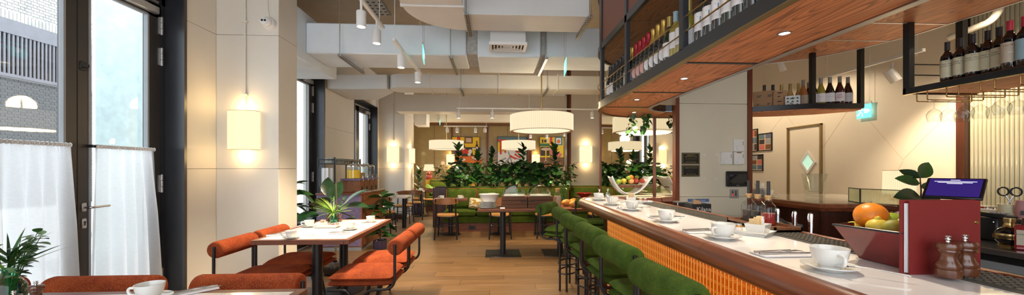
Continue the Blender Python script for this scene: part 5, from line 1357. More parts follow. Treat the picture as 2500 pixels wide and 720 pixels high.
# condiment tray of the middle table
p = pz(797, 556, .75); caddy((p.x + .0, p.y + .03, TZ), PI, 'on the middle table', 3, 'p_tan', 6)
p = pz(801, 541, .75); mill((p.x, p.y, TZ), 'turned wooden mill on the middle table left of the green vase', .85); p = pz(829, 541, .75); mill((p.x, p.y, TZ), 'turned wooden mill on the middle table right of the green vase', .85)
def vase_plant(loc, label, vh=.11, vr=.04, grass=64, euc=3, blades=0, seed=3, kind='green_clear', gs=1):
    random.seed(seed); v = thing('vase', label, 'vase', loc, 0, 'green glass vases')
    MB().lathe([(0, 0), (vr * .8, 0), (vr, .008), (vr, vh * .5), (vr * .75, vh * .66), (vr * .42, vh * .75), (vr * .4, vh * .95), (vr * .5, vh), (vr * .42, vh)], 24).build('glass', kind, v)
    pt = thing('cut_foliage', 'green cut foliage standing in the ' + label, 'foliage', (loc[0], loc[1], loc[2] + .01), 0)
    for i in range(grass): put_leaf(pt, 'grass', (0, 0, vh * .8), random.uniform(0, 2 * PI) if i % 2 else random.uniform(PI * .75, PI * 1.25), random.uniform(.15, 1.1), gs * random.uniform(.7, 1.15), random.uniform(-.3, .3))
    for i in range(euc):
        a = random.uniform(-.9, .9) + (0 if i % 2 == 0 else 2); L = random.uniform(.16, .25); e = Vector((L * .55 * math.cos(a), L * .5 * math.sin(a), vh * .6 + L)); b = Vector((0, 0, .01))
        stem(pt, [b, b.lerp(e, .5) + Vector((0, 0, .02)), e], .0025, .0012)
        for k in range(11):
            q = .35 + .65 * k / 10; put_leaf(pt, 'euc', b.lerp(e, q) + Vector((0, 0, .02 * (1 - q))), a + random.choice((-1, 1)) * random.uniform(.5, 1.3), random.uniform(-.2, .8), random.uniform(.8, 1.15))
    for i in range(blades): put_leaf(pt, 'blade', (0, 0, vh * .9 + random.uniform(0, .06)), random.uniform(0, 2 * PI), random.uniform(.3, 1.3), random.uniform(.8, 1.3), random.uniform(-.4, .4))
    stem(pt, [(0, 0, 0), (0, 0, vh)], .006, .006)
p = pz(815, 542, .75); vase_plant((p.x, p.y, TZ), 'green glass vase on the middle table')
vase_plant((-2.24, 1.82, TZ), 'green glass vase on the nearest table', .165, .055, 6, 7, 26, 11, gs=.8)
for x, y, lb in ((-2.0, 1.64, 'left'), (-2.07, 1.775, 'right')): mill((x, y, TZ), 'turned wooden mill by the green vase on the nearest table, %s one' % lb, .98)
# rubber plants and floor plants
random.seed(5)
rp = thing('rubber_plant', 'tall rubber plant with broad glossy leaves behind the middle table', 'potted plant', (-2.08, 4.95, 0))
MB().lathe([(0, 0), (.13, 0), (.17, .05), (.175, .12), (.15, .17), (.155, .18), (.14, .18), (.13, .16), (0, .15)], 28).build('glass_planter', 'clear_glass', rp); MB().lathe([(0, .01), (.125, .01), (.155, .06), (.155, .12), (0, .14)], 20).build('soil', 'soil', rp)
stem(rp, [(0, 0, .12), (.02, .02, .6), (.0, .03, 1.2)], .014, .008, 'bark', 'trunk')
for (u, v), yaw, pit, s_ in (((840, 500), .2, .75, 1.35), ((835, 505), -.1, .15, 1.35), ((812, 492), 1.2, 1.15, 1.2), ((765, 500), 2.9, .8, 1.2), ((760, 510), 3.3, .35, 1.2), ((800, 480), 2.0, 1.2, 1.1), ((790, 510), -1.9, .5, 1.1), ((830, 520), -.6, -.1, 1.2), ((780, 525), 3.6, .0, 1.2), ((815, 530), -1.2, .2, 1.1), ((770, 535), 4.0, -.1, 1.1), ((840, 535), .1, -.2, 1.0), ((800, 505), 4.6, .6, 1.15)):
    q = py(u, v, 4.98 + random.uniform(-.1, .1)); q = q - Vector((-2.08, 4.95, 0)); stem(rp, [(.0, .03, max(.3, q.z - .08)), q], .004, .003); put_leaf(rp, 'rubber', q, yaw, pit, s_ * 1.22, random.uniform(-.5, .5))
fp2 = thing('floor_plant', 'slim-leaved plant in front of the glazed door left of the rubber plant', 'potted plant', (-2.66, 4.95, 0))
MB().lathe([(0, 0), (.1, 0), (.13, .2), (.115, .2), (.1, .18), (0, .18)], 20).build('pot', 'pot_purple', fp2); stem(fp2, [(0, 0, .15), (.02, 0, 1.1)], .012, .007, 'bark', 'trunk')
for i in range(26): put_leaf(fp2, 'slim', (.01, 0, .5 + i * .027), i * 2.4, random.uniform(-.5, .6), random.uniform(.9, 1.25), random.uniform(-.9, .9))
put_leaf(fp2, 'rubber', (.02, 0, 1.18), .2, .1, .8)
pp = pz(928, 607, 0); fp3 = thing('floor_plant', 'leafy plant in a dark purple pot beside the drinks cabinet', 'potted plant', (pp.x, pp.y, 0))
MB().lathe([(0, 0), (.10, 0), (.115, .02), (.118, .15), (.105, .15), (.1, .13), (0, .13)], 24).build('pot', 'pot_purple', fp3); stem(fp3, [(0, 0, .12), (.02, 0, .5), (.01, .02, .92)], .012, .006, 'bark', 'trunk')
for i in range(46): put_leaf(fp3, 'slim', (.01, .01, .2 + i * .016), i * 2.4, random.uniform(-.5, .5), random.uniform(.95, 1.25), random.uniform(-.9, .9))
# ================= DRINKS CABINET =================
dc = thing('drinks_cabinet', 'wooden drinks cabinet with violet-grey end panel by the window wall', 'cabinet', (0, 0, 0))
cx0, cx1, cy0, cy1, chh = -2.95, -2.18, 6.28, 7.55, .965
bx('body', 'cabinet_wood', cx0 + .01, cy0 + .012, .06, cx1 - .012, cy1, chh - .03, dc); bx('end_panel', 'violet_wood', cx0 + .01, cy0, .08, cx1 - .035, cy0 + .012, chh - .03, dc); bx('corner_post', 'cabinet_wood', cx1 - .035, cy0, .06, cx1 - .012, cy0 + .03, chh - .03, dc)
bx('worktop', 'wood_red', cx0, cy0 - .02, chh - .03, cx1, cy1 + .01, chh, dc, .004); bx('plinth', 'p_grey', cx0 + .03, cy0 + .01, 0, cx1 - .03, cy1 - .02, .06, dc)
for i in range(3):
    a = cy0 + .05 + i * .4
    for z0, z1 in ((.09, .46), (.48, .74)):
        dr = bx('drawer', 'cabinet_wood', cx1 - .012, a, z0, cx1, a + .38, z1, dc, .003); bx('pull', 'brass', cx1, a + .15, z1 - .05, cx1 + .012, a + .23, z1 - .035, dr)
ri = thing('dispenser_stand', 'wooden stand with dispenser bays on top of the drinks cabinet', 'stand', (0, 0, chh + .0005)); sx0, sx1 = -2.62, -2.32
bx('top_board', 'violet_wood', sx0 - .02, cy0 + .22, .20, sx1 + .02, cy1 - .05, .235, ri, .003)
for i in range(4):
    a = cy0 + .24 + i * .255; bx('bay', 'cabinet_wood', sx0, a, 0, sx1, a + .235, .2, ri, .004); bx('niche', 'p_dark', sx1 - .001, a + .07, 0, sx1 + .002, a + .165, .09, ri)
for i, (liq, lb) in enumerate((('juice', 'orange juice'), ('juice_dark', 'darker juice'), (None, 'water'), (None, 'water and mint'))):
    y = cy0 + .355 + i * .255; g = thing('juice_dispenser', 'glass drink dispenser of %s, %s from the camera' % (lb, W[i]), 'dispenser', ((sx0 + sx1) / 2, y, chh + .236), 0, 'glass drink dispensers')
    MB().lathe([(0, 0), (.11, 0), (.115, .005), (.115, .21), (.105, .215)], 28).build('glass', 'clear_glass', g)
    if liq: MB().lathe([(0, .004), (.111, .006), (.111, .15 if i == 0 else .10), (0, .151 if i == 0 else .101)], 28).build('juice', liq, g)
    MB().lathe([(.117, .21), (.117, .222), (.09, .245), (.04, .258), (.0, .26)], 24).build('lid', 'chrome', g); MB().sphere((0, 0, .27), .014, 12, 8).build('knob', 'chrome', g)
    t = MB(); t.tube([(.11, 0, -.02), (.175, 0, -.02), (.175, 0, -.05)], .009, 8); t.tube([(.165, 0, -.02), (.165, 0, .04)], .006, 8); t.tube([(.165 + .016 * math.cos(a), 0, .055 + .016 * math.sin(a)) for a in [2 * PI * k / 12 for k in range(12)]], .004, 6, closed=True); t.build('tap', 'chrome', g)
gs = thing('glass_rack', 'black steel shelf frame holding tumblers behind the juice dispensers', 'shelf', (0, 0, chh + .0005)); gx0, gx1, gy0, gy1 = -2.93, -2.66, 6.12 + .2, 7.5
m = MB()
for x in (gx0, gx1):
    for y in (gy0, gy1): bx('post', 'black', x - .012, y - .012, 0, x + .012, y + .012, .60, gs)
for z in (.49, .56):
    for a in ((gx0, gy0, gx1, gy0), (gx0, gy1, gx1, gy1), (gx0, gy0, gx0, gy1), (gx1, gy0, gx1, gy1)): bx('rail', 'black', min(a[0], a[2]) - .008, min(a[1], a[3]) - .008, z - .008, max(a[0], a[2]) + .008, max(a[1], a[3]) + .008, z + .008, gs)
bx('shelf_board', 'p_grey', gx0, gy0, .485, gx1, gy1, .497, gs)
TB = MB().lathe([(0, .002), (.028, .002), (.03, 0), (.033, .09), (.031, .09), (.029, .006), (0, .006)], 16).mesh('tumbler', 'clear_glass')
for i in range(15):
    for j in range(2): tag(mobj('tumbler', TB, None, (gx1 - .05 - .1 * j, gy0 + .06 + i * .082, chh + .4985)), 'clear tumbler in the %s row on the black steel shelf, %s from the near post' % (('front', 'back')[j], W[i]), 'glass', 'tumblers on the black shelf')
p = py(815, 440, 6.42); ul = thing('table_lamp', 'white ribbed cylinder lamp standing under the black shelf', 'lamp', (-2.80, 6.42, chh + .0005))
n = 40; V = []; fs = []
for i in range(n):
    a = 2 * PI * i / n; r = .105 + (.008 * math.cos(i * PI / 2)); V += [(r * math.cos(a), r * math.sin(a), .10), (r * math.cos(a), r * math.sin(a), .42)]
for i in range(n): j = (i + 1) % n; fs.append((2 * i, 2 * j, 2 * j + 1, 2 * i + 1))
fs += [tuple(2 * i for i in range(n)), tuple(2 * i + 1 for i in range(n))]; MB().add(V, fs).build('ribbed_drum', 'white_paint', ul); MB().lathe([(0, 0), (.07, 0), (.07, .012), (.012, .02), (.012, .1), (0, .1)], 20).build('foot', 'steel', ul)
for i in range(4):
    o = bx('drip_tray', 'china_grey', cx1 - .11, cy0 + .28 + i * .255, chh + .0005, cx1 - .01, cy0 + .44 + i * .255, chh + .012, None, .003); tag(o, 'pale drip tray below the %s dispenser tap' % W[i], 'tray', 'drip trays')
# ================= SERVING TABLE =================
sv = cafe_table('long red wood serving table on two square-plate pedestals', -.245, 5.67, 1.72, 6.42, ((.15, 5.95), (1.08, 5.95)), top='table_red', edge='table_red')
SZ2 = .7505
p = py(1191, 509, 5.85)
for i in range(9):
    tag(mobj('dinner_plate', BM.setdefault('plate', MB().lathe([(0, 0), (.075, 0), (.078, .003), (.135, .012), (.135, .015), (.078, .006), (0, .004)], 36).mesh('plate', 'china')), None, (p.x, 5.86, SZ2 + i * .0105)), 'white plate in the stack on the serving table, %s from the bottom' % W[i], 'plate', 'stack of plates on the serving table')
sbw = thing('serving_bowl', 'large white bowl standing on the stack of plates', 'bowl', (p.x + .02, 5.90, SZ2 + .0995)); MB().lathe([(0, 0), (.10, 0), (.105, .006), (.14, .06), (.165, .115), (.172, .12), (.16, .118), (.13, .06), (.09, .012), (0, .01)], 36).build('bowl', 'china', sbw); MB().tube([(-.02, .0, .125), (.05, .02, .128), (.1, .02, .125)], .008, 8).build('servers', 'china', sbw)
cd = bx('name_card', 'paper', 0, 0, 0, .075, .05, .003); cd.location = (.10, 5.70, SZ2 + .002); cd.rotation_euler = (.35, 0, 0); cd.location.z += .0; tag(cd, 'small white card lying in front of the wooden boxes', 'card')
for i, (u0, u1, lb) in enumerate(((1226, 1288, 'left'), (1289, 1351, 'right'))):
    x0, x1 = py(u0, 500, 5.78).x, py(u1, 500, 5.78).x - .005
    cb = thing('bread_box', 'dark wooden box under a clear dome on the serving table, %s one' % lb, 'box', ((x0 + x1) / 2, 6.0, SZ2), 0, 'wooden boxes with domes'); w = (x1 - x0) / 2
    for k in range(3):
        z0, z1 = .002 + k * .062, .06 + k * .062
        bx('board', 'box_wood', -w, -.22, z0, w, -.205, z1, cb, .002); bx('board', 'box_wood', -w, .205, z0, w, .22, z1, cb, .002); bx('board', 'box_wood', -w, -.204, z0, -w + .015, .204, z1, cb, .002); bx('board', 'box_wood', w - .015, -.204, z0, w, .204, z1, cb, .002)
    bx('top_board', 'box_wood', -w + .015, -.204, .17, w - .015, .204, .184, cb); bx('slot', 'black_matt', -w * .0 - .055 + (w - .05) * (1 if i == 0 else -1), -.2215, .1, .055 - .0 + (w - .05) * (1 if i == 0 else -1) - .0, -.2195, .112, cb)
    dm = thing('dome_cover', 'clear roll-top dome cover on the %s wooden box' % lb, 'cover', ((x0 + x1) / 2, 5.98, SZ2 + .188), 0, 'clear dome covers'); r = .168
    MB().lathe([(r, -.19), (r, .19)], 28, M=Matrix.Rotation(PI / 2, 4, 'X'), a0=0, a1=PI).build('clear_cover', 'acrylic', dm)
    for y in (-.19, .19): MB().tube([(r * math.cos(a), y, r * math.sin(a)) for a in [PI * k / 24 for k in range(25)]], .006, 8).build('end_hoop', 'acrylic', dm); V = [(r * math.cos(a), y, r * math.sin(a)) for a in [PI * k / 24 for k in range(25)]]; MB().add(V, [tuple(range(25))]).build('end_pane', 'acrylic', dm)
    bx('tray', 'china_grey', -.172, -.20, 0, .172, .20, .012, dm, .003)
    bx('tongs', 'china', -.05, -.1, .012, .05, -.07, .03, dm, .004)
q = py(1361, 490, 5.95); cj = thing('cork_jar', 'glass jar with cork stopper and dark contents right of the wooden boxes', 'jar', (q.x, 5.95, SZ2)); MB().lathe([(0, 0), (.055, 0), (.058, .01), (.058, .2), (.035, .235), (.033, .25)], 22).build('glass', 'clear_glass', cj); MB().lathe([(0, .004), (.053, .004), (.053, .18), (0, .18)], 20).build('contents', 'p_tan', cj); MB().lathe([(0, .24), (.031, .24), (.036, .30), (0, .302)], 18).build('cork', 'cork', cj)
q = py(1376, 490, 6.3); vase_plant((q.x, 6.32, SZ2), 'slim green vase on the serving table', .22, .035, 0, 0, 0, 4)
pt = [o for o in bpy.data.objects if o.get('label', '').endswith('slim green vase on the serving table') and o.name.startswith('cut')][0]; random.seed(8); bushy(pt, (0, 0, .2), .16, 16, 'euc', .14, 1.0)
for i, (u, v, y) in enumerate(((1383, 506, 6.1), (1402, 508, 5.9), (1400, 497, 6.27))):
    q = py(u, v, y); o = thing('bread_loaf', 'golden orange loaf beyond the green stools, %s' % ('left', 'front', 'back')[i], 'bread', (q.x, y, SZ2 + .001), .4, 'golden loaves'); m = MB(); m.sphere((0, 0, .055), .07, 20, 12, (1.35, .9, .8)); m.build('loaf', 'bread', o); mm = MB()
    for k in (-1, 0, 1): mm.tube([(k * .035, -.05, .095 - abs(k) * .008), (k * .035 + .01, 0, .112 - abs(k) * .01), (k * .035, .05, .095 - abs(k) * .008)], .006, 6)
    mm.build('crust_ridge', 'honey', o)
# ================= SOFA, FAR TABLES, CHAIRS =================
def sofa(name, label, x0, x1, yf, n, top=.955, depth=.62, grp=None, sgn=1):
    s = thing(name, label, 'sofa', ((x0 + x1) / 2, yf, 0), 0, grp); w = (x1 - x0) / 2
    bx('plinth', 'table_red', -w, .03, 0, w, depth, .19, s); bx('seat_base', 'green_sofa', -w, 0, .19, w, depth, .33, s, .012); bx('back_frame', 'green_sofa', -w, depth - .1, .33, w, depth, top, s, .02)
    cw = 2 * w / n
    for i in range(n):
        a = -w + i * cw
        bx('seat_cushion', 'green_sofa', a + .004, -.01, .335, a + cw - .004, depth - .1, .465, s, .03)
        V = []; fs = []; nn = 10                                   # tilted back cushion with pinched edges
        for q in (1, -1):
            for ii in range(nn + 1):
                for jj in range(nn + 1):
                    u_, v_ = -1 + 2 * ii / nn, -1 + 2 * jj / nn; e = (1 - u_ ** 6) ** .5 * (1 - v_ ** 6) ** .5
                    z = .69 + v_ * .235; V.append((a + cw / 2 + u_ * (cw / 2 - .012), depth - .205 + (z - .46) * .13 - q * .075 * e, z))
        o = (nn + 1) ** 2
        for q in (0, 1):
            for ii in range(nn):
                for jj in range(nn): k = q * o + ii * (nn + 1) + jj; fs.append((k, k + 1, k + nn + 2, k + nn + 1))
        c = MB().add(V, fs).build('back_cushion', 'green_sofa', s, angle=70)
        pts = [(a + .014, depth - .205 - .03, .455), (a + .014, depth - .15, .92), (a + cw - .014, depth - .15, .92), (a + cw - .014, depth - .205 - .03, .455)]
        MB().tube(bend(pts, .04, 4), .006, 6).build('piping', 'piping', c)
    return s
sofa('banquette', 'long green sofa bench with piped cushions in front of the planter', -1.09, 1.75, 8.05, 4)
sofa('banquette', 'green sofa bench below the wall lamp right of the planter', 1.76, 3.4, 8.45, 2, .955, .62)
p = py(1162, 497, 8.3); pil = thing('throw_pillow', 'white and mustard patterned throw pillow on the green sofa', 'cushion', (p.x, 8.27, .60)); pil.rotation_euler = (-.35, .1, 0)
mm = MB(); V = []; nn = 10
for q in (1, -1):
    for i in range(nn + 1):
        for j in range(nn + 1):
            u_, v_ = -1 + 2 * i / nn, -1 + 2 * j / nn; e = (1 - u_ ** 4) ** .5 * (1 - v_ ** 4) ** .5; V.append((u_ * .15, -q * .06 * e, v_ * .12))
o = (nn + 1) ** 2; mm.add(V, [(q * o + i * (nn + 1) + j, q * o + i * (nn + 1) + j + 1, q * o + i * (nn + 1) + j + nn + 2, q * o + i * (nn + 1) + j + nn + 1) for q in (0, 1) for i in range(nn) for j in range(nn)])
pm = NT('pillow_print'); w_ = pm.new('ShaderNodeTexWave', wave_type='RINGS', Scale=9.0, Distortion=9.0); pm.link(pm.coord(), w_.inputs[0]); pm.link(pm.ramp(w_.outputs[1], [(.48, (.42, .25, .04)), (.52, (.75, .70, .60))]), pm.b.inputs['Base Color']); pm.b.inputs['Roughness'].default_value = .95
mm.build('pillow', 'pillow_print', pil, angle=70)
for u, lb in ((1153, 'left of the pedestal'), (1330, 'behind the right pedestal')):
    q = py(u, 553, 8.07); o = thing('floor_socket', 'black power socket on the sofa plinth, ' + lb, 'socket', (q.x, 8.078, .09), 0, 'sofa sockets'); bx('plate', 'black', -.07, -.012, -.04, .07, 0, .04, o, .003); bx('outlet', 'black_matt', -.05, -.014, -.022, -.006, -.011, .022, o, .002); bx('outlet', 'black_matt', .006, -.014, -.022, .05, -.011, .022, o, .002)
def wood_chair(label, loc, rz):
    """faces +Y, sitter looks to +Y; backrest at -Y"""
    c = thing('dining_chair', label, 'chair', loc, rz, 'wooden dining chairs')
    n = 28; pl = []
    for i in range(n):
        a = 2 * PI * i / n; ca, sa = math.cos(a), math.sin(a); pl.append((.225 * abs(ca) ** .7 * (1 if ca > 0 else -1), .02 + .215 * abs(sa) ** .7 * (1 if sa > 0 else -1)))
    MB().prism(pl, .425, .445).build('seat_frame', 'black', c); m = MB(); m.prism([(x * .97, (y - .02) * .97 + .02) for x, y in pl], .445, .468); m.prism([(x * .88, (y - .02) * .88 + .02) for x, y in pl], .468, .476); m.build('seat_pad', 'tan_seat', c)
    for sx in (-1, 1):
        MB().tube([(sx * .215, -.235, 0), (sx * .19, -.19, .44), (sx * .185, -.20, .60), (sx * .195, -.235, .79)], [.014, .017, .016, .012], 8).build('leg', 'black', c)
        MB().tube([(sx * .21, .215, 0), (sx * .18, .19, .44)], [.013, .017], 8).build('leg', 'black', c); MB().tube([(sx * .2, -.21, .24), (sx * .195, .2, .24)], .009, 6).build('stretcher', 'black', c)
    MB().tube([(-.2, -.21, .27), (.2, -.21, .27)], .009, 6).build('stretcher', 'black', c); MB().tube([(-.195, .2, .27), (.195, .2, .27)], .009, 6).build('stretcher', 'black', c)
    V = []; fs = []; nn = 14
    for i in range(nn + 1):
        t = -1 + 2 * i / nn; x = t * .235; y = -.275 + .075 * t * t; hh = .062 * (1 - .55 * abs(t) ** 3); zc = .735 + .012 * (1 - t * t)
        V += [(x, y + .009, zc - hh), (x, y + .015, zc + hh), (x, y - .004, zc + hh), (x, y - .010, zc - hh)]
    for i in range(nn):
        for k in range(4): fs.append((4 * i + k, 4 * i + (k + 1) % 4, 4 * i + 4 + (k + 1) % 4, 4 * i + 4 + k))
    fs += [(0, 1, 2, 3), (4 * nn, 4 * nn + 1, 4 * nn + 2, 4 * nn + 3)]; MB().add(V, fs).build('backrest', 'chair_back', c)
    return c
wc = wood_chair('wooden dining chair with curved back at the left end of the green sofa', (-.92, 7.38, 0), 0)
dup(wc, 'wooden dining chair seen behind the left pedestal of the serving table', (.13, 7.38, 0)); dup(wc, 'wooden dining chair seen behind the right pedestal of the serving table', (1.06, 7.38, 0)); dup(wc, 'wooden dining chair partly hidden behind the bar rail', (2.15, 7.4, 0))
GT = 'small tables by the green sofa'
cafe_table('small wood-edged table at the left end of the green sofa', -1.24, 7.52, -.55, 8.0, ((-.90, 7.78),), 'disc', 'table_red', 'table_red', GT)
cafe_table('small wood-edged table behind the left wooden box', -.20, 7.52, .46, 8.0, ((.13, 7.78),), 'disc', 'table_red', 'table_red', GT)
cafe_table('small wood-edged table behind the right wooden box', .74, 7.52, 1.40, 8.0, ((1.07, 7.78),), 'disc', 'table_red', 'table_red', GT)
cafe_table('small wood-edged table beyond the bar end', 1.85, 7.8, 2.5, 8.4, ((2.15, 8.1),), 'disc', 'table_red', 'table_red', GT)
for x, w in ((-1.06, 'on the small table at the left end of the sofa, left'), (-.69, 'on the small table at the left end of the sofa, right')): cup_set((x, 7.62, TZ), w, 3.0 if x < -1 else .1)
bx('condiment_caddy', 'p_tan', -.74, 7.70, TZ, -.64, 7.78, TZ + .07); tag(bpy.data.objects['condiment_caddy'], 'tan condiment box on the small table left of the sofa', 'caddy')
rbw = thing('red_bowl', 'red flared dish on the small table beyond the bar', 'bowl', (1.98, 7.98, TZ)); MB().lathe([(0, 0), (.07, 0), (.075, .006), (.19, .09), (.185, .095), (.07, .014), (0, .012)], 28).build('bowl', 'lacquer_in', rbw)
# left aisle tables
LT = 'small tables along the window wall'; p = pz(990, 480, .75)
cafe_table('pale marble table by the second pillar beside the leafy plant', p.x - .68, p.y, p.x, p.y + .62, ((p.x - .1, p.y + .3), (p.x - .58, p.y + .3)), None, 'marble', 'marble', LT)
dup(wc, 'wooden dining chair nearest the leafy floor plant', (p.x - .36, p.y - .42, 0), 0); dup(wc, 'dark-backed dining chair in front of the second pillar', (p.x - .30, p.y + 1.05, 0), PI)
cup_set((p.x - .3, p.y + .2, TZ), 'on the marble table by the second pillar', .2)
p = pz(1032, 466, .75); cafe_table('pale marble table past the second pillar', p.x - .35, p.y, p.x, p.y + .45, ((p.x - .1, p.y + .3),), 'disc', 'marble', 'marble', LT)
dup(wc, 'wooden dining chair just past the second pillar, nearer one', (p.x - .16, p.y - .35, 0), .2); dup(wc, 'wooden dining chair just past the second pillar, farther one', (p.x - .32, p.y + .95, 0), PI)
cup_set((p.x - .1, p.y + .2, TZ), 'on the marble table past the second pillar', .2)
p = pz(1075, 461, .75); cafe_table('small wood-edged table in front of the far green bench', p.x - .30, p.y, p.x + .35, p.y + .5, ((p.x + .05, p.y + .25),), 'disc', 'table_red', 'table_red', LT)
dup(wc, 'wooden dining chair in the aisle before the far green bench', (p.x - .20, p.y - .42, 0), -.25); cup_set((p.x - .05, p.y + .1, TZ), 'on the table before the far bench, left', .2); cup_set((p.x + .2, p.y + .1, TZ), 'on the table before the far bench, right', .2)
sofa('banquette', 'short green bench with table lamp behind it in the far left corner', -2.15, -.75, 12.0, 2, 1.0)
p = py(1047, 437, 12.75); bx('lamp_ledge', 'mustard', -2.3, 12.63, 0, -.6, 12.95, 1.0); tag(bpy.data.objects['lamp_ledge'], 'low yellow-topped ledge behind the far green bench', 'ledge')
tl = thing('table_lamp', 'table lamp with red gourd base on the far ledge', 'lamp', (p.x, 12.78, 1.0005)); MB().lathe([(0, 0), (.09, 0), (.10, .01), (.13, .07), (.12, .12), (.07, .16), (.10, .21), (.085, .26), (.03, .29), (.02, .33), (0, .33)], 24).build('gourd_base', 'terracotta', tl); MB().lathe([(.19, .30), (.15, .52)], 32).build('shade', 'shade_lamp', tl); lamp('POINT', 'lamp_light', (0, 0, .62), 10, (1, .7, .35), .08, parent=tl)
p = py(1050, 440, 12.5); pl2 = thing('throw_pillow', 'yellow-green pillow on the far green bench', 'cushion', (p.x, 12.38, .70)); pl2.rotation_euler = (-.3, .5, 0); mobj('pillow', bpy.data.objects['pillow'].data.copy(), pl2); pl2.children[0].data.materials[0] = MATS['leaf_light']
fl = thing('floor_plant', 'dark broad-leaved plant by the far windows', 'potted plant', (py(1022, 500, 11.2).x, 11.2, 0)); MB().lathe([(0, 0), (.14, 0), (.17, .35), (.15, .35), (0, .33)], 20).build('pot', 'pot_purple', fl); random.seed(12); rubber_plant(fl, (0, 0, .3), 1.0, 22, 'rubber', sc=1.1)
# planter with plants
pb = thing('planter_box', 'long wooden planter box behind the green sofa', 'planter'); bx('box', 'wood_dark_z', -1.42, 8.70, 0, 1.745, 9.15, .93, pb); bx('soil', 'soil', -1.38, 8.74, .93, 1.70, 9.11, .945, pb)
kinds = [(1095, 'bushy', 'heart', 'heart-leaved', .45), (1118, 'rubber', 'rubber_mid', 'tall rubber', .80), (1138, 'bushy', 'monstera', 'split-leaved', .5), (1165, 'rubber', 'rubber_mid', 'rubber', .66), (1180, 'bushy', 'heart', 'heart-leaved', .5), (1197, 'rubber', 'rubber_mid', 'dark rubber', .72), (1215, 'fronds', '', 'feathery', .5), (1236, 'bushy', 'monstera', 'split-leaved', .48), (1255, 'bushy', 'heart', 'heart-leaved', .5), (1276, 'rubber', 'rubber_mid', 'tall rubber', .80), (1297, 'bushy', 'monstera', 'split-leaved', .5), (1316, 'fronds', '', 'feathery', .52), (1334, 'bushy', 'monstera', 'split-leaved', .46), (1358, 'rubber', 'rubber_mid', 'tall rubber', .80), (1378, 'bushy', 'heart', 'heart-leaved', .48)]
random.seed(21)
for i, (u, kd_, lk, nm, h) in enumerate(kinds):
    y = 8.85 + (.08 if i % 2 else -.04); q = py(u, 430, y); o = thing('planter_plant', '%s plant in the planter, %s from the left' % (nm, W[i]), 'plant', (q.x, y, .944), 0, 'plants in the long planter')
    o.scale = (1.05, 1.0, 1.15)
    if kd_ == 'rubber': rubber_plant(o, (0, 0, 0), h, 26, lk, (random.uniform(-.05, .05), 0), 1.3); bushy(o, (0, -.03, 0), .42, 16, 'heart', .24, 1.15)
    elif kd_ == 'bushy': bushy(o, (0, 0, 0), h, 36, lk, .26, 1.15)
    else: fronds(o, (0, 0, 0), h, 12, 1.25); bushy(o, (0, 0, 0), .36, 14, 'heart', .22, 1.1)
for o in [o for o in bpy.data.objects if o.name.startswith('planter_plant')]: bushy(o, (0, -.06, 0), .20, 13, 'heart', .26, 1.1)
for u in (1122, 1205, 1262, 1345):
    q = py(u, 445, 8.76); o = thing('planter_uplight', 'small spotlight between the plants, %s' % {1122: 'first from the left', 1205: 'bright one left of centre', 1262: 'third from the left', 1345: 'bright one on the right'}[u], 'spotlight', (q.x, 8.80, .946), 0, 'planter uplights')
    MB().lathe([(0, 0), (.02, 0), (.028, .05), (.024, .05), (.02, .045)], 14).build('housing', 'black', o); MB().lathe([(0, .046), (.023, .046)], 14).build('bulb', 'bulb_white', o); lamp('SPOT', 'uplight_beam', (0, 0, .06), 3, (1, .95, .7), .02, (PI - .15, 0, 0), 2.2, .6, o)
# trailing ivy at the shelf end
iv = thing('trailing_ivy', 'ivy trailing below the rounded end of the bottle shelf', 'plant', (1.58, 3.95, ZS)); random.seed(2)
for k in range(7):
    x, y = random.uniform(-.13, .13), random.uniform(-.06, .06); L = random.uniform(.10, .26); stem(iv, [(x, y, .0), (x + .02, y, -L * .5), (x + random.uniform(-.03, .03), y, -L)], .0015, .001)
    for j in range(7): put_leaf(iv, 'heart', (x + random.uniform(-.02, .02), y, -L * j / 6), random.uniform(0, 6.28), random.uniform(-1.3, -.2), random.uniform(.38, .6), random.uniform(-.6, .6))
# ================= PAINTINGS =================
def painting(label, u0, u1, v0, v1, shapes, bgm):
    a, b = py(u0, v1, 14.44), py(u1, v0, 14.44); w, h = b.x - a.x, b.z - a.z
    P = thing('painting', label, 'painting', (a.x, 14.435, a.z), 0, 'paintings on the far wall'); bx('canvas', bgm, 0, -.03, 0, w, 0, h, P)
    m = MB(); m.box(-.015, -.04, -.015, 0, 0, h + .015); m.box(w, -.04, -.015, w + .015, 0, h + .015); m.box(-.015, -.04, -.015, w + .015, 0, 0); m.box(-.015, -.04, h, w + .015, 0, h + .015); m.build('frame', 'black_matt', P)
    for i, (mt, pts) in enumerate(shapes):
        if len(pts) == 4 and isinstance(pts[0], (int, float)):
            cx_, cy_, rx, ry = pts; pts = [(cx_ + rx * math.cos(t * PI / 10), cy_ + ry * math.sin(t * PI / 10)) for t in range(20)]
        y = -.031 - .0006 * i; MB().add([(x * w, y, z * h) for x, z in pts], [tuple(range(len(pts)))]).build('painted_shape', mt, P)
R_ = lambda x0, y0, x1, y1: [(x0, y0), (x1, y0), (x1, y1), (x0, y1)]
def btl(x, y, s): return [(x - .04 * s, y), (x + .04 * s, y), (x + .04 * s, y + .14 * s), (x + .015 * s, y + .19 * s), (x + .015 * s, y + .27 * s), (x - .015 * s, y + .27 * s), (x - .015 * s, y + .19 * s), (x - .04 * s, y + .14 * s)]
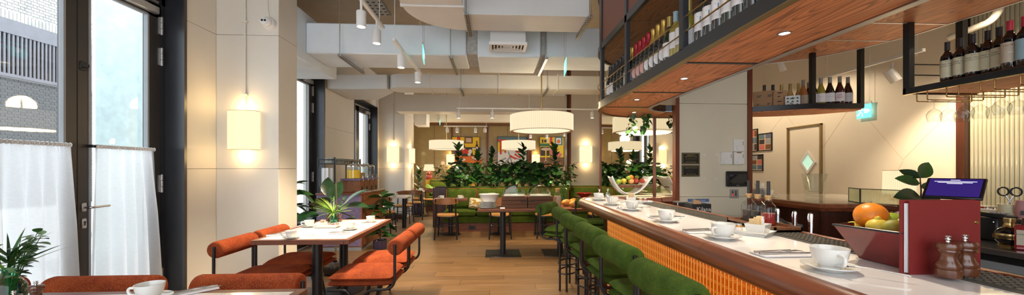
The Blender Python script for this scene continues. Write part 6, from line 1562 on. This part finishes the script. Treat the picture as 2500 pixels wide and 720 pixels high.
painting('painting of bottles, beer glass and plates on a red table', 1104, 1171, 335, 405, [('p_dark', R_(0, .3, 1, .65)), ('p_red', R_(.18, .62, .3, 1)), ('p_brown', R_(.45, .78, .75, 1)), ('p_tan', R_(.5, .82, .7, .97)), ('p_orange', (.45, .17, .65, .2)), ('p_dark', btl(.42, .5, 1.3)), ('p_white', R_(.38, .52, .47, .62)), ('p_dark', btl(.9, .52, 1.3)), ('p_white', (.9, .62, .04, .05)), ('p_red', (.48, .48, .15, .1)), ('p_dark', (.5, .38, .2, .05)), ('p_white', (.66, .5, .07, .08)), ('p_white', (.62, .4, .06, .05)), ('p_yellow', [(.76, .38), (.83, .38), (.86, .58), (.73, .58)]), ('p_white', R_(.73, .58, .86, .62)), ('p_white', (.85, .28, .14, .055)), ('p_red', (.85, .29, .08, .03)), ('p_white', (.35, .22, .14, .05)), ('p_brown', (.33, .24, .08, .04))], 'p_yellow')
painting('painting of red shoes on a white and grey patterned floor', 1215, 1285, 335, 405, [('p_teal', R_(0, .82, 1, 1)), ('p_yellow', R_(0, .5, .25, .82)), ('p_blue', R_(.25, .6, 1, .84)), ('p_grey', [(.0, .1), (.3, .25), (.28, .3), (0, .15)]), ('p_grey', [(.2, 0), (.5, .35), (.46, .38), (.15, .02)]), ('p_grey', [(.5, 0), (.35, .5), (.39, .5), (.56, 0)]), ('p_grey', [(.7, 0), (.95, .3), (.98, .27), (.75, 0)]), ('p_dark', [(.3, .05), (.42, .1), (.36, .2)]), ('p_grey', [(.6, .25), (1, .1), (1, .14), (.62, .3)]), ('p_red', R_(.08, .4, .14, .9)), ('p_red', R_(.0, .86, .3, .92)), ('p_red', R_(.24, .45, .29, .88)), ('p_red', [(.4, .32), (.62, .22), (.68, .26), (.55, .32), (.45, .38)]), ('p_red', [(.58, .38), (.78, .26), (.84, .32), (.7, .36), (.62, .44)]), ('p_red', (.72, .5, .11, .05)), ('p_brown', (.7, .5, .06, .02))], 'p_white')
painting('painting of a red cloth draped over a chair beside a round table', 1318, 1376, 335, 405, [('p_brown', R_(0, 0, 1, .3)), ('p_yellow', R_(.3, .7, .62, 1)), ('p_red', R_(.42, .76, .52, 1)), ('p_green', R_(0, .68, .4, .78)), ('p_dark', R_(.02, .35, .4, .66)), ('p_teal', R_(.62, .72, .95, 1)), ('p_white', R_(.68, .76, .88, .97)), ('p_orange', (.78, .85, .07, .07)), ('p_dark', R_(.08, .8, .14, .92)), ('p_dark', (.22, .86, .05, .05)), ('p_white', R_(.3, .8, .36, .95)), ('p_tan', (.24, .58, .2, .05)), ('p_yellow', R_(.22, .25, .27, .55)), ('p_tan', [(.15, .1), (.24, .25), (.34, .1), (.25, .2)]), ('p_pink', [(.45, .72), (.66, .74), (.74, .5), (.92, .42), (.9, .33), (.6, .3), (.42, .42)]), ('p_red', [(.5, .7), (.54, .7), (.58, .35), (.52, .35)]), ('p_red', [(.62, .7), (.65, .7), (.76, .36), (.7, .36)]), ('p_brown', R_(.44, .1, .48, .4)), ('p_brown', R_(.8, .08, .84, .34)), ('p_orange', R_(.1, 0, .9, .08))], 'p_yellow')
# ================= ON THE COLUMN =================
YC = 3.6495
def rect(u0, v0, u1, v1, y=YC): a, b = py(u0, v1, y), py(u1, v0, y); return a.x, a.z, b.x, b.z
for (u0, v0, u1, v1), lb, lines in (((1664, 373, 1708, 401), 'black and gold plaque on weights and measures, upper one', (('WEIGHTS &', .017, .80), ('MEASURES ACT 1985', .0135, .67), ('GIN · VODKA · WHISKY · RUM', .0085, .48), ('_' * 20, .0075, .37), ('TWENTY FIVE MILLILITRES', .0095, .20))), ((1664, 403, 1708, 431), 'black and gold plaque on wine by the glass, lower one', (('WINE BY THE GLASS', .0145, .76), ('_' * 20, .0075, .56), ('125ml · 175ml · 250ml', .011, .22), ('_' * 18, .0075, .42)))):
    x0, z0, x1, z1 = rect(u0, v0, u1, v1); w, h = x1 - x0, z1 - z0; P = thing('plaque', lb, 'plaque', ((x0 + x1) / 2, YC, z0), 0, 'plaques on the column'); bx('plate', 'black', -w / 2, -.006, 0, w / 2, 0, h, P, .002)
    m = MB(); e = .008
    m.box(-w / 2 + e, -.0068, e, w / 2 - e, -.006, e + .003); m.box(-w / 2 + e, -.0068, h - e - .003, w / 2 - e, -.006, h - e); m.box(-w / 2 + e, -.0068, e, -w / 2 + e + .003, -.006, h - e); m.box(w / 2 - e - .003, -.0068, e, w / 2 - e, -.006, h - e); m.build('border', 'plaque_gold', P)
    for t_, s_, q in lines: text('lettering', t_, s_, 'plaque_gold', P, (0, -.0068, h * q - s_ * .35))
for (u0, v0, u1, v1), lb in (((1788, 340, 1813, 370), 'white thermostat, upper right of three'), ((1758, 371, 1784, 401), 'white thermostat, left of three'), ((1788, 371, 1813, 401), 'white thermostat with brown strip, lower right of three')):
    x0, z0, x1, z1 = rect(u0, v0, u1, v1); w, h = x1 - x0, z1 - z0; P = thing('thermostat', lb, 'thermostat', ((x0 + x1) / 2, YC, z0), 0, 'room thermostats'); bx('case', 'china', -w / 2, -.03, 0, w / 2, 0, h, P, .003)
    MB().lathe([(0, .008), (w * .2, .006), (w * .22, 0)], 20, M=Matrix.Translation((-w * .08, -.03, h * .28)) @ Matrix.Rotation(PI / 2, 4, 'X')).build('dial', 'paper', P); bx('slot', 'ink', w * .33, -.0305, h * .5, w * .37, -.03, h * .82, P)
    m = MB()
    for k in range(7): a = PI * (k - .5) / 6; m.box(-w * .08 + w * .28 * math.cos(a) - .001, -.0303, h * .28 + w * .28 * math.sin(a) - .001, -w * .08 + w * .28 * math.cos(a) + .001, -.03, h * .28 + w * .28 * math.sin(a) + .001)
    m.build('dial_marks', 'ink', P)
    if 'brown' in lb: bx('brown_strip', 'p_brown', -w * .25, -.0306, h * .9, w * .2, -.03, h * .97, P)
x0, z0, x1, z1 = rect(1771, 418, 1821, 455); w, h = x1 - x0, z1 - z0; P = thing('wall_tablet', 'black touch panel mounted on the column', 'tablet', ((x0 + x1) / 2, YC, z0), 0); bx('case', 'black', -w / 2, -.035, 0, w / 2, 0, h, P, .006); bx('screen', 'black_glass', -w / 2 + .02, -.0365, .03, w / 2 - .015, -.0345, h - .03, P)
m = MB()
for k in range(18): m.box(-w / 2 + .012 + k * (w - .024) / 18, -.0362, h - .022, -w / 2 + .018 + k * (w - .024) / 18, -.0345, h - .006)
m.build('vent_slots', 'black_matt', P); bx('brand_print', 'p_grey', -.015, -.0358, .010, .015, -.0345, .015, P)
x0, z0, x1, z1 = rect(1781, 462, 1803, 484); w, h = x1 - x0, z1 - z0; P = thing('switch_plate', 'grey metal control plate with red lights under the touch panel', 'switch', ((x0 + x1) / 2, YC, z0), 0); bx('plate', 'alu', -w / 2, -.004, 0, w / 2, 0, h, P, .001)
for i in (0, 1):
    for k in range(6): bx('button', 'red_led' if (i == 0 and k < 3) else 'black', -w * .25 + i * w * .36, -.006, h * .25 + k * h * .1, -w * .25 + i * w * .36 + w * .12, -.004, h * .25 + k * h * .1 + .007, P)
for u, v, pos in ((1719, 378, 'upper left'), (1749, 378, 'upper right'), (1719, 435, 'lower left'), (1749, 436, 'lower right')):
    x0, z0, x1, z1 = rect(u - 3, v - 1.3, u + 3, v + 1.3); tag(bx('adhesive_pad', 'paper', x0, YC - .002, z0, x1, YC, z1), 'small white adhesive pad on the column, %s of four' % pos, 'sticker', 'adhesive pads on the column')
# wash your hands notice
x0, z0, x1, z1 = rect(1679, 485, 1731, 545); w, h = x1 - x0, z1 - z0; P = thing('hygiene_notice', 'hand washing notice with blue heading on the column', 'notice', ((x0 + x1) / 2, YC, z0), 0); bx('sheet', 'sign_paper', -w / 2, -.0015, 0, w / 2, 0, h, P); bx('heading_band', 'blue_sign', -w / 2, -.002, h - .032, w / 2, -.0005, h, P); text('lettering', 'Wash your hands', .02, 'p_white', P, (0, -.0026, h - .023))
for r in range(3):
    for c in range(4):
        cx_ = -w / 2 + w * (.16 + .225 * c); cz = h - .06 - r * .058; pc = bx('picture', 'p_white', cx_ - .02, -.0022, cz - .022, cx_ + .02, -.0012, cz + .018, P)
        MB().prism([(cx_ - .014, cz - .014), (cx_ + .015, cz - .014), (cx_ + .01, cz), (cx_ + .002, cz + .012), (cx_ - .006, cz + .002)], -.0003, .0003, Matrix.Translation((0, -.0026, 0)) @ Matrix.Rotation(PI / 2, 4, 'X')).build('hand_print', 'skin_pic', pc); text('lettering', str(r * 4 + c + 1), .01, 'ink', P, (cx_ - .018, -.0026, cz + .012))
# box of tea and steel bin below the column
q = py(1704, 515, 3.3); K = thing('printed_box', 'black printed cardboard box with torn top behind the bar', 'box', (q.x, 3.3, .90), 0); bx('box', 'black_matt', -.09, -.06, 0, .09, .06, .155, K, .002); text('print', 'Kilana', .055, 'p_white', K, (.02, -.061, .09)); MB().add([(-.07, -.05, .155), (.0, -.055, .155), (.01, -.03, .175), (-.06, -.03, .20)], [(0, 1, 2, 3)]).build('torn_flap', 'card', K)
tag(bx('service_shelf', 'steel', 1.55, 3.0, .80, 2.62, 3.62, .8995), 'steel service shelf behind the bar below the column', 'shelf')
bi = rect(1647, 493, 1674, 530, 3.58); P = thing('steel_dispenser', 'brushed steel box at the foot of the left corner post', 'box', (0, 0, 0)); bx('case', 'steel', bi[0], 3.52, .9000, bi[2], 3.62, bi[3], P, .004); bx('lid', 'alu', bi[0], 3.515, bi[3] + .0005, bi[2], 3.62, bi[3] + .008, P)
# framed photos on the right wall
for (u0, v0, u1, v1), lb, sh in (((1836, 315, 1850, 370), 'dark framed set of photos nearest the column', 0), ((1852, 325, 1885, 368), 'framed photo collage right of the first frame', 1), ((1835, 377, 1863, 417), 'framed pale photo print below the other two', 2)):
    a, b = px(u0, v0, XR - .01), px(u1, v1, XR - .01); y0, y1 = b.y, a.y; z0 = px((u0 + u1) / 2, v1, XR - .01).z; z1 = px((u0 + u1) / 2, v0, XR - .01).z
    P = thing('framed_photo', lb, 'picture', (XR - .0005, y0, z0), 0, 'framed photos on the right wall'); W_, H_ = y1 - y0, z1 - z0; bx('print', ('p_tan', 'p_tan', 'paper_tan')[sh], -.012, .012, .012, 0, W_ - .012, H_ - .012, P)
    m = MB(); m.box(-.022, 0, 0, 0, .014, H_); m.box(-.022, W_ - .014, 0, 0, W_, H_); m.box(-.022, 0, 0, 0, W_, .014); m.box(-.022, 0, H_ - .014, 0, W_, H_); m.build('frame', 'black_matt', P)
    for i in range(2):
        for j in range(3): bx('photo', ('p_dark', 'p_teal', 'p_brown', 'p_grey', 'p_blue', 'p_pink')[(i * 3 + j + sh * 2) % 6], -.0135, .03 + i * W_ * .46, .03 + j * H_ * .3, -.0118, .03 + i * W_ * .46 + W_ * .38, .03 + j * H_ * .3 + H_ * .26, P)
# ================= BACK COUNTER =================
bc = thing('back_counter', 'curved back counter with red wood rail and stone top', 'counter')
bp = [(2.66, 4.02), (3.0, 3.92), (3.0, 3.24), (3.44, 3.2), (3.5, 3.05), (3.5, 2.9), (4.3, 2.9), (4.3, 4.45), (2.66, 4.45)]
MB().prism(bp, BZ - .03, BZ).build('stone_top', 'marble_dark', bc); MB().prism([(x + .03 if x < 3.6 else x, y + .03 if y < 4.3 else y) for x, y in bp], 0, BZ - .03).build('body', 'wood_dark_z', bc)
sweep([(0, BZ + .001), (-.0, BZ + .0), (.03, BZ - .004), (.045, BZ - .035), (.03, BZ - .07), (0, BZ - .075)], [(3.5, 2.9), (3.5, 3.05), (3.44, 3.2), (3.0, 3.24), (3.0, 3.92), (2.66, 4.02)]).build('rail', 'wood_red', bc)
# glass jar, crockery
q = pz(1989, 478, BZ); J = thing('glass_jar', 'large clear tumbler-shaped jar on the back counter', 'jar', (q.x, q.y, BZ + .0005)); n = 40; prof = [(0, 0), (.085, 0), (.088, .01), (.10, .10), (.125, .25), (.128, .262), (.118, .262), (.115, .25), (.09, .10), (.075, .05), (0, .045)]
V = []; fs = []
for r, z in prof:
    for k in range(n): a = 2 * PI * k / n; rr = r * (1 + (.02 if k % 4 < 2 else -.02) * (1 if .02 < z < .22 else 0)); V.append((rr * math.cos(a), rr * math.sin(a), z))
for a in range(len(prof) - 1):
    for k in range(n): fs.append((a * n + k, a * n + (k + 1) % n, (a + 1) * n + (k + 1) % n, (a + 1) * n + k))
MB().add(V, fs).build('glass', 'clear_glass', J)
q = py(1848, 478, 4.2)
for i in range(9): tag(mobj('side_plate', BM.setdefault('splate', MB().lathe([(0, 0), (.05, 0), (.053, .002), (.085, .008), (.085, .0105), (.05, .004), (0, .003)], 28).mesh('plate', 'china_grey')), None, (q.x + .02, 4.2, BZ + .0005 + i * .0085)), 'side plate in the stack on the back counter, %s from the bottom' % W[i], 'plate', 'stack of side plates on the back counter')
cup_set((q.x + .03, 4.2, BZ + .078), 'on top of the plate stack on the back counter', .5, False)
cup_set((py(1876, 478, 4.12).x, 4.12, BZ + .0005), 'on the back counter right of the plate stack', .4, True)
# fluted glass screen
sc_ = thing('glass_screen', 'low fluted glass screen with black frame on the back counter', 'screen', (0, 0, BZ + .0005))
def screen(p, q):
    P, Q = Vector((p[0], p[1], 0)), Vector((q[0], q[1], 0)); d = (Q - P); L = d.length; a = math.atan2(d.y, d.x); h = .135; s_ = mobj('screen_panel', None, sc_, P, (0, 0, a))
    k = int(L / .012); n = k * 4; V = []
    for i in range(n + 1): V += [(L * i / n, .004 * math.cos(i * PI / 2), .006), (L * i / n, .004 * math.cos(i * PI / 2), h - .006)]
    MB().add(V, [(2 * i, 2 * i + 2, 2 * i + 3, 2 * i + 1) for i in range(n)]).build('fluted_pane', 'fluted_clear', s_, angle=80)
    m = MB(); m.box(0, -.004, 0, L, .004, .006); m.box(0, -.004, h - .006, L, .004, h); m.box(0, -.004, 0, .006, .004, h); m.box(L - .006, -.004, 0, L, .004, h); m.build('frame', 'black', s_)
ftc = NT('fluted_clear'); tr = ftc.new('ShaderNodeBsdfTransparent'); tr.inputs[0].default_value = (.8, .85, .68, 1); gl = ftc.new('ShaderNodeBsdfGlossy'); gl.inputs['Roughness'].default_value = .15; di = ftc.new('ShaderNodeBsdfTranslucent'); di.inputs[0].default_value = (.6, .62, .45, 1)
m1 = ftc.new('ShaderNodeMixShader'); m1.inputs[0].default_value = .45; ftc.link(tr.outputs[0], m1.inputs[1]); ftc.link(di.outputs[0], m1.inputs[2]); m2 = ftc.new('ShaderNodeMixShader'); m2.inputs[0].default_value = .2; ftc.link(m1.outputs[0], m2.inputs[1]); ftc.link(gl.outputs[0], m2.inputs[2]); ftc.link(m2.outputs[0], ftc.out.inputs[0])
a, b, c = pz(2072, 491, BZ), py(2100, 470, 3.25), py(2228, 470, 2.95); screen((a.x, a.y), (b.x, b.y)); screen((b.x, b.y), (c.x, c.y))
# table lamp behind the screen
q = py(2190, 470, 3.85); L_ = thing('table_lamp', 'table lamp with pleated cream shade behind the fluted screen', 'lamp', (4.2, 3.62, BZ + .0005)); MB().lathe([(0, 0), (.07, 0), (.07, .01), (.015, .02), (.012, .1), (0, .1)], 20).build('foot', 'brass', L_); MB().lathe([(.125, .06), (.12, .30)], 40).build('shade', 'shade_lamp', L_); MB().lathe([(.12, .298), (.122, .304)], 40).build('rim', 'p_tan', L_); lamp('POINT', 'lamp_light', (0, 0, .40), 6, (1, .72, .36), .05, parent=L_)
# small rubber plant behind the menu
q = py(2248, 505, 2.6); rp2 = thing('counter_plant', 'young rubber plant behind the red menu', 'potted plant', (3.33, 2.72, .90)); MB().lathe([(0, 0), (.05, 0), (.06, .10), (.052, .10), (0, .09)], 18).build('pot', 'pot_purple', rp2); stem(rp2, [(0, 0, .09), (.01, 0, .3), (.0, 0, .42)], .006, .004, 'bark', 'trunk')
for z, yaw, pit, s_ in ((.40, .25, .8, .85), (.36, 2.9, .25, .8), (.33, -.2, -.1, .8), (.26, 3.3, .05, 1.0), (.40, 2.2, .6, .6), (.24, -.4, -.3, .9), (.2, 1.6, -.2, .8)): put_leaf(rp2, 'rubber', (0, 0, z), yaw, pit, s_, 1.0 if abs(yaw) < 1.5 else -1.0)
# steel worktop with till things
wt2 = thing('steel_worktop', 'stainless steel worktop behind the bar at the right edge', 'worktop'); bx('top', 'steel', 3.02, .4, .855, 3.62, 2.85, .89, wt2, .003); bx('front_cabinet', 'black', 3.10, .4, 0, 3.6, 2.85, .84, wt2)
for i in range(4): dr = bx('drawer', 'p_grey', 3.085, .5 + i * .6, .5, 3.10, 1.06 + i * .6, .80, wt2, .003); bx('handle', 'steel', 3.06, .6 + i * .6, .74, 3.085, .96 + i * .6, .755, dr)
lg = thing('back_ledge', 'red wood ledge above the steel worktop', 'shelf'); bx('board', 'wood_red', 3.62, .4, 1.0, 4.0, 2.88, 1.03, lg, .004); bx('riser', 'wood_red', 3.63, .4, .0, 3.66, 2.88, 1.0, lg)
LZ = 1.0305
def at(u, v, x): return px(u, v, x)
# tablet till on the ledge
ty = px(2335, 470, 3.2).y; T_ = thing('till_tablet', 'tilted black till tablet with dark blue screen', 'tablet', (3.2, ty, .8905), 0); MB().lathe([(0, 0), (.09, 0), (.09, .012), (.02, .02), (.016, .30), (0, .30)], 20).build('stand', 'black', T_)
hd = mobj('tablet_head', None, T_, (-.02, 0, .345), (-.85, 0, -1.1), .88); bx('case', 'black', -.155, -.012, -.115, .155, .012, .115, hd, .006); bx('screen', 'screen_blue', -.137, -.0135, -.098, .137, -.0118, .098, hd)
for z, w_ in ((.082, .05), (.066, .22), (.054, .18), (.042, .08)): bx('screen_text', 'screen_text', -w_ / 2, -.0142, z, w_ / 2, -.0136, z + .005, hd)
# black box, card reader, bottles
q = px(2418, 600, 3.4); B_ = thing('receipt_printer', 'black receipt printer box on the steel worktop', 'printer', (3.42, q.y, .8905), 0); bx('case', 'black', -.08, -.075, 0, .1, .075, .15, B_, .008); bx('front_slot', 'black_matt', -.081, -.05, .11, -.079, .05, .118, B_); bx('status_light', 'screen_text', -.0812, -.06, .125, -.0795, -.055, .13, B_)
C_ = thing('card_reader', 'black card reader on top of the printer', 'card reader', (3.42, q.y, 1.0435), 0); mm = MB(); mm.add(MB().cbox(-.05, -.09, 0, .05, .08, .03, .008).v, MB().cbox(0, 0, 0, 1, 1, 1, .1).f, Matrix.Rotation(.12, 4, 'X')); mm.build('body', 'black', C_); 
for i in range(3):
    for j in range(4): bx('key', 'p_grey', -.03 + i * .022, -.07 + j * .018, .028, -.016 + i * .022, -.058 + j * .018, .034, C_)
q = px(2464, 606, 3.2); R1_ = thing('round_liqueur_bottle', 'round dark bottle with gold band and gold cap', 'bottle', (3.2, q.y, .8905), 0); MB().sphere((0, 0, .065), .062, 28, 18, (1, 1, 1)).build('globe', 'black_glass', R1_); MB().lathe([(.03, .12), (.022, .135), (.022, .15), (.026, .152), (.026, .175), (0, .176)], 18).build('gold_cap', 'brass', R1_); MB().lathe([(.0632, .05), (.0655, .066), (.0632, .082)], 28).build('gold_band', 'brass', R1_); text('lettering', 'CHAMBORD', .017, 'ink', R1_, (0, 0, .060), curve=.0665).rotation_euler = (0, 0, -.95)
MB().lathe([(0, -.012), (.04, -.012), (.045, .0), (.03, .008)], 20, (0, 0, .012)).build('foot', 'brass', R1_)
q = px(2506, 612, 3.16); R2_ = thing('amber_bottle', 'amber liqueur bottle with tan label at the right edge', 'bottle', (3.16, q.y, .8905), -.9); bx('glass', 'jam', -.045, -.03, 0, .045, .03, .15, R2_, .008); MB().lathe([(.02, .15), (.016, .16), (.016, .19), (0, .19)], 14).build('cap', 'black_cap', R2_); bx('paper_label', 'paper_tan', -.038, -.0312, .03, .038, -.0302, .12, R2_); text('lettering', 'DISARONNO', .013, 'ink', R2_, (0, -.0318, .09))
q = px(2465, 527, 3.75); S_ = thing('pen_pot', 'pale yellow pot holding scissors on the red ledge', 'pot', (3.75, q.y, LZ), 0); MB().lathe([(0, 0), (.055, 0), (.056, .004), (.056, .085), (.05, .085), (.048, .01), (0, .008)], 24).build('pot', 'yellow_paper', S_); text('ruled_lines', '_____\n_____\n____', .014, 'ink', S_, (0, 0, .06), curve=.0568).rotation_euler = (0, 0, -.95)
X_ = thing('scissors', 'black-handled scissors standing in the yellow pot', 'scissors', (3.75, q.y, LZ + .012), -.95)
for s_ in (-1, 1): MB().tube([(s_ * .028 + .024 * math.cos(a), 0, .165 + .03 * math.sin(a)) for a in [2 * PI * k / 20 for k in range(20)]], .0055, 8, closed=True).build('handle', 'black', X_); MB().tube([(s_ * .018, 0, .14), (s_ * -.008, 0, .08), (s_ * -.01, 0, 0)], [.005, .005, .002], 6).build('blade', 'steel', X_)
q = px(2508, 528, 3.74); Pk = thing('pink_pot', 'pink ceramic pot with dark badge at the right edge', 'pot', (3.74, q.y, LZ), -.95); MB().lathe([(0, 0), (.05, 0), (.056, .03), (.055, .10), (.05, .12), (.04, .12), (0, .115)], 22).build('pot', 'pink', Pk); bx('badge', 'black', -.03, -.058, .02, .03, -.054, .05, Pk)
q = px(2418, 518, 3.75); bxk = thing('white_box', 'small white box beside the yellow pot', 'box', (3.75, q.y, LZ)); bx('box', 'china', -.03, -.05, 0, .03, .05, .04, bxk, .003); 
for k in (-1, 1): MB().lathe([(0, .04), (.008, .04), (.008, .052), (0, .053)], 10, (0, k * .02, 0)).build('cap', 'chrome', bxk)
for i in range(6): tag(bx('red_booklet', 'dark_red', 3.70, q.y + .07 + i * .011, LZ, 3.80, q.y + .078 + i * .011, LZ + .05), 'thin red booklet in the row on the ledge, %s' % W[i], 'booklet', 'red booklets on the ledge')
# black hose behind the taps
a = [px(u, v, 2.2) for u, v in ((1878, 528), (1905, 535), (1930, 552), (1945, 580))] + [Vector((2.2, px(1948, 600, 2.2).y, .4)), Vector((2.2, px(1948, 600, 2.2).y, .002))]; tag(MB().tube(a, .012, 8).build('drinks_hose', 'black_matt'), 'black hose curving behind the tap levers', 'hose')
